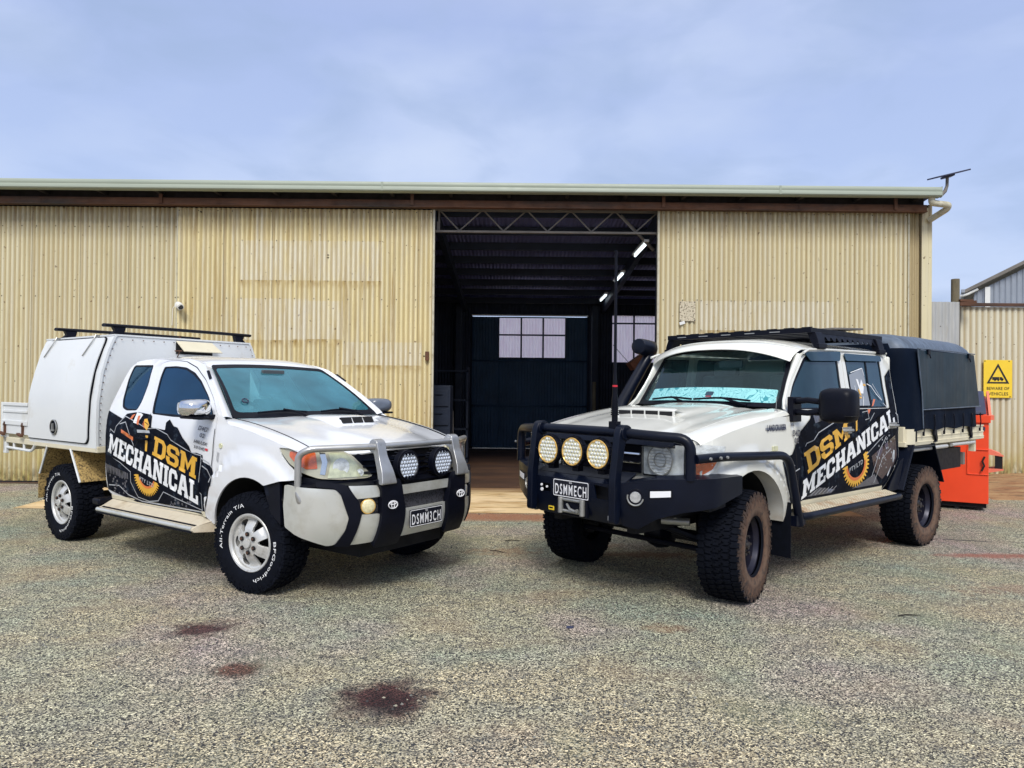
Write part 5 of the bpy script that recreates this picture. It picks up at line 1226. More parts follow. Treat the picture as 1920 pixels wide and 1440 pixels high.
    for k in range(14): y = -.68 + .105 * k; mb.cyl((X1 + .010, y, 1.985), (X1 + .014, y, 1.985), .006, n=6)
    mb.build('rivet_row', M['rust'], cn)
    # vent hatch on the canopy front
    mb = MB(); mb.add([(X1 + .012, -.13, 2.005), (X1 + .012, .27, 2.005), (X1 + .115, .33, 1.90), (X1 + .115, -.10, 1.90), (X1 + .006, -.13, 2.0), (X1 + .006, .27, 2.0), (X1 + .109, .33, 1.893), (X1 + .109, -.10, 1.893)], [(0, 1, 2, 3), (7, 6, 5, 4), (3, 2, 6, 7), (0, 3, 7, 4), (1, 5, 6, 2)])
    mb.build('vent_flap', M['creamtray'], U)
    mb = MB(); mb.bx(X1 + .002, X1 + .006, -.13, .28, 1.87, 1.99); mb.build('vent_opening', M['darkgap'], U)
    mb = MB(); mb.tube([(X1 + .02, -.15, 1.90), (X1 + .1, -.12, 1.90)], .006, 6); mb.tube([(X1 + .10, -.14, 1.90), (X1 + .06, -.16, 1.80)], .005, 6); mb.cyl((X1 - .2, .03, 2.03), (X1 - .2, .03, 2.075), .014, n=8); mb.build('flap_stay', M['rust'], U)
    # roof bars on the canopy
    for xb in (-2.52, -3.55):
        mb = MB(); rings = []
        for y in np.linspace(-.80, .80, 9): rings.append([(xb + .042 * math.cos(t), y, 2.122 + .017 * math.sin(t) + .004 * (1 - (y / .8) ** 2)) for t in np.linspace(0, 2 * math.pi, 14, False)])
        mb.loft(rings); b_ = mb.build('roof_bar', M['black'], U)
        for s in (-1, 1):
            mb = MB(); mb.prism([(s * .60, 2.11), (s * .62, 2.035), (s * .74, 2.035), (s * .70, 2.07), (s * .72, 2.11)], 'x', xb - .03, xb + .03); mb.build('bar_foot', M['black'], b_, bevel=.004)
    # ---------------- tray
    mb = MB(); mb.bx(-4.58, -2.40, -.90, .90, .90, .96); mb.bx(-4.58, -4.54, -.90, .90, .80, 1.33); mb.build('tray', M['creamtray'], U, bevel=.006)
    for s in (-1, 1):
        mb = MB(); mb.bx(-4.58, -3.92, s * .885, s * .905, 1.0, 1.345); mb.bx(-4.58, -3.92, s * .905, s * .918, 1.31, 1.345); mb.bx(-4.58, -3.92, s * .905, s * .916, 1.235, 1.262); mb.bx(-4.58, -3.92, s * .905, s * .918, 1.10, 1.15); mb.bx(-4.60, -4.56, s * .88, s * .92, .96, 1.345)
        sg = mb.build('tray_side_gate', M['canopywhite'], U, bevel=.004)
        for xa in (-4.50, -4.03):
            mb = MB(); mb.bx(xa - .012, xa + .012, s * .905, s * .925, 1.0, 1.13); mb.box((xa - .02, s * .935, 1.0), (.10, .03, .022), Matrix.Rotation(R(12), 3, 'Y')); mb.cyl((xa, s * .92, 1.10), (xa, s * .93, 1.10), .014, n=8); mb.build('latch', M['rust'], sg)
        mb = MB(); mb.bx(-4.58, -4.50, s * .87, s * .90, .78, .99)
        mb.tube(fillet([(-4.50, s * .885, .845), (-3.86, s * .885, .835), (-3.74, s * .885, .95)], .06, 5), .016, 8)
        for xa in (-4.32, -4.06): mb.cyl((xa, s * .885, .84), (xa, s * .885, .95), .014, n=8)
        mb.build('tray_rail', M['canopywhite'], U, bevel=.003)
        # rusty wheel guard with flap
        mb = MB(); P = [(-3.47, .91), (-2.95, .91), (-2.74, .595)]; Q = [(-3.47, .91), (-3.64, .62)]
        for (a, b_) in ((P[1], P[2]), (Q[0], Q[1]), (P[0], P[1])):
            dx, dz = b_[0] - a[0], b_[1] - a[1]; L = math.hypot(dx, dz); nx, nz = -dz / L * .004, dx / L * .004
            V = [(a[0] - nx, s * .895, a[1] - nz), (b_[0] - nx, s * .895, b_[1] - nz), (b_[0] + nx, s * .895, b_[1] + nz), (a[0] + nx, s * .895, a[1] + nz)]; W_ = [(v[0], s * .52, v[2]) for v in V]
            mb.add(V + W_, [(0, 1, 2, 3), (7, 6, 5, 4), (0, 4, 5, 1), (1, 5, 6, 2), (2, 6, 7, 3), (3, 7, 4, 0)])
        wg = mb.build('wheel_guard', M['rusty'], U)
        for (a, b_) in ((P[1], P[2]), (Q[0], Q[1])):
            mb = MB(); mb.cyl((a[0], s * .897, a[1]), (b_[0], s * .897, b_[1]), .011, n=6); mb.build('guard_edge', M['canopywhite'], wg)
        mb = MB(); mb.bx(-3.675, -3.665, s * .895, s * .56, .36, .64); mb.build('mud_flap', M['rusty'], U)
    # ---------------- wraps and lettering on the near and far sides
    wrap = [(-2.268, 1.305), (-1.966, 1.237), (-1.908, 1.284), (-1.782, 1.299), (-1.742, 1.30), (-1.70, 1.303), (-1.50, 1.287), (-1.468, 1.274), (-1.458, 1.177), (-1.374, 1.174), (-1.23, 1.164), (-1.225, 1.228), (-1.176, 1.256), (-1.099, 1.201), (-1.04, 1.193), (-.949, 1.113), (-.85, 1.051), (-.812, .996), (-.738, 1.001), (-.648, .986), (-.647, .935), (-.523, .904), (-.50, .86), (-.505, .80), (-.52, .72), (-.545, .66), (-.58, .58), (-.60, .51), (-1.718, .505), (-2.233, .575), (-2.262, .852), (-2.265, 1.122)]
    outl = [(-2.17, 1.138), (-2.089, 1.107), (-2.064, 1.165), (-1.919, 1.261), (-1.7, 1.212), (-1.518, 1.163), (-1.374, 1.174), (-1.184, 1.129), (-1.119, 1.084), (-.812, .996), (-.669, .982), (-.668, .934), (-.715, .697), (-.673, .67), (-.676, .541), (-1.054, .603), (-1.246, .639), (-1.343, .553), (-1.494, .533), (-1.679, .554), (-1.789, .68), (-1.784, .771), (-1.958, .838), (-2.231, .913)]
    def shape(name, polys, mat, off, s, fn, root, res=.06):
        mb = MB()
        for P in polys: patch(mb, P, fn, (), res, 0, off, (0, s, 0))
        return mb.build(name, mat, root, recalc=False, sharp=180)
    def strokes(name, lines, w, mat, off, s, fn, root):
        mb = MB()
        for L in lines:
            for i in range(len(L) - 1):
                a, b_ = L[i], L[i + 1]; d = math.hypot(b_[0] - a[0], b_[1] - a[1]); 
                if d < 1e-5: continue
                nx, ny = -(b_[1] - a[1]) / d * w / 2, (b_[0] - a[0]) / d * w / 2; ex, ey = (b_[0] - a[0]) / d * w * .4, (b_[1] - a[1]) / d * w * .4
                patch(mb, [(a[0] - ex + nx, a[1] - ey + ny), (a[0] - ex - nx, a[1] - ey - ny), (b_[0] + ex - nx, b_[1] + ey - ny), (b_[0] + ex + nx, b_[1] + ey + ny)], fn, (), .08, 0, off, (0, s, 0), 0, False)
        return mb.build(name, mat, root, recalc=False, sharp=180)
    global SHAPE, STROKES
    SHAPE, STROKES = shape, strokes
    s, fn = -1, near
    w0 = shape('vinyl_wrap', [rc(wrap, .008, 2)], M['wrap'], .004, s, fn, U, .045)
    # seams cut through the wrap
    strokes('wrap_seam', [[(-.497, 1.2), (-.507, 1.014), (-.541, .813), (-.59, .63), (-.61, .50)], [(-.61, .512), (-1.15, .518), (-1.70, .53), (-1.79, .72), (-1.72, .98), (-1.56, 1.18), (-1.50, 1.29)]], .007, M['darkgap'], .0052, s, fn, w0)
    rnd = random.Random(3)
    grey = []
    for i in range(30):
        cx, cz = rnd.uniform(-2.2, -1.85), rnd.uniform(.56, .74); grey.append([(cx + .022 * rnd.uniform(.3, 1) * math.cos(t), cz + .016 * rnd.uniform(.4, 1) * math.sin(t)) for t in np.linspace(0, 6.28, 7, False)])
    for i in range(14):
        cx, cz = rnd.uniform(-1.2, -.75), rnd.uniform(.53, .60); grey.append([(cx + .02 * rnd.uniform(.3, 1) * math.cos(t), cz + .014 * math.sin(t)) for t in np.linspace(0, 6.28, 7, False)])
    shape('wrap_speckle', grey, M['wrapgrey'], .006, s, fn, w0)
    shape('wrap_band', [[(-2.24, .735), (-1.83, .70), (-1.83, .755), (-2.24, .815)]], M['wrapgrey'], .0055, s, fn, w0)
    strokes('wrap_ribs', [[(x, .735 - (x + 2.24) * .085), (x, .812 - (x + 2.24) * .14)] for x in np.arange(-2.22, -1.84, .028)], .006, M['wrap'], .0065, s, fn, w0)
    strokes('wrap_outline', [outl + [outl[0]]], .007, M['wrapline'], .006, s, fn, w0)
    strokes('wrap_outline', [[(-2.20, .62), (-2.0, .63), (-1.85, .56), (-1.62, .522), (-.64, .525)], [(-.66, .96), (-.56, .93), (-.52, .90)], [(-.65, .90), (-.58, .875), (-.53, .82), (-.56, .78)], [(-2.0, 1.19), (-1.9, 1.21), (-1.74, 1.02), (-1.71, .96)]], .009, M['wrapline'], .006, s, fn, w0)
    # toothed gear arc below the word
    gc = (-1.505, .762); teeth = []
    n = 22; outer = []; inner = []
    for k in range(n * 4 + 1):
        t = R(182 + 172 * k / (n * 4)); rr = .185 if (k % 4) in (1, 2) else .160; outer.append((gc[0] + rr * 1.18 * math.cos(t), gc[1] + rr * math.sin(t)))
    for k in range(24, -1, -1):
        t = R(182 + 172 * k / 24); inner.append((gc[0] + .118 * 1.18 * math.cos(t), gc[1] + .118 * math.sin(t)))
    shape('gear_emblem', [outer + inner], M['gold'], .0065, s, fn, w0, .05)
    inn2 = [(gc[0] + .138 * math.cos(R(a)), gc[1] + .118 * math.sin(R(a))) for a in np.linspace(195, 345, 16)] + [(gc[0] + .120 * math.cos(R(a)), gc[1] + .098 * math.sin(R(a))) for a in np.linspace(345, 195, 16)]
    shape('gear_shading', [inn2], M['orangev'], .0075, s, fn, w0, .05)
    shape('logo_panel', [[(-2.20, 1.115), (-.69, .765), (-.69, .565), (-2.23, .905)], [(-1.43, 1.13), (-.70, .975), (-.71, .775), (-1.45, .93)]], M['wrap'], .0082, s, fn, w0)
    mb = MB(); slabtext(mb, 'MECHANICAL', [(-2.157, 1.097), (-.701, .759), (-.721, .581), (-2.197, .927)], fn, .010, (0, s, 0)); mb.build('lettering', M['letter'], U, recalc=False, sharp=180)
    mb = MB(); slabtext(mb, 'DSM', [(-1.372, 1.107), (-.716, .959), (-.735, .789), (-1.406, .946)], fn, .0105, (0, s, 0)); mb.build('lettering', M['gold'], U, recalc=False, sharp=180)
    def ft(txt, quad, mat, bold=.01, name='small_lettering', fn=fn, off=.008):
        B = bilin(quad); mb = MB()
        def f3(u, v):
            a, b_ = B(u, v); p = Vector(fn(a, b_)); return (p.x, p.y + (off if fn is far or p.y > 0 else -off), p.z)
        fonttext(mb, txt, f3, bold=bold); return mb.build(name, mat, U, smooth=False)
    global FT
    FT = ft
    ft('PTY LTD', [(-1.62, .742), (-1.39, .692), (-1.40, .66), (-1.63, .708)], M['wrapline'])
    ft('D4D', [(-.715, 1.222), (-.585, 1.208), (-.60, 1.172), (-.73, 1.186)], M['wrapgrey'], .02); ft('02', [(-.69, 1.165), (-.62, 1.156), (-.63, 1.122), (-.70, 1.13)], M['wrapgrey'], .02)
    ft('HILUX', [(-.765, 1.108), (-.575, 1.088), (-.585, 1.062), (-.775, 1.082)], M['wrapgrey'], .03); ft('3.0 D4D', [(-.765, 1.064), (-.61, 1.046), (-.615, 1.022), (-.77, 1.040)], M['wrapgrey'], .03)
    shape('badge_red', [[(-.61, 1.045), (-.575, 1.041), (-.578, 1.022), (-.612, 1.026)]], M['red'], .006, s, fn, U)
    # tools figure of the wrap: abstract shapes
    shape('wrap_figure', [[(-1.765, 1.21), (-1.731, 1.30), (-1.66, 1.295), (-1.62, 1.281), (-1.66, 1.235), (-1.70, 1.201)]], M['letter'], .0065, s, fn, w0)
    shape('wrap_figure', [[(-1.965, 1.144), (-1.741, 1.082), (-1.739, 1.049), (-1.959, 1.112)], [(-1.60, 1.20), (-1.57, 1.25), (-1.545, 1.20), (-1.565, 1.165)], [(-1.70, 1.27), (-1.66, 1.275), (-1.67, 1.19), (-1.705, 1.20)], [(-1.80, 1.275), (-1.75, 1.287), (-1.79, 1.24), (-1.835, 1.235)]], M['orangev'], .007, s, fn, w0)
    shape('wrap_figure', [[(-1.581, 1.244), (-1.531, 1.251), (-1.483, 1.198), (-1.515, 1.147), (-1.555, 1.17)], [(-1.529, 1.108), (-1.486, 1.105), (-1.5, .967), (-1.532, .971)]], M['gold'], .0075, s, fn, w0)
    shape('wrap_figure', [[(-1.686, 1.150), (-1.473, 1.150), (-1.459, 1.128), (-1.671, 1.124)]], M['wrapline'], .008, s, fn, w0)
    strokes('wrap_figure', [[(-1.6, 1.23), (-1.57, 1.19)], [(-1.56, 1.22), (-1.5, 1.20)], [(-1.60, 1.10), (-1.52, 1.09)], [(-1.66, 1.09), (-1.56, 1.06)]], .006, M['darkgap'], .009, s, fn, w0)
    # far side carries the same dark wrap
    shape('vinyl_wrap', [rc(wrap, .008, 2)], M['wrap'], .004, 1, far, U, .06)
    # wheels
    hub = make_wheel('alloy'); zc = .374
    place_wheels(U, hub, [(-.0, -.80, zc, R(7.5), R(-4)), (-3.085, -.80, zc, 0, R(6)), (0, .80, zc, R(180 + 7.5), 0), (-3.085, .80, zc, R(180), 0)])
    return U
# ================================================================== RIGHT UTE
_lz = sinterp([.55, .7, .9, 1.25, 1.38, 1.6, 1.88, 1.95], [.845, .868, .878, .875, .865, .828, .783, .74])
def LYf(x, z):
    y = _lz(z)
    if x > .35: y -= .25 * (x - .35) ** 2
    if z > 1.36 and x > -1.2: t = max(0, min(1, (x + 1.2) / .40)); y -= .062 * min(1, (z - 1.36) / .06) * t * t * (3 - 2 * t)
    d = math.hypot(x + .02, z - .42)
    if x > -.78: y += .062 * max(0, min(1, (.66 - d) / .055)) ** 1.0 * (1 if z > .5 else max(.6, 1))
    return y
LBC = [(.05, -.995), (.30, -.99), (.52, -.985), (.60, -.955), (.784, -.73), (.863, -.56), (.915, -.42), (.922, -.2), (.925, 0)]
LFC = [(.36, -.905), (.45, -.895), (.55, -.85), (.60, -.77), (.615, -.6), (.62, -.3), (.625, 0)]
def LYs(x, z, s):
    y = LYf(x, z)
    if s < 0 and z > 1.36 and x > -1.2: t = max(0, min(1, (x + 1.2) / .40)); y -= .035 * min(1, (z - 1.36) / .06) * t * t * (3 - 2 * t)
    return y
def grow2(p, k):
    cx = sum(q[0] for q in p) / len(p); cy = sum(q[1] for q in p) / len(p); out = []
    for q in p:
        d = math.hypot(q[0] - cx, q[1] - cy); out.append((q[0] + (q[0] - cx) / d * k, q[1] + (q[1] - cy) / d * k))
    return out
def cruiser(px, py, yaw):
    U = thing('utility_truck', 'cream four door ute with black bull bar and navy canvas canopy, parked at right', 'ute', (px, py, 0), yaw)
    C = M['cream']; fns = {1: lambda x, z: (x, LYf(x, z), z), -1: lambda x, z: (x, -LYs(x, z, -1), z)}
    shell = [(-.70, .60), (-2.40, .60), (-2.50, .665), (-2.66, .80), (-2.755, .90), (-2.75, 1.2), (-2.72, 1.40), (-2.715, 1.925), (-1.10, 1.892), (-1.01, 1.862), (-.86, 1.66), (-.66, 1.395), (-.655, 1.2), (-.66, .9)]
    fd = [(-.79, .665), (-1.775, .665), (-1.79, 1.20), (-1.70, 1.39), (-1.69, 1.885), (-1.10, 1.872), (-1.035, 1.845), (-.87, 1.635), (-.71, 1.40), (-.70, 1.10), (-.735, .95)]
    gf = [(-1.615, 1.395), (-1.615, 1.872), (-1.10, 1.855), (-1.04, 1.825), (-.87, 1.60), (-.735, 1.395)]
    rd = [(-1.79, .665), (-2.36, .665), (-2.47, .72), (-2.62, .85), (-2.64, 1.20), (-2.60, 1.40), (-2.585, 1.893), (-1.70, 1.887), (-1.71, 1.40), (-1.80, 1.20)]
    gr = [(-1.785, 1.395), (-1.755, 1.875), (-2.50, 1.882), (-2.515, 1.395)]
    def zs(x): return seam(x) - .05
    seam = sinterp([-.62, -.35, -.1, .2, .46, .60], [1.402, 1.378, 1.345, 1.295, 1.238, 1.20])
    fen = [(-.648, zs(-.648) - .01)] + [(x, zs(x)) for x in (-.5, -.35, -.1, .1, .3, .45)] + [(.56, 1.165), (.50, 1.15), (.40, 1.14), (.42, 1.05), (.50, 1.0), (.555, .985), (.555, .95), (.44, .935), (.40, .88)] + \
          [(-.02 + .475 * math.cos(t), .46 + .50 * math.sin(t)) for t in np.linspace(R(50), R(172), 14)] + [(-.52, .60), (-.655, .60), (-.655, 1.2)]
    for s in (1, -1):
        fn = fns[s]; o = (0, s, 0)
        panel('cab_side', rc(shell, .015), fn, C, U, [rc(grow2(fd, .006), .02), rc(grow2(rd, .004), .02)], .09, .02, 0, o)
        panel('front_door', rc(fd, .02), fn, C, U, [rc(gf, .03)], .07, .018, .001, o)
        panel('rear_door', rc(rd, .02), fn, C, U, [rc(gr, .03)], .07, .018, .001, o)
        for g, nm in ((gf, 'front_window'), (gr, 'rear_window')):
            panel('window_trim', rc(grow2(g, .0), .03), fn, M['black'], U, [rc(grow2(g, -.028), .025)], .09, .008, -.002, o, bevel=0)
            panel(nm, rc(grow2(g, -.02), .025), fn, M['tint2'], U, (), .09, .004, -.006, o, bevel=0)
        panel('window_divider', [(-2.205, 1.87), (-2.18, 1.87), (-2.155, 1.40), (-2.185, 1.40)], fn, M['black'], U, (), .1, .006, .0, o, bevel=0)
        for P in ([(-1.04, 1.872), (-1.67, 1.895), (-1.625, 1.815), (-1.10, 1.80)], [(-1.73, 1.885), (-2.50, 1.888), (-2.50, 1.838), (-1.75, 1.822)]):
            mb = MB(); patch(mb, rc(P, .02), fn, (), .08, .008, .022, o); mb.build('weather_shield', M['tint2'], U, recalc=False)
        panel('front_fender', rc(fen, .01), fn, C, U, (), .05, .016, 0, o)
        # inner return of the flare
        mb = MB(); V = []; A = [(-.02 + .475 * math.cos(t), .46 + .50 * math.sin(t)) for t in np.linspace(R(50), R(172), 20)] + [(-.515, .60)]
        for x, z in A: V.append([(x, s * LYf(x, z), z), (x, s * (LYf(x, z) - .13), z)])
        mb.loft(V, closed=False, caps=False); mb.build('flare_return', C, U)
        mb = MB(); V = []
        for x, z in A: V.append([(x * 1.03, s * .80, z + .01), (x * 1.05, s * .35, z + .02)])
        mb.loft(V, closed=False, caps=False); mb.build('wheel_arch_liner', M['darkgap'], U)
        rings = []
        for x in np.linspace(-.64, .56, 16):
            zt = seam(x); zb = zs(x); A_ = Vector((x, s * .722, zt)); B_ = Vector((x, s * LYf(x, zb), zb)); Cc = Vector((x, s * (LYf(x, zb) - .006), zt - .012))
            rings.append([A_ * (1 - t) ** 2 + Cc * 2 * t * (1 - t) + B_ * t * t for t in np.linspace(0, 1, 7)])
        mb = MB(); mb.loft(rings, closed=False, caps=False); mb.build('fender_top', C, U, sharp=180)
        # roof gutter and A pillar
        mb = MB(); mb.tube([(x, s * (_lz(z) + .012), z) for x, z in ((-2.72, 1.93), (-2.0, 1.922), (-1.4, 1.912), (-1.10, 1.90), (-1.0, 1.868))], .012, 8); mb.build('roof_gutter', C, U)
        rings = []
        for t in np.linspace(0, 1, 8):
            e = Vector((-.735 - .33 * t, s * (.748 - .075 * t), 1.41 + .46 * t)); x, z = (-.66 - .35 * t), 1.395 + .467 * t; b_ = Vector((x - .0, s * (LYs(x, z, s)), z)); b_.x = x; c = Vector((max(e.x, x) + .03, s * (LYs(x, z, s) - .02), z + .01))
            rings.append([b_ * (1 - k) ** 2 + c * 2 * k * (1 - k) + e * k * k for k in np.linspace(0, 1, 6)])
        mb = MB(); mb.loft(rings, closed=False, caps=False); mb.build('windscreen_pillar', C, U, sharp=180)
    # core
    mb = MB(); mb.bx(-2.68, -.66, -.80, .80, .62, 1.30); mb.bx(-.7, .50, -.60, .60, .62, 1.16); mb.bx(-5.0, -2.7, -.42, .42, .62, .80); mb.bx(-.7, .7, -.42, -.34, .50, .64); mb.bx(-.7, .7, .34, .42, .50, .64)
    mb.cyl((0, -.72, .402), (0, .72, .402), .045, n=12); mb.cyl((-3.18, -.72, .402), (-3.18, .72, .402), .05, n=12); mb.build('chassis', M['darkgap'], U)
    mb = MB(); 
    for c, r_ in (((.02, .12, .40), .14), ((-3.18, 0, .40), .15)):
        mb.loft([[(c[0] + r_ * k * math.cos(t), c[1] + dy, c[2] + r_ * k * math.sin(t)) for t in np.linspace(0, 6.283, 16, False)] for dy, k in ((-.12, .4), (-.08, .85), (0, 1), (.08, .85), (.12, .4))])
    mb.cyl((.20, -.55, .36), (.20, .60, .36), .022, n=8); mb.cyl((.16, .60, .38), (.16, .72, .38), .035, n=8); mb.cyl((.30, .30, .52), (.10, .62, .40), .03, n=8)
    mb.build('front_axle', M['black'], U)
    for s in (-1, 1): mb = MB(); mb.cyl((-.02, s * .50, .42), (-.05, s * .46, .85), .055, n=12); mb.build('suspension_strut', M['black'], U)
    mb = MB(); mb.tube([(.45, .10, .62), (.42, .35, .57), (.35, .52, .60)], .018, 8); mb.cyl((.40, .42, .57), (.30, .60, .57), .03, n=10); mb.build('steering_damper', M['steel'], U)
    # roof
    def roof(x, y): 
        k = min(1, abs(y) / .745); e = max(0, min(1, (x + 1.30) / .24)); return (x + .10 * (1 - k * k) * e, y, 2.025 - .10 * k ** 3 - .03 * e * e + .0 * k)
    panel('roof', rc([(-2.73, -.745), (-2.73, .745), (-1.08, .745), (-1.08, -.745)], .06), roof, C, U, (), .09, .012, 0, (0, 0, 1))
    mb = MB(); rings = []
    for u in np.linspace(-1, 1, 29):
        k = 1 - abs(u) ** 2.6; A_ = Vector((-1.10 + .10 * k, u * .745, 1.905 + .088 * k)); D = Vector((-.93 + .13 * k, u * .715, 1.795 + .118 * k)); c = Vector((-.97 + .13 * k, u * .745, 1.885 + .095 * k))
        rings.append([A_ * (1 - t) ** 2 + c * 2 * t * (1 - t) + D * t * t for t in np.linspace(0, 1, 7)] + [D + Vector((-.012, 0, -.004))])
    mb.loft(rings, closed=False, caps=False); mb.build('sun_visor', C, U, sharp=60)
    mb = MB(); mb.bx(-2.75, -2.70, -.80, .80, .9, 1.9); mb.build('cab_back', C, U, bevel=.02)
    # windscreen
    def ws(u, v):
        k = 1 - u * u; return ((-.753 + .12 * k) * (1 - v) + (-1.075 + .06 * k) * v, u * (.752 * (1 - v) + .675 * v), (1.405 + .012 * k) * (1 - v) + (1.885 + .05 * k) * v)
    wp = [(-1, 0), (1, 0), (1, 1), (-1, 1)]
    panel('windscreen', rc(wp, .05), ws, M['screen2'], U, (), .12, .004, 0, (1, 0, .5), bevel=0)
    panel('windscreen_seal', rc(wp, .05), ws, M['black'], U, [rc([(-.94, .07), (.94, .07), (.94, .95), (-.94, .95)], .07)], .09, .006, .004, (1, 0, .5), bevel=0)
    for (u0, u1, piv) in ((-.72, -.08, -.10), (-.05, .66, .64)):
        mb = MB(); P0 = Vector(ws(piv, .0)) + Vector((.03, 0, .01)); P1 = Vector(ws((u0 + u1) / 2, .10)) + Vector((.03, 0, .02)); mb.tube([P0, P1], [.013, .007], 8)
        mb.tube([Vector(ws(u, .075 + .035 * (1 - abs(2 * (u - u0) / (u1 - u0) - 1)))) + Vector((.02, 0, .012)) for u in np.linspace(u0, u1, 6)], .009, 6); mb.build('wiper', M['black'], U)
    mb = MB(); mb.bx(-1.15, -.72, -.74, .74, 1.1, 1.36); mb.build('dashboard', M['dash'], U, bevel=.03)
    for s in (-1, 1):
        mb = MB(); mb.box((-1.62, s * .38, 1.40), (.14, .48, .60), Matrix.Rotation(R(-14), 3, 'Y')); mb.box((-1.70, s * .38, 1.76), (.10, .26, .16)); mb.build('seat', M['seat'], U, bevel=.03)
    mb = MB(); mb.bx(-2.6, -2.5, -.7, .7, 1.2, 1.75); mb.build('rear_seat', M['seat'], U, bevel=.03)
    mb = MB(); mb.box((-1.10, .05, 1.79), (.03, .24, .07)); mb.build('rear_view_mirror', M['dash'], U, bevel=.012)
    mb = MB(); n = Vector((-.8, 0, .55)).normalized(); a = Vector((0, 1, 0)); b2 = n.cross(a); c = Vector((-1.20, -.38, 1.42)); mb.tube([c + (a * math.cos(t) + b2 * math.sin(t)) * .19 for t in np.linspace(0, 6.283, 33)], .015, 8, caps=False); mb.build('steering_wheel', M['dash'], U)
    # hood with front scoop
    def hood(x, y):
        k = abs(y) / .72; z = seam(x) + .006 * (1 - k ** 2.5); xx = x + (.05 * (1 - k * k) if x > .2 else .05 * (1 - k * k) * max(0, (x + .6) / .8))
        if x > .52: z -= (x - .52) * .35
        # centre bulge behind the scoop, fading forward along its flanks
        g = max(0, 1 - (abs(y) / (.34 + .12 * max(0, -x))) ** 4) if abs(y) < (.34 + .12 * max(0, -x)) else 0
        z += .030 * g * max(0, min(1, (.06 - x) / .05)) * 1 + .012 * g * max(0, min(1, (.5 - x) / .4)) * (x > .06)
        z -= .010 * math.exp(-((k - .80) / .07) ** 2)
        return (xx, y, z)
    panel('hood', rc([(-.60, -.715), (.60, -.715), (.60, .715), (-.60, .715)], .04), hood, C, U, (), .05, .014, 0, (0, 0, 1), sharp=40)
    mb = MB(); rings = []
    for y in np.linspace(-.30, .30, 13):
        zb = hood(.10, y)[2] + .002; rings.append([(.085, y, zb), (.085, y, zb + .052), (.05, y, zb + .068), (.0, y, zb + .070), (-.04, y, zb + .062)])
    mb.loft(rings, closed=False, caps=False); mb.build('hood_scoop', C, U)
    mb = MB()
    for k in range(4):
        yc = -.213 + .142 * k; z = hood(.10, yc)[2]; mb.bx(.080, .089, yc - .062, yc + .062, z + .010, z + .044)
    mb.build('scoop_opening', M['darkgap'], U)
    mb = MB(); rings = []
    for y in np.linspace(-.70, .70, 15):
        p = hood(.59, y); rings.append([(p[0] - .03, y, p[2] + .016), (p[0] + .03, y, p[2] + .012), (p[0] + .055, y, p[2] - .035), (p[0] + .03, y, p[2] - .045), (p[0] - .03, y, p[2] + .004)])
    mb.loft(rings); mb.build('hood_protector', M['blackbar'], U)
    # nose
    fas = railcurve(LFC, 0, 1)
    panel('front_panel', [(-1.05, .80), (1.05, .80), (1.05, .95), (1.0, 1.19), (-1.0, 1.19), (-1.05, .95)], fas, C, U, (), .07, .02, -.02, (1, 0, 0))
    panel('grille_surround', rc([(-.80, .925), (.80, .925), (.80, 1.165), (-.80, 1.165)], .02), fas, M['steel'], U, (), .08, .02, -.004, (1, 0, 0))
    gl = panel('grille', [(-.40, .935), (.40, .935), (.40, 1.155), (-.40, 1.155)], fas, M['black'], U, (), .08, .02, .006, (1, 0, 0))
    mb = MB()
    for z in (1.01, 1.075): mb.tube([Vector(fas(q, z)) + Vector((.016, 0, 0)) for q in np.linspace(-.40, .40, 9)], .008, 6)
    mb.build('grille_bar', M['chrome'], gl)
    mb = MB(); emblem3(mb, (.655, 0, 1.045), (0, 1, 0), (0, 0, 1), .17, .12); mb.build('badge', M['chrome'], gl)
    for s in (-1, 1):
        m = lambda P: [(s * a, b_) for a, b_ in P][::s]
        panel('headlight_frame', rc(m([(.418, .922), (.778, .922), (.778, 1.168), (.418, 1.168)]), .012), fas, M['black'], U, (), .05, .02, .002, (1, 0, 0), bevel=0)
        hl = panel('headlight', rc(m([(.43, .935), (.765, .935), (.765, 1.155), (.43, 1.155)]), .012), fas, M['lampback'], U, (), .05, .02, .010, (1, 0, 0), bevel=0)
        c = Vector(fas(s * .585, 1.045)); n = Vector((1, 0, 0))
        mb = MB(); mb.lathe([(0, .105), (.012, .104), (.03, .08), (.035, .04), (.035, .0)], n=36); mb.v = [(c[0] + .022 - v[1] * .3, c[1] + v[0], c[2] + v[2]) for v in mb.v]; mb.build('reflector', M['lens'], hl)
        mb = MB()
        for rad in (.106, .05): mb.tube([c + Vector((.026, rad * math.cos(t), rad * math.sin(t))) for t in np.linspace(0, 6.283, 33)], .004, 5, caps=False)
        for k in range(-4, 5): zz = k * .022; h = math.sqrt(max(0, .1 ** 2 - zz * zz)); mb.cyl(c + Vector((.022, -h, zz)), c + Vector((.022, h, zz)), .0022, n=5)
        mb.build('lamp_ring', M['steel'], hl)
        mb = MB(); patch(mb, m([(.43, .935), (.765, .935), (.765, 1.155), (.43, 1.155)]), fas, (), .08, 0, .034, (1, 0, 0)); mb.build('lens_cover', M['clearlens'], hl, recalc=False)
        tp = m([(.785, .935), (.87, .925), (.98, .985), (1.07, 1.09), (1.10, 1.15), (.90, 1.165), (.785, 1.158)])
        tl = panel('corner_light', rc(tp, .012), fas, M['lens'], U, (), .05, .02, .008, (1, s, 0), bevel=0)
        mb = MB(); patch(mb, rc(m([(.80, .955), (.86, .945), (.96, .995), (1.04, 1.085), (.95, 1.09), (.83, 1.09), (.80, 1.09)]), .008), fas, (), .05, 0, .010, (1, s, 0)); mb.build('indicator', M['amber'], tl, recalc=False)
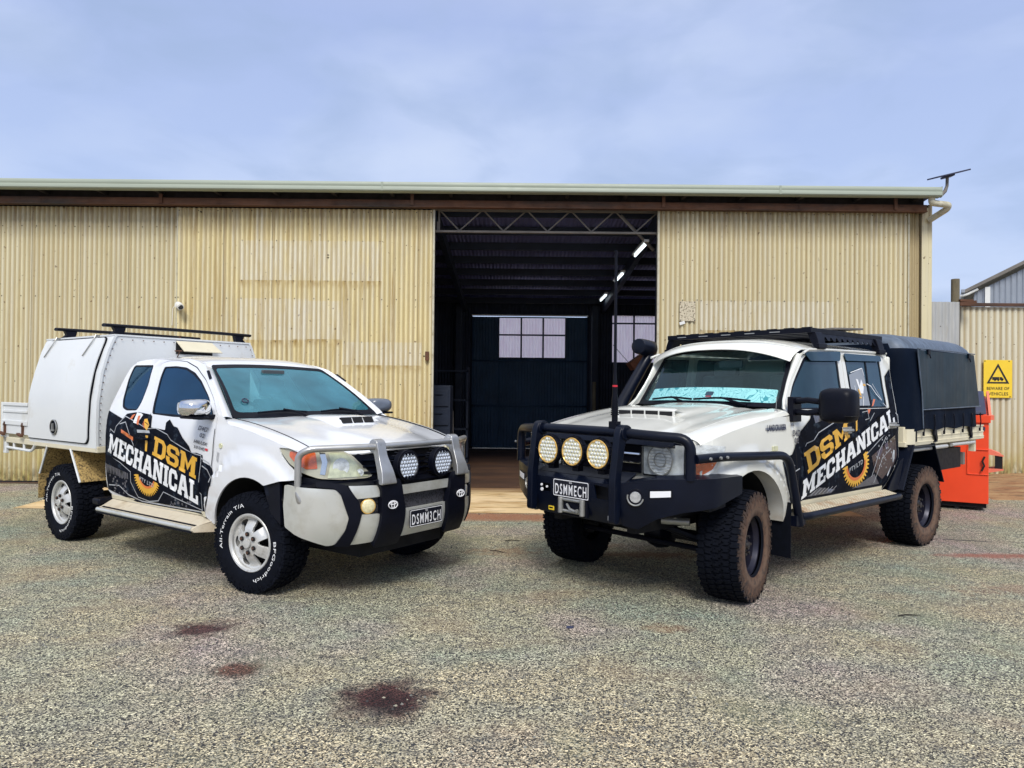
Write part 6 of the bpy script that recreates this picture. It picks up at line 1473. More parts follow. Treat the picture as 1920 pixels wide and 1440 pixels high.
        mb = MB(); patch(mb, rc(tp, .012), fas, (), .05, 0, .016, (1, s, 0)); mb.build('lens_cover', M['clearlens'], tl, recalc=False)
    # ---------------- bull bar
    B = M['blackbar']; bf = railcurve(LBC)
    def bl(q, z):
        x, y, _ = bf(q, z); k = max(0, .80 - z); return (x - 1.1 * k * k - .0, y, z)
    ctr = [(-.44, .60), (-.40, .585), (.40, .585), (.44, .60), (.44, .87), (-.44, .87)]
    hol = [rc([(-.342, .75), (-.235, .75), (-.235, .815), (-.342, .815)], .006), rc([(.235, .755), (.35, .755), (.35, .845), (.215, .855)], .006), rc([(-.135, .60), (.135, .60), (.135, .725), (-.135, .725)], .006)]
    panel('bar_centre', rc(ctr, .01), bl, B, U, hol, .06, .012, .004, (1, 0, 0), bevel=.006)
    panel('bar_back', [(-.5, .60), (.5, .60), (.5, .90), (-.5, .90)], bl, M['darkgap'], U, (), .1, .01, -.06, (1, 0, 0), bevel=0)
    panel('bar_deck', [(-.46, 0), (.46, 0), (.46, 1), (-.46, 1)], lambda a, b_: (bl(a, .87)[0] - .17 * b_ + .002, bl(a, .87)[1], .868 + .082 * b_), B, U, (), .08, .02, 0, (0, 0, 1), bevel=.006)
    for s in (-1, 1):
        m = lambda P: [(s * a, b_) for a, b_ in P][::s]; o = (1, s, 0)
        wing = [(.43, .585), (.54, .565), (.70, .655), (.88, .71), (1.12, .748), (1.30, .79), (1.42, .82), (1.42, .945), (1.10, .945), (.68, .928), (.50, .895), (.43, .87)]
        panel('bar_wing', rc(m(wing), .012), bl, B, U, [rc(m([(.505, .80), (.52, .76), (.56, .742), (.605, .76), (.62, .80), (.60, .84), (.56, .855), (.52, .84)]), .01)], .06, .02, .0, o, bevel=.008)
        panel('bar_deck', m([(.44, 0), (1.42, 0), (1.42, 1), (.44, 1)]), lambda a, b_: (bl(a, .9)[0] - .14 * b_ * (1 if abs(a) < .7 else .25), bl(a, .9)[1] * (1 - .10 * b_ * (abs(a) / .9)), (.88 + .05 * min(1, max(0, (abs(a) - .44) / .3)) + .012 * min(1, max(0, abs(a) - .7) / .3)) + .02 * b_), B, U, (), .08, .02, 0, (0, 0, 1), bevel=.006)
        c = Vector(bf(s * .561, .797)); n = Vector((1, s * .55, 0)).normalized()
        mb = MB(); mb.cyl(c - n * .05, c + n * .004, .060, .060, 28); fl = mb.build('fog_light', M['black'], U, bevel=.004)
        mb = MB(); mb.cyl(c + n * .004, c + n * .010, .040, .036, 20); mb.build('lens', M['led'], fl)
        mb = MB(); mb.tube([c + n * .010 + (n.cross(Vector((0, 0, 1))) * math.cos(t) + Vector((0, 0, 1)) * math.sin(t)) * .055 for t in np.linspace(math.pi * 1.05, math.pi * 2.1, 14)], .006, 6); mb.build('trim_ring', M['steel'], fl)
        mb = MB(); patch(mb, rc(m([(.652, .788), (.818, .803), (.818, .868), (.652, .858)]), .006), bl, (), .06, .004, .003, o); le = mb.build('led_strip_light', M['black'], U, recalc=False)
        mb = MB(); patch(mb, m([(.665, .802), (.805, .815), (.805, .856), (.665, .846)]), bl, (), .06, .004, .0065, o); mb.build('lens', M['platew'], le, recalc=False)
        # upright plates that hook over the top tube
        P = rc([(.915, .60), (.975, .60), (.972, .90), (.935, 1.16), (.925, 1.235), (.895, 1.285), (.85, 1.295), (.815, 1.275), (.80, 1.235), (.835, 1.20), (.865, 1.14), (.90, .93)], .03, 4)
        mb = MB(); a_, b_ = sorted((s * .395, s * .455)); mb.prism(P, 'y', a_, b_); mb.build('bar_upright', B, U, bevel=.008)
        mb = MB(); mb.cyl((.852, s * .385, 1.238), (.852, s * .465, 1.238), .056, n=24); mb.build('tube_collar', B, U, bevel=.008)
        # side rails
        mb = MB(); mb.tube(fillet([(.66, s * .90, 1.075), (.45, s * .955, 1.085), (-.42, s * .985, 1.055), (-.60, s * .985, .50)], [0, .1, .13, 0], 7), .032, 14)
        mb.bx(-.66, -.52, s * .86, s * 1.0, .50, .58); mb.build('side_rail', B, U)
        mb = MB()
        for x in (.62, .50, .42): mb.cyl((x, s * (.985), 1.083 - .0), (x, s * (.993 + .005), 1.083), .010, n=8)
        mb.build('rail_bolt', M['steel'], U)
        mb = MB(); mb.prism(rc([(.52, .935), (.36, .935), (.30, .80), (.30, .72), (.5, .70)], .01), 'y', s * .90 if s < 0 else .62, s * .62 if s < 0 else .90); mb.build('bar_bracket', M['darkgap'], U)
    mb = MB(); mb.tube(fillet([(.67, -.865, .93), (.665, -.865, 1.21), (.80, -.60, 1.225), (.852, -.40, 1.238), (.852, .40, 1.238), (.80, .60, 1.225), (.665, .865, 1.21), (.67, .865, .93)], [0, .10, .16, .1, .1, .16, .10, 0], 7), .036, 16); mb.build('top_tube', B, U)
    # plate
    x, y, z = .932, -.0124, .797
    mb = MB(); mb.bx(x - .006, x, y - .186, y + .186, z - .067, z + .067); p = mb.build('number_plate', M['plate'], U, bevel=.004)
    mb = MB(); v2, F = tri2d(rc([(-.182, -.063), (.182, -.063), (.182, .063), (-.182, .063)], .012), [rc([(-.176, -.057), (.176, -.057), (.176, .057), (-.176, .057)], .010)], .5, False); mb.add([(x + .001, y + a, z + b_) for a, b_ in v2], F)
    fonttext(mb, 'DSMMECH', boxmap((x + .0015, y, z - .009), (0, 1, 0), (0, 0, 1), .325, .080), bold=.014); fonttext(mb, 'WA', boxmap((x + .0015, y, z + .046), (0, 1, 0), (0, 0, 1), .030, .014), bold=.01); mb.build('plate_lettering', M['platew'], p, smooth=False)
    # winch fairlead
    mb = MB(); mb.bx(.90, .925, -.15, .15, .60, .735); f = mb.build('winch_fairlead', M['black'], U, bevel=.003)
    for yy in (-.112, .112): mb = MB(); mb.cyl((.935, yy, .612), (.935, yy, .73), .021, n=16); mb.build('fairlead_roller', M['steel'], f, bevel=.003)
    mb = MB(); mb.cyl((.93, -.09, .715), (.93, .09, .715), .012, n=10); mb.cyl((.93, -.09, .63), (.93, .09, .63), .012, n=10); mb.tube([(.93, -.05, .68), (.95, 0, .65), (.945, .05, .64)], .010, 8); mb.cyl((.94, .07, .645), (.955, .07, .645), .014, n=10); mb.build('winch_hook', M['steel'], f)
    for yy, mt in ((-.253, M['yellow']), (.355, M['platew'])):
        q = Vector(bl(yy, .625)); mb = MB(); mb.bx(q.x + .007, q.x + .010, yy - .030, yy + .030, .609, .641); st = mb.build('bar_sticker', mt, U)
        mb = MB(); mb.bx(q.x + .0105, q.x + .012, yy - .022, yy + .018, .622, .632); mb.build('sticker_print', M['red'] if yy > 0 else M['black'], st)
    mb = MB()
    for (yy, zz, r_) in ((-.33, .80, .010), (-.27, .79, .009), (-.325, .765, .014)): mb.cyl((.925, yy, zz), (.933, yy, zz), r_, n=8)
    mb.build('socket_fitting', M['platew'], U)
    # driving lights
    for i, y in enumerate((-.258, 0, .258)):
        c = Vector((.885, y, 1.078)); mb = MB(); mb.cyl(c, c + Vector((.045, 0, 0)), .116, .116, 36); mb.cyl(c - Vector((.06, 0, 0)), c, .07, .10, 24)
        for k in range(12):
            t = 2 * math.pi * k / 12; mb.box(c + Vector((.035, .113 * math.cos(t), .113 * math.sin(t))), (.03, .016, .016), Matrix.Rotation(t, 3, 'X'))
        mb.bx(.84, .90, y - .03, y + .03, .93, .985)
        d = mb.build('driving_light', M['black'], U, bevel=.004)
        mb = MB(); mb.cyl(c + Vector((.043, 0, 0)), c + Vector((.048, 0, 0)), .10, n=36); mb.build('reflector', M['ledgold'], d)
        mb = MB(); mb.tube([c + Vector((.050, .100 * math.cos(t), .100 * math.sin(t))) for t in np.linspace(0, 6.283, 37)], .0045, 6, caps=False)
        for k in range(8): t = 2 * math.pi * (k + .5) / 8; mb.box(c + Vector((.05, .094 * math.cos(t), .094 * math.sin(t))), (.008, .010, .022), Matrix.Rotation(t, 3, 'X'))
        mb.build('lamp_bezel', M['goldring'], d)
        mb = MB()
        for j in range(-3, 4):
            for k in range(-3, 4):
                yy, zz = k * .030 + (j % 2) * .015, j * .027
                if math.hypot(yy, zz) < .088: mb.cyl(c + Vector((.048, yy, zz)), c + Vector((.056, yy, zz)), .013, .006, 8)
        mb.build('led_cell', M['cell'], d, sharp=60)
    # whip aerial on the top tube
    a = (.852, .345)
    mb = MB(); mb.box((a[0], a[1], 1.29), (.05, .07, .05)); mb.cyl((a[0], a[1], 1.28), (a[0], a[1], 1.36), .022, n=12)
    for k in range(9): mb.cyl((a[0], a[1], 1.36 + .014 * k), (a[0], a[1], 1.368 + .014 * k), .030 - .0008 * k, n=14)
    mb.cyl((a[0], a[1], 1.36), (a[0], a[1], 1.49), .024, .022, n=12); mb.cyl((a[0], a[1], 1.49), (a[0], a[1], 1.655), .019, .013, n=12); mb.cyl((a[0], a[1], 1.655), (a[0], a[1], 2.53), .0115, .0100, n=10); mb.cyl((a[0], a[1], 2.53), (a[0], a[1], 2.54), .013, n=10)
    ae = mb.build('whip_aerial', M['black'], U, sharp=40)
    mb = MB(); mb.cyl((a[0], a[1], 1.562), (a[0], a[1], 1.575), .0185, n=12); mb.build('aerial_band', M['red'], ae)
    # small wing aerial
    mb = MB(); mb.cyl((-.56, .80, 1.375), (-.56, .80, 1.40), .016, .010, n=8); mb.cyl((-.56, .80, 1.40), (-.57, .80, 1.50), .003, n=6); mb.build('wing_aerial', M['steel'], U)
    # snorkel on the far pillar
    mb = MB(); mb.tube([(-.60, -.88, 1.27), (-.71, -.93, 1.40), (-.88, -.95, 1.58), (-1.04, -.955, 1.76), (-1.15, -.95, 1.89), (-1.17, -.945, 1.955)], [.055, .060, .056, .054, .052, .055], 14)
    mb.tube([(-.52, -.88, 1.15), (-.58, -.885, 1.23), (-.66, -.91, 1.34)], [.05, .06, .05], 12)
    sk = mb.build('snorkel', B, U)
    mb = MB(); rings = []
    for (x, r1, r2, z) in ((-1.26, .030, .05, 1.975), (-1.22, .062, .078, 1.975), (-1.13, .075, .088, 1.975), (-1.03, .085, .085, 1.985), (-.985, .09, .078, 1.99), (-.98, .075, .062, 1.99)):
        rings.append([(x + .0, -.95 + r1 * math.cos(t), z + r2 * math.sin(t)) for t in np.linspace(0, 6.283, 18, False)])
    mb.loft(rings); mb.build('snorkel_head', B, sk, bevel=.004)
    # roof rack
    mb = MB(); X0, X1, Y1, Z = -2.66, -1.21, .735, 2.075
    for s in (-1, 1): mb.bx(X0, X1, s * (Y1 - .02), s * (Y1 + .02), Z - .022, Z + .022)
    mb.bx(X1 - .04, X1, -Y1 + .02, Y1 - .02, Z - .022, Z + .022); mb.bx(X0, X0 + .04, -Y1 + .02, Y1 - .02, Z - .022, Z + .022)
    for k in range(8): x = X0 + .14 + k * .17; mb.bx(x, x + .07, -Y1 + .02, Y1 - .02, Z - .004, Z + .020)
    for k in range(9): mb.cyl((X1 - .02, -.66 + k * .165, Z + .026), (X1 - .02, -.56 + k * .165, Z + .026), .004, n=6)
    rk = mb.build('roof_rack', M['black'], U, bevel=.005)
    mb = MB()
    for k in range(5): mb.box((X1 + .002, -.58 + k * .25, Z - .002), (.004, .10, .008))
    mb.build('rack_slot', M['steel'], rk)
    for s in (-1, 1):
        for x in (-1.31, -2.53):
            mb = MB(); mb.prism([(s * .70, 2.06), (s * .775, 2.06), (s * .80, 1.99), (s * .815, 1.915), (s * .775, 1.91), (s * .73, 1.985)], 'x', x - .065, x + .065); mb.box((x, s * .80, 1.94), (.15, .03, .04)); mb.build('rack_foot', M['black'], rk, bevel=.006)
        mb = MB(); n_ = 11
        P = [(-1.28, 2.055), (-2.55, 2.055), (-2.55, 2.0)]
        for k in range(n_): x = -2.48 + k * .107; P += [(x, 1.995), (x + .045, 1.995), (x + .06, 2.025), (x + .085, 2.025)]
        P += [(-1.28, 1.995)]
        patch(mb, P, lambda a_, b_: (a_, s * (.752 + (2.055 - b_) * .45), b_), (), .2, .006, 0, (0, s, 0), 0, False); mb.build('rack_side_plate', M['black'], rk, recalc=False, sharp=30)
    mb = MB(); mb.box((-2.35, .10, 2.165), (.62, .95, .02), Matrix.Rotation(R(3), 3, 'Y')); mb.box((-2.25, .1, 2.14), (.40, .8, .02)); mb.bx(-2.62, -2.5, -.1, .3, 2.10, 2.15); mb.build('rack_panel', M['greysteel'], rk, bevel=.004)
    # towing mirrors
    for s in (1,):
        mb = MB(); rings = []
        for (x, ky, kz) in ((-.80, .80, .82), (-.795, .95, .95), (-.72, 1, 1), (-.655, .92, .93), (-.63, .7, .72), (-.625, .3, .35)):
            rings.append([(x, s * (1.225 + .135 * ky * (abs(math.cos(t)) ** .45) * (1 if math.cos(t) > 0 else -1)), 1.437 + .135 * kz * (abs(math.sin(t)) ** .45) * (1 if math.sin(t) > 0 else -1)) for t in np.linspace(0, 2 * math.pi, 28, False)])
        mb.loft(rings); mi = mb.build('side_mirror', M['black'], U, sharp=60)
        mb = MB(); mb.tube([(-.70, s * .86, 1.46), (-.68, s * 1.0, 1.475), (-.70, s * 1.12, 1.46)], .024, 10); mb.tube([(-.70, s * .86, 1.38), (-.68, s * 1.0, 1.375), (-.70, s * 1.12, 1.39)], .024, 10); mb.bx(-.78, -.64, s * .85, s * .90, 1.30, 1.50)
        mb.build('mirror_arm', M['black'], mi, bevel=.006)
        mb = MB(); mb.bx(-.80, -.63, s * 1.085, s * 1.365, 1.357, 1.362); mb.build('mirror_seam', M['darkgap'], mi)
    # door handles, wing details
    for s in (-1, 1):
        for (x, z) in ((-1.62, 1.205), (-2.60, 1.225)):
            mb = MB(); y = LYf(x, z) + .006; mb.tube([(x - .07, s * y, z), (x - .055, s * (y + .03), z), (x + .055, s * (y + .03), z), (x + .07, s * y, z)], .014, 8); mb.bx(x - .09, x + .09, s * y, s * (y + .006), z - .03, z + .03); mb.build('door_handle', M['steel'], U, bevel=.004)
        x, z = -.40, 1.10; y = LYf(x, z); mb = MB(); mb.bx(x - .035, x + .035, s * y, s * (y + .014), z - .020, z + .020); mb.build('side_indicator', M['lensyellow'], U, bevel=.004)
        # steps
        mb = MB(); V = [(-.72, .878, .618), (-2.44, .878, .618), (-2.44, 1.005, .585), (-.72, 1.005, .585)]
        V = [(v[0], s * v[1], v[2]) for v in V]; mb.add(V + [(v[0], v[1], v[2] - .02) for v in V], [(0, 1, 2, 3), (7, 6, 5, 4), (0, 4, 5, 1), (1, 5, 6, 2), (2, 6, 7, 3), (3, 7, 4, 0)]); st = mb.build('side_step', M['chequer'], U, bevel=.003)
        mb = MB(); mb.tube(fillet([(-.60, s * .93, .555), (-.68, s * 1.01, .565), (-2.46, s * 1.01, .565), (-2.52, s * .93, .56)], .05, 4), .030, 12); mb.build('step_tube', M['blackbar'], st)
        panel('sill', [(-.68, .60), (-2.40, .60), (-2.40, .655), (-.70, .655)], fns[s], M['creamtray'], U, (), .1, .01, .006, (0, s, 0))
        mb = MB(); mb.bx(-.52, -.51, s * .62, s * .955, .25, .68); mb.build('mud_flap', M['rubber'], U)
        mb = MB(); mb.bx(-2.6, -.65, s * .55, s * .84, .50, .60); mb.build('sill_box', M['darkgap'], U)
    # ---------------- tray
    T = M['creamtray']
    mb = MB(); mb.bx(-5.10, -2.86, -.90, .90, 1.0, 1.05); mb.bx(-2.92, -2.87, -.88, .88, 1.05, 1.2); mb.bx(-5.12, -5.08, -.90, .90, 1.0, 1.17)
    for x in (-3.1, -3.7, -4.3, -4.9): mb.bx(x, x + .06, -.85, .85, .94, 1.0)
    mb.build('tray', T, U, bevel=.005)
    for s in (-1, 1):
        mb = MB(); prof = [(.905, 1.012), (.925, 1.012), (.925, 1.03), (.928, 1.045), (.918, 1.05), (.918, 1.085), (.924, 1.09), (.924, 1.10), (.915, 1.105), (.915, 1.155), (.925, 1.16), (.925, 1.172), (.905, 1.172)]
        mb.prism([(s * a_, b_) for a_, b_ in prof], 'x', -5.13, -3.03); sg = mb.build('tray_side', T, U)
        mb = MB(); mb.loft([[(-2.87, s * .80, z), (-2.872, s * .86, z), (-2.89, s * .905, z), (-2.94, s * .928, z), (-3.03, s * .932, z), (-3.03, s * .90, z), (-2.95, s * .89, z), (-2.91, s * .80, z)] for z in (1.025, 1.178)]); mb.build('tray_corner', T, U)
        mb = MB(); mb.bx(-3.065, -3.04, s * .925, s * .935, 1.05, 1.17); mb.build('corner_hinge', M['black'], sg)
        for x in (-3.52, -4.60):
            mb = MB(); mb.prism([(x - .035, 1.165), (x + .03, 1.165), (x + .01, 1.10), (x - .03, 1.05), (x + .01, 1.03), (x - .06, 1.03), (x - .07, 1.07)], 'y', *sorted((s * .925, s * .95))); mb.build('tray_latch', M['black'], sg, bevel=.004)
        mb = MB(); mb.cyl((-3.0, s * .91, .968), (-3.95, s * .91, .968), .022, n=10); mb.cyl((-4.1, s * .91, .975), (-4.83, s * .91, .975), .020, n=10)
        for x in (-3.5, -3.8, -4.5): mb.cyl((x, s * .86, .97), (x, s * .86, 1.03), .008, n=6)
        mb.build('under_tray_tube', M['alloy'], U)
        mb = MB(); mb.bx(-5.0, -4.94, s * .82, s * .88, .86, 1.03); mb.build('tray_post', T, U)
        # guards round the rear wheel
        mb = MB()
        for (p0, p1) in (((-2.93, 1.02), (-2.66, .60)), ((-3.46, 1.02), (-3.73, .60)), ((-2.93, 1.0), (-3.46, 1.0))):
            dx, dz = p1[0] - p0[0], p1[1] - p0[1]; L_ = math.hypot(dx, dz); nx, nz = -dz / L_ * .005, dx / L_ * .005
            V = [(p0[0] - nx, s * .955, p0[1] - nz), (p1[0] - nx, s * .955, p1[1] - nz), (p1[0] + nx, s * .955, p1[1] + nz), (p0[0] + nx, s * .955, p0[1] + nz)]; W_ = [(v[0], s * .60, v[2]) for v in V]; mb.add(V + W_, [(0, 1, 2, 3), (7, 6, 5, 4), (0, 4, 5, 1), (1, 5, 6, 2), (2, 6, 7, 3), (3, 7, 4, 0)])
            mb.cyl((p0[0], s * .955, p0[1]), (p1[0], s * .955, p1[1]), .008, n=6)
        mb.prism([(-2.66, .60), (-2.42, .60), (-2.50, .68), (-2.70, .86), (-2.80, .90)], 'y', *sorted((s * .90, s * .91)))
        mb.build('wheel_guard', M['blackbar'], U)
    mb = MB(); mb.bx(-4.55, -3.80, .50, .86, .70, .93); mb.tube(fillet([(-4.55, .80, .88), (-4.62, .80, .90), (-4.62, .80, .75)], .04, 4), .035, 8); mb.build('under_tray_box', M['black'], U, bevel=.02)
    mb = MB(); mb.bx(-4.70, -4.64, .60, .86, .72, .86); mb.build('tail_lamp_bracket', M['greysteel'], U, bevel=.004)
    # canvas canopy
    mb = MB(); rings = []; fm = []
    lv = [(1.165, 0, -2.84, -4.99), (1.30, .002, -2.84, -4.975), (1.55, .0, -2.835, -4.94), (1.80, .0, -2.825, -4.90), (1.90, .001, -2.82, -4.875), (1.95, .006, -2.822, -4.86), (1.99, .018, -2.826, -4.84), (2.04, .042, -2.835, -4.81), (2.078, .075, -2.85, -4.77), (2.108, .12, -2.875, -4.72), (2.130, .18, -2.905, -4.66), (2.150, .27, -2.96, -4.58), (2.162, .40, -3.05, -4.5), (2.170, .55, -3.15, -4.4), (2.174, .78, -3.3, -4.3)]
    rnd = random.Random(5)
    ph = [rnd.uniform(0, 6) for _ in range(8)]
    for (z, ins, xf, xr) in lv:
        h = .935 - ins; r_ = max(.02, min(.20, h * .6)); pts = []
        cs = [(xf - r_, h - r_, 0), (xr + r_, h - r_, 90), (xr + r_, -h + r_, 180), (xf - r_, -h + r_, 270)]
        corner = [[(cx + r_ * math.cos(R(a0 + t)), cy + r_ * math.sin(R(a0 + t))) for t in np.linspace(0, 90, 8)] for cx, cy, a0 in cs]
        loop = []
        for i, cn in enumerate(corner):
            loop += cn; nx_ = corner[(i + 1) % 4][0]; a_ = cn[-1]; n_ = 26 if i % 2 == 0 else 10
            loop += [(a_[0] + (nx_[0] - a_[0]) * k / n_, a_[1] + (nx_[1] - a_[1]) * k / n_) for k in range(1, n_)]
        ring = []
        for (x, y) in loop:
            w = .005 * math.sin(x * 5 + ph[0] + z * 2) + .002 * math.sin(x * 13 + z * 5 + ph[1]) + .003 * math.sin(y * 7 + z * 3 + ph[2])
            q = 1 + (w / .9) * (1 if z < 2.0 else .5); ring.append((x + .5 * w, y * q, z + (.004 * math.sin(x * 7 + ph[3]) * math.cos(y * 5) if z > 2.05 else (.01 * math.sin(x * 11) if z < 1.2 else 0))))
        rings.append(ring)
    mb.loft(rings); 
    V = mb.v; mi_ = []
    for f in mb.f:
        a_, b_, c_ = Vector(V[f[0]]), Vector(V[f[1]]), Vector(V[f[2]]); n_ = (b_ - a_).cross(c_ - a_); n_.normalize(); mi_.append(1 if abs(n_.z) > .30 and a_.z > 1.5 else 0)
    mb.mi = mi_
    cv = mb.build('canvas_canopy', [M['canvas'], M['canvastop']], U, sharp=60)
    for s in (-1, 1):
        wv = lambda x, z: (x, s * (.945 + .003 * math.sin(x * 5 + z * 2)), z)
        mb = MB(); patch(mb, rc([(-3.04, 1.975), (-4.70, 1.985), (-4.90, 1.40), (-3.19, 1.385)], .02), wv, (), .08, .004, .003, (0, s, 0)); mb.build('window_panel', M['canvaswin'], cv, recalc=False, sharp=60)
        mb = MB()
        for P in ([(-3.02, 1.99), (-3.10, 1.70), (-3.15, 1.55), (-3.20, 1.18)], [(-3.17, 1.372), (-4.2, 1.385), (-4.92, 1.395)], [(-3.03, 1.99), (-3.9, 2.0), (-4.72, 1.995)]): mb.tube([Vector(wv(*q)) + Vector((0, s * .003, 0)) for q in P], .007, 6)
        mb.build('canvas_seam', M['canvastop'], cv)
        mb = MB()
        for x in (-3.30, -4.50): mb.box((x, s * .955, 1.965), (.06, .02, .05)); mb.cyl((x - .02, s * .955, 1.95), (x - .03, s * .965, 1.90), .006, n=6)
        mb.build('roll_strap', M['black'], cv)
        for k in range(7): mb = MB(); x = -3.20 - .285 * k; mb.tube([(x, s * .95, 1.30), (x - .01, s * .955, 1.22), (x - .005, s * .945, 1.11)], .006, 6); mb.box((x - .005, s * .945, 1.125), (.022, .016, .04)); mb.cyl((x, s * .948, 1.31), (x, s * .956, 1.31), .010, n=8); mb.build('shock_cord_loop', M['black'], cv)
    # ---------------- wrap and lettering
    shape, strokes, ft = SHAPE, STROKES, FT
    s = 1; fn = fns[1]
    wrap = [(-.672, .62), (-2.40, .62), (-2.50, .68), (-2.65, .81), (-2.74, .90), (-2.735, 1.2), (-2.70, 1.392), (-1.0, 1.385), (-.97, 1.32), (-.80, 1.22), (-.735, 1.13), (-.665, 1.04), (-.56, 1.02), (-.52, .99), (-.60, .80), (-.66, .70)]
    w0 = shape('vinyl_wrap', [rc(wrap, .008, 2)], M['wrap'], .005, s, fn, U, .05)
    shape('vinyl_wrap', [[(-2.56, 1.70), (-2.70, 1.78), (-2.70, 1.39), (-2.56, 1.39)]], M['wrap'], .005, s, fn, U, .08)
    strokes('wrap_seam', [[(-1.79, .67), (-1.80, 1.20), (-1.715, 1.385)], [(-.80, .665), (-.745, .93), (-.71, 1.12)], [(-.80, .66), (-2.36, .66), (-2.47, .71), (-2.64, .86), (-2.66, 1.2), (-2.62, 1.385)]], .008, M['darkgap'], .0065, s, fn, w0)
    shape('wrap_plum', [[(-2.13, .95), (-2.66, 1.13), (-2.70, .93), (-2.62, .84), (-2.38, .72), (-2.2, .80)]], M['wrapplum'], .0062, s, fn, w0)
    rnd = random.Random(11); sp = []; sw = []
    for i in range(46):
        cx = rnd.uniform(-2.66, -2.2); cz = rnd.uniform(.82, 1.16); r_ = rnd.uniform(.003, .011); sw.append([(cx + r_ * math.cos(t), cz + r_ * rnd.uniform(.7, 1.4) * math.sin(t)) for t in np.linspace(0, 6.28, 6, False)])
    for P in ([(-2.60, .86), (-2.64, .90), (-2.645, .98), (-2.61, .99), (-2.585, .93)], [(-2.48, .75), (-2.56, .84), (-2.55, .80), (-2.50, .735)]): sw.append(P)
    shape('wrap_speckle', sw, M['wrapline'], .0075, s, fn, w0)
    shape('wrap_band', [[(-.80, .68), (-1.35, .675), (-1.42, .70), (-1.0, .76), (-.86, .745)], [(-2.32, .68), (-1.75, .68), (-1.85, .70), (-2.2, .78)], [(-1.02, 1.35), (-1.42, 1.372), (-1.30, 1.32), (-1.05, 1.28)]], M['wrapgrey'], .0062, s, fn, w0)
    strokes('wrap_outline', [[(-2.258, 1.62), (-2.40, 1.48)], [(-2.42, 1.44), (-2.50, 1.40)], [(-2.609, 1.378), (-2.729, 1.321), (-2.736, 1.252), (-2.552, 1.202), (-1.961, .948)], [(-.84, 1.06), (-.90, 1.12), (-1.02, 1.14), (-1.10, 1.20), (-1.60, 1.34)], [(-.70, .95), (-.62, .97), (-.64, 1.0), (-.56, 1.01)], [(-.78, .92), (-.70, .90), (-.69, .80)], [(-2.14, .76), (-2.3, 1.0), (-2.45, 1.12)], [(-2.2, .70), (-2.36, .92), (-2.55, 1.0)]], .009, M['wrapline'], .0075, s, fn, w0)
    strokes('wrap_outline', [[(-.85 - k * .07, .685), (-.95 - k * .07, .73)] for k in range(8)], .005, M['wrapline'], .0078, s, fn, w0)
    gc = (-1.80, .905); outer = []; inner = []; n = 20
    for k in range(n * 4 + 1):
        t = R(178 + 205 * k / (n * 4)); rr = .215 if (k % 4) in (1, 2) else .185; outer.append((gc[0] - rr * 1.25 * math.cos(t + R(8)), gc[1] + rr * math.sin(t + R(8))))
    for k in range(26, -1, -1):
        t = R(178 + 205 * k / 26); inner.append((gc[0] - .135 * 1.25 * math.cos(t + R(8)), gc[1] + .135 * math.sin(t + R(8))))
    shape('gear_emblem', [outer + inner], M['gold'], .0082, s, fn, w0, .06)
    i2 = [(gc[0] - .165 * 1.2 * math.cos(R(a_)), gc[1] + .158 * math.sin(R(a_))) for a_ in np.linspace(195, 368, 18)] + [(gc[0] - .14 * 1.2 * math.cos(R(a_)), gc[1] + .130 * math.sin(R(a_))) for a_ in np.linspace(368, 195, 18)]
    shape('gear_shading', [i2], M['orangev'], .009, s, fn, w0, .06)
    shape('logo_panel', [[(-.80, .83), (-2.64, 1.43), (-2.72, 1.235), (-.79, .64)], [(-.82, 1.08), (-1.65, 1.33), (-1.69, 1.13), (-.88, .86)]][0:2], M['wrap'], .0098, s, fn, w0, .08)
    mb = MB(); slabtext(mb, 'MECHANICAL', [(-.837, .819), (-2.610, 1.400), (-2.650, 1.240), (-.827, .664)], fn, .0115, (0, s, 0)); mb.build('lettering', M['letter'], U, recalc=False, sharp=180)
    mb = MB(); slabtext(mb, 'DSM', [(-.842, 1.042), (-1.628, 1.289), (-1.669, 1.144), (-.914, .871)], fn, .012, (0, s, 0)); mb.build('lettering', M['gold'], U, recalc=False, sharp=180)
    def ft2(txt, quad, mat, bold=.01, off=.009):
        B_ = bilin(quad); mb = MB()
        def f3(u, v): a_, b_ = B_(u, v); p = fn(a_, b_); return (p[0], p[1] + off, p[2])
        fonttext(mb, txt, f3, bold=bold); return mb.build('small_lettering', mat, U, smooth=False)
    ft2('PTY/LTD', [(-1.665, .868), (-1.93, .935), (-1.935, .895), (-1.67, .828)], M['wrapline'], .01, .0105)
    ft2('D4D', [(-.672, 1.235), (-.79, 1.235), (-.79, 1.185), (-.672, 1.185)], M['wrapgrey'], .03); ft2('02', [(-.70, 1.175), (-.765, 1.17), (-.765, 1.125), (-.70, 1.13)], M['wrapgrey'], .03)
    mb = MB(); patch(mb, [(-.27, 1.245), (-.575, 1.245), (-.575, 1.262), (-.27, 1.262)], fn, (), .1, .002, .004, (0, 1, 0)); mb.build('wing_badge', M['greyclad'], U, recalc=False)
    ft2('LANDCRUISER', [(-.285, 1.285), (-.57, 1.285), (-.57, 1.235), (-.285, 1.235)], M['navy'], .03, .008)
    ft2('GXL', [(-.64, 1.285), (-.70, 1.285), (-.70, 1.265), (-.64, 1.265)], M['navy'], .02)
    # pale artwork on the rear window
    shape('window_artwork', [[(-1.80, 1.70), (-2.10, 1.77), (-2.12, 1.65), (-2.14, 1.42), (-1.88, 1.42), (-1.80, 1.50)]], M['greyclad'], .003, s, fn, U, .1)
    shape('window_artwork', [[(-1.92, 1.665), (-1.965, 1.66), (-1.985, 1.60), (-2.03, 1.665), (-2.07, 1.60), (-2.03, 1.53), (-1.975, 1.53), (-1.95, 1.60)]], M['letter'], .006, s, fn, U, .1)
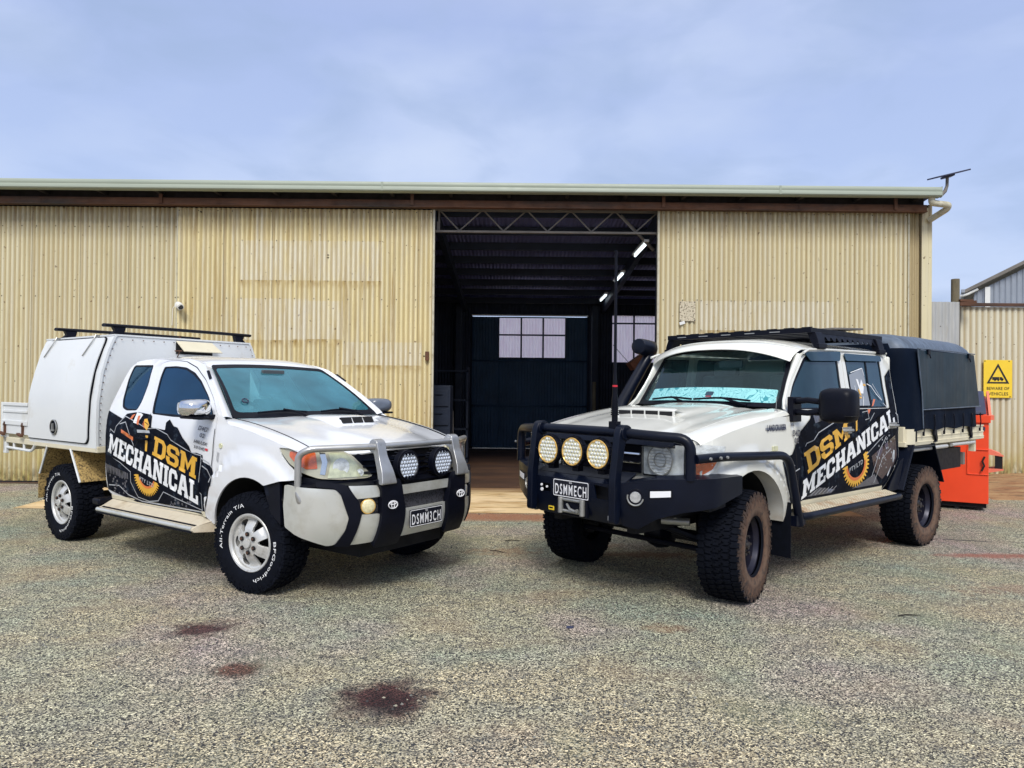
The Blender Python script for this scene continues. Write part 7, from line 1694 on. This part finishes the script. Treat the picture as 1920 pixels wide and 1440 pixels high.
    shape('window_artwork', [[(-2.05, 1.62), (-2.10, 1.62), (-2.105, 1.60), (-2.055, 1.60)], [(-1.93, 1.57), (-1.96, 1.57), (-1.985, 1.51), (-1.955, 1.51)], [(-1.90, 1.50), (-1.98, 1.50), (-1.98, 1.485), (-1.90, 1.485)]], M['gold'], .008, s, fn, U, .1)
    shape('window_artwork', [[(-2.22, 1.48), (-2.26, 1.475), (-2.20, 1.42), (-2.16, 1.41)]], M['orangev'], .008, s, fn, U, .1)
    strokes('window_artwork', [[(-1.83, 1.72), (-2.07, 1.765), (-2.10, 1.70)], [(-2.14, 1.62), (-2.22, 1.60), (-2.30, 1.53), (-2.40, 1.47)], [(-1.88, 1.60), (-1.88, 1.42)], [(-2.02, 1.50), (-1.99, 1.42)]], .008, M['letter'], .007, s, fn, U)
    shape('wrap_figure', [[(-1.80, 1.30), (-1.86, 1.385), (-1.875, 1.36), (-1.83, 1.28), (-1.83, 1.20), (-1.80, 1.19)]], M['gold'], .0075, s, fn, w0)
    strokes('wrap_figure', [[(-1.95, 1.36), (-2.06, 1.37), (-2.08, 1.30), (-2.0, 1.29)], [(-2.10, 1.28), (-2.2, 1.35)]], .007, M['wrapline'], .0075, s, fn, w0)
    shape('wrap_figure', [[(-2.06, 1.385), (-2.13, 1.385), (-2.08, 1.34)]], M['orangev'], .008, s, fn, w0)
    # far side wrap
    shape('vinyl_wrap', [rc(wrap, .008, 2)], M['wrap'], .005, -1, fns[-1], U, .07)
    # wheels
    hub = make_wheel('steel')
    place_wheels(U, hub, [(0, .795, .402, R(180 + 13.8), 0), (-3.18, .835, .402, R(180), R(15)), (0, -.795, .402, R(13.8), 0), (-3.18, -.835, .402, 0, 0)])
    # sunshade is a thing of its own, propped behind the windscreen
    Sh = thing('sunshade', 'cyan patterned folded sunshade propped behind the windscreen of the right ute', 'sunshade', (px, py, 0), yaw)
    mb = MB(); patch(mb, rc([(-.90, .10), (.90, .10), (.90, .345), (-.90, .345)], .02), ws, (), .09, .006, -.035, (1, 0, .4))
    mb.build('shade_panel', M['shade'], Sh, recalc=False, sharp=60)
    mb = MB(); patch(mb, rc([(.02, .20), (.13, .20), (.13, .27), (.02, .27)], .02), ws, (), .09, .001, -.033, (1, 0, .4)); mb.build('logo_patch', M['navy'], Sh, recalc=False)
    mb = MB(); patch(mb, [(.03, .175), (.12, .175), (.11, .20), (.035, .20)], ws, (), .09, .001, -.033, (1, 0, .4)); mb.build('logo_patch', M['red'], Sh, recalc=False)
    return U
build_mats(); world(); setting(); shed(); small_things(); bin_()
PLATE = None
hilux(-1.4248, 6.1604, -.621)
cruiser(1.1576, 6.01, -2.4292)
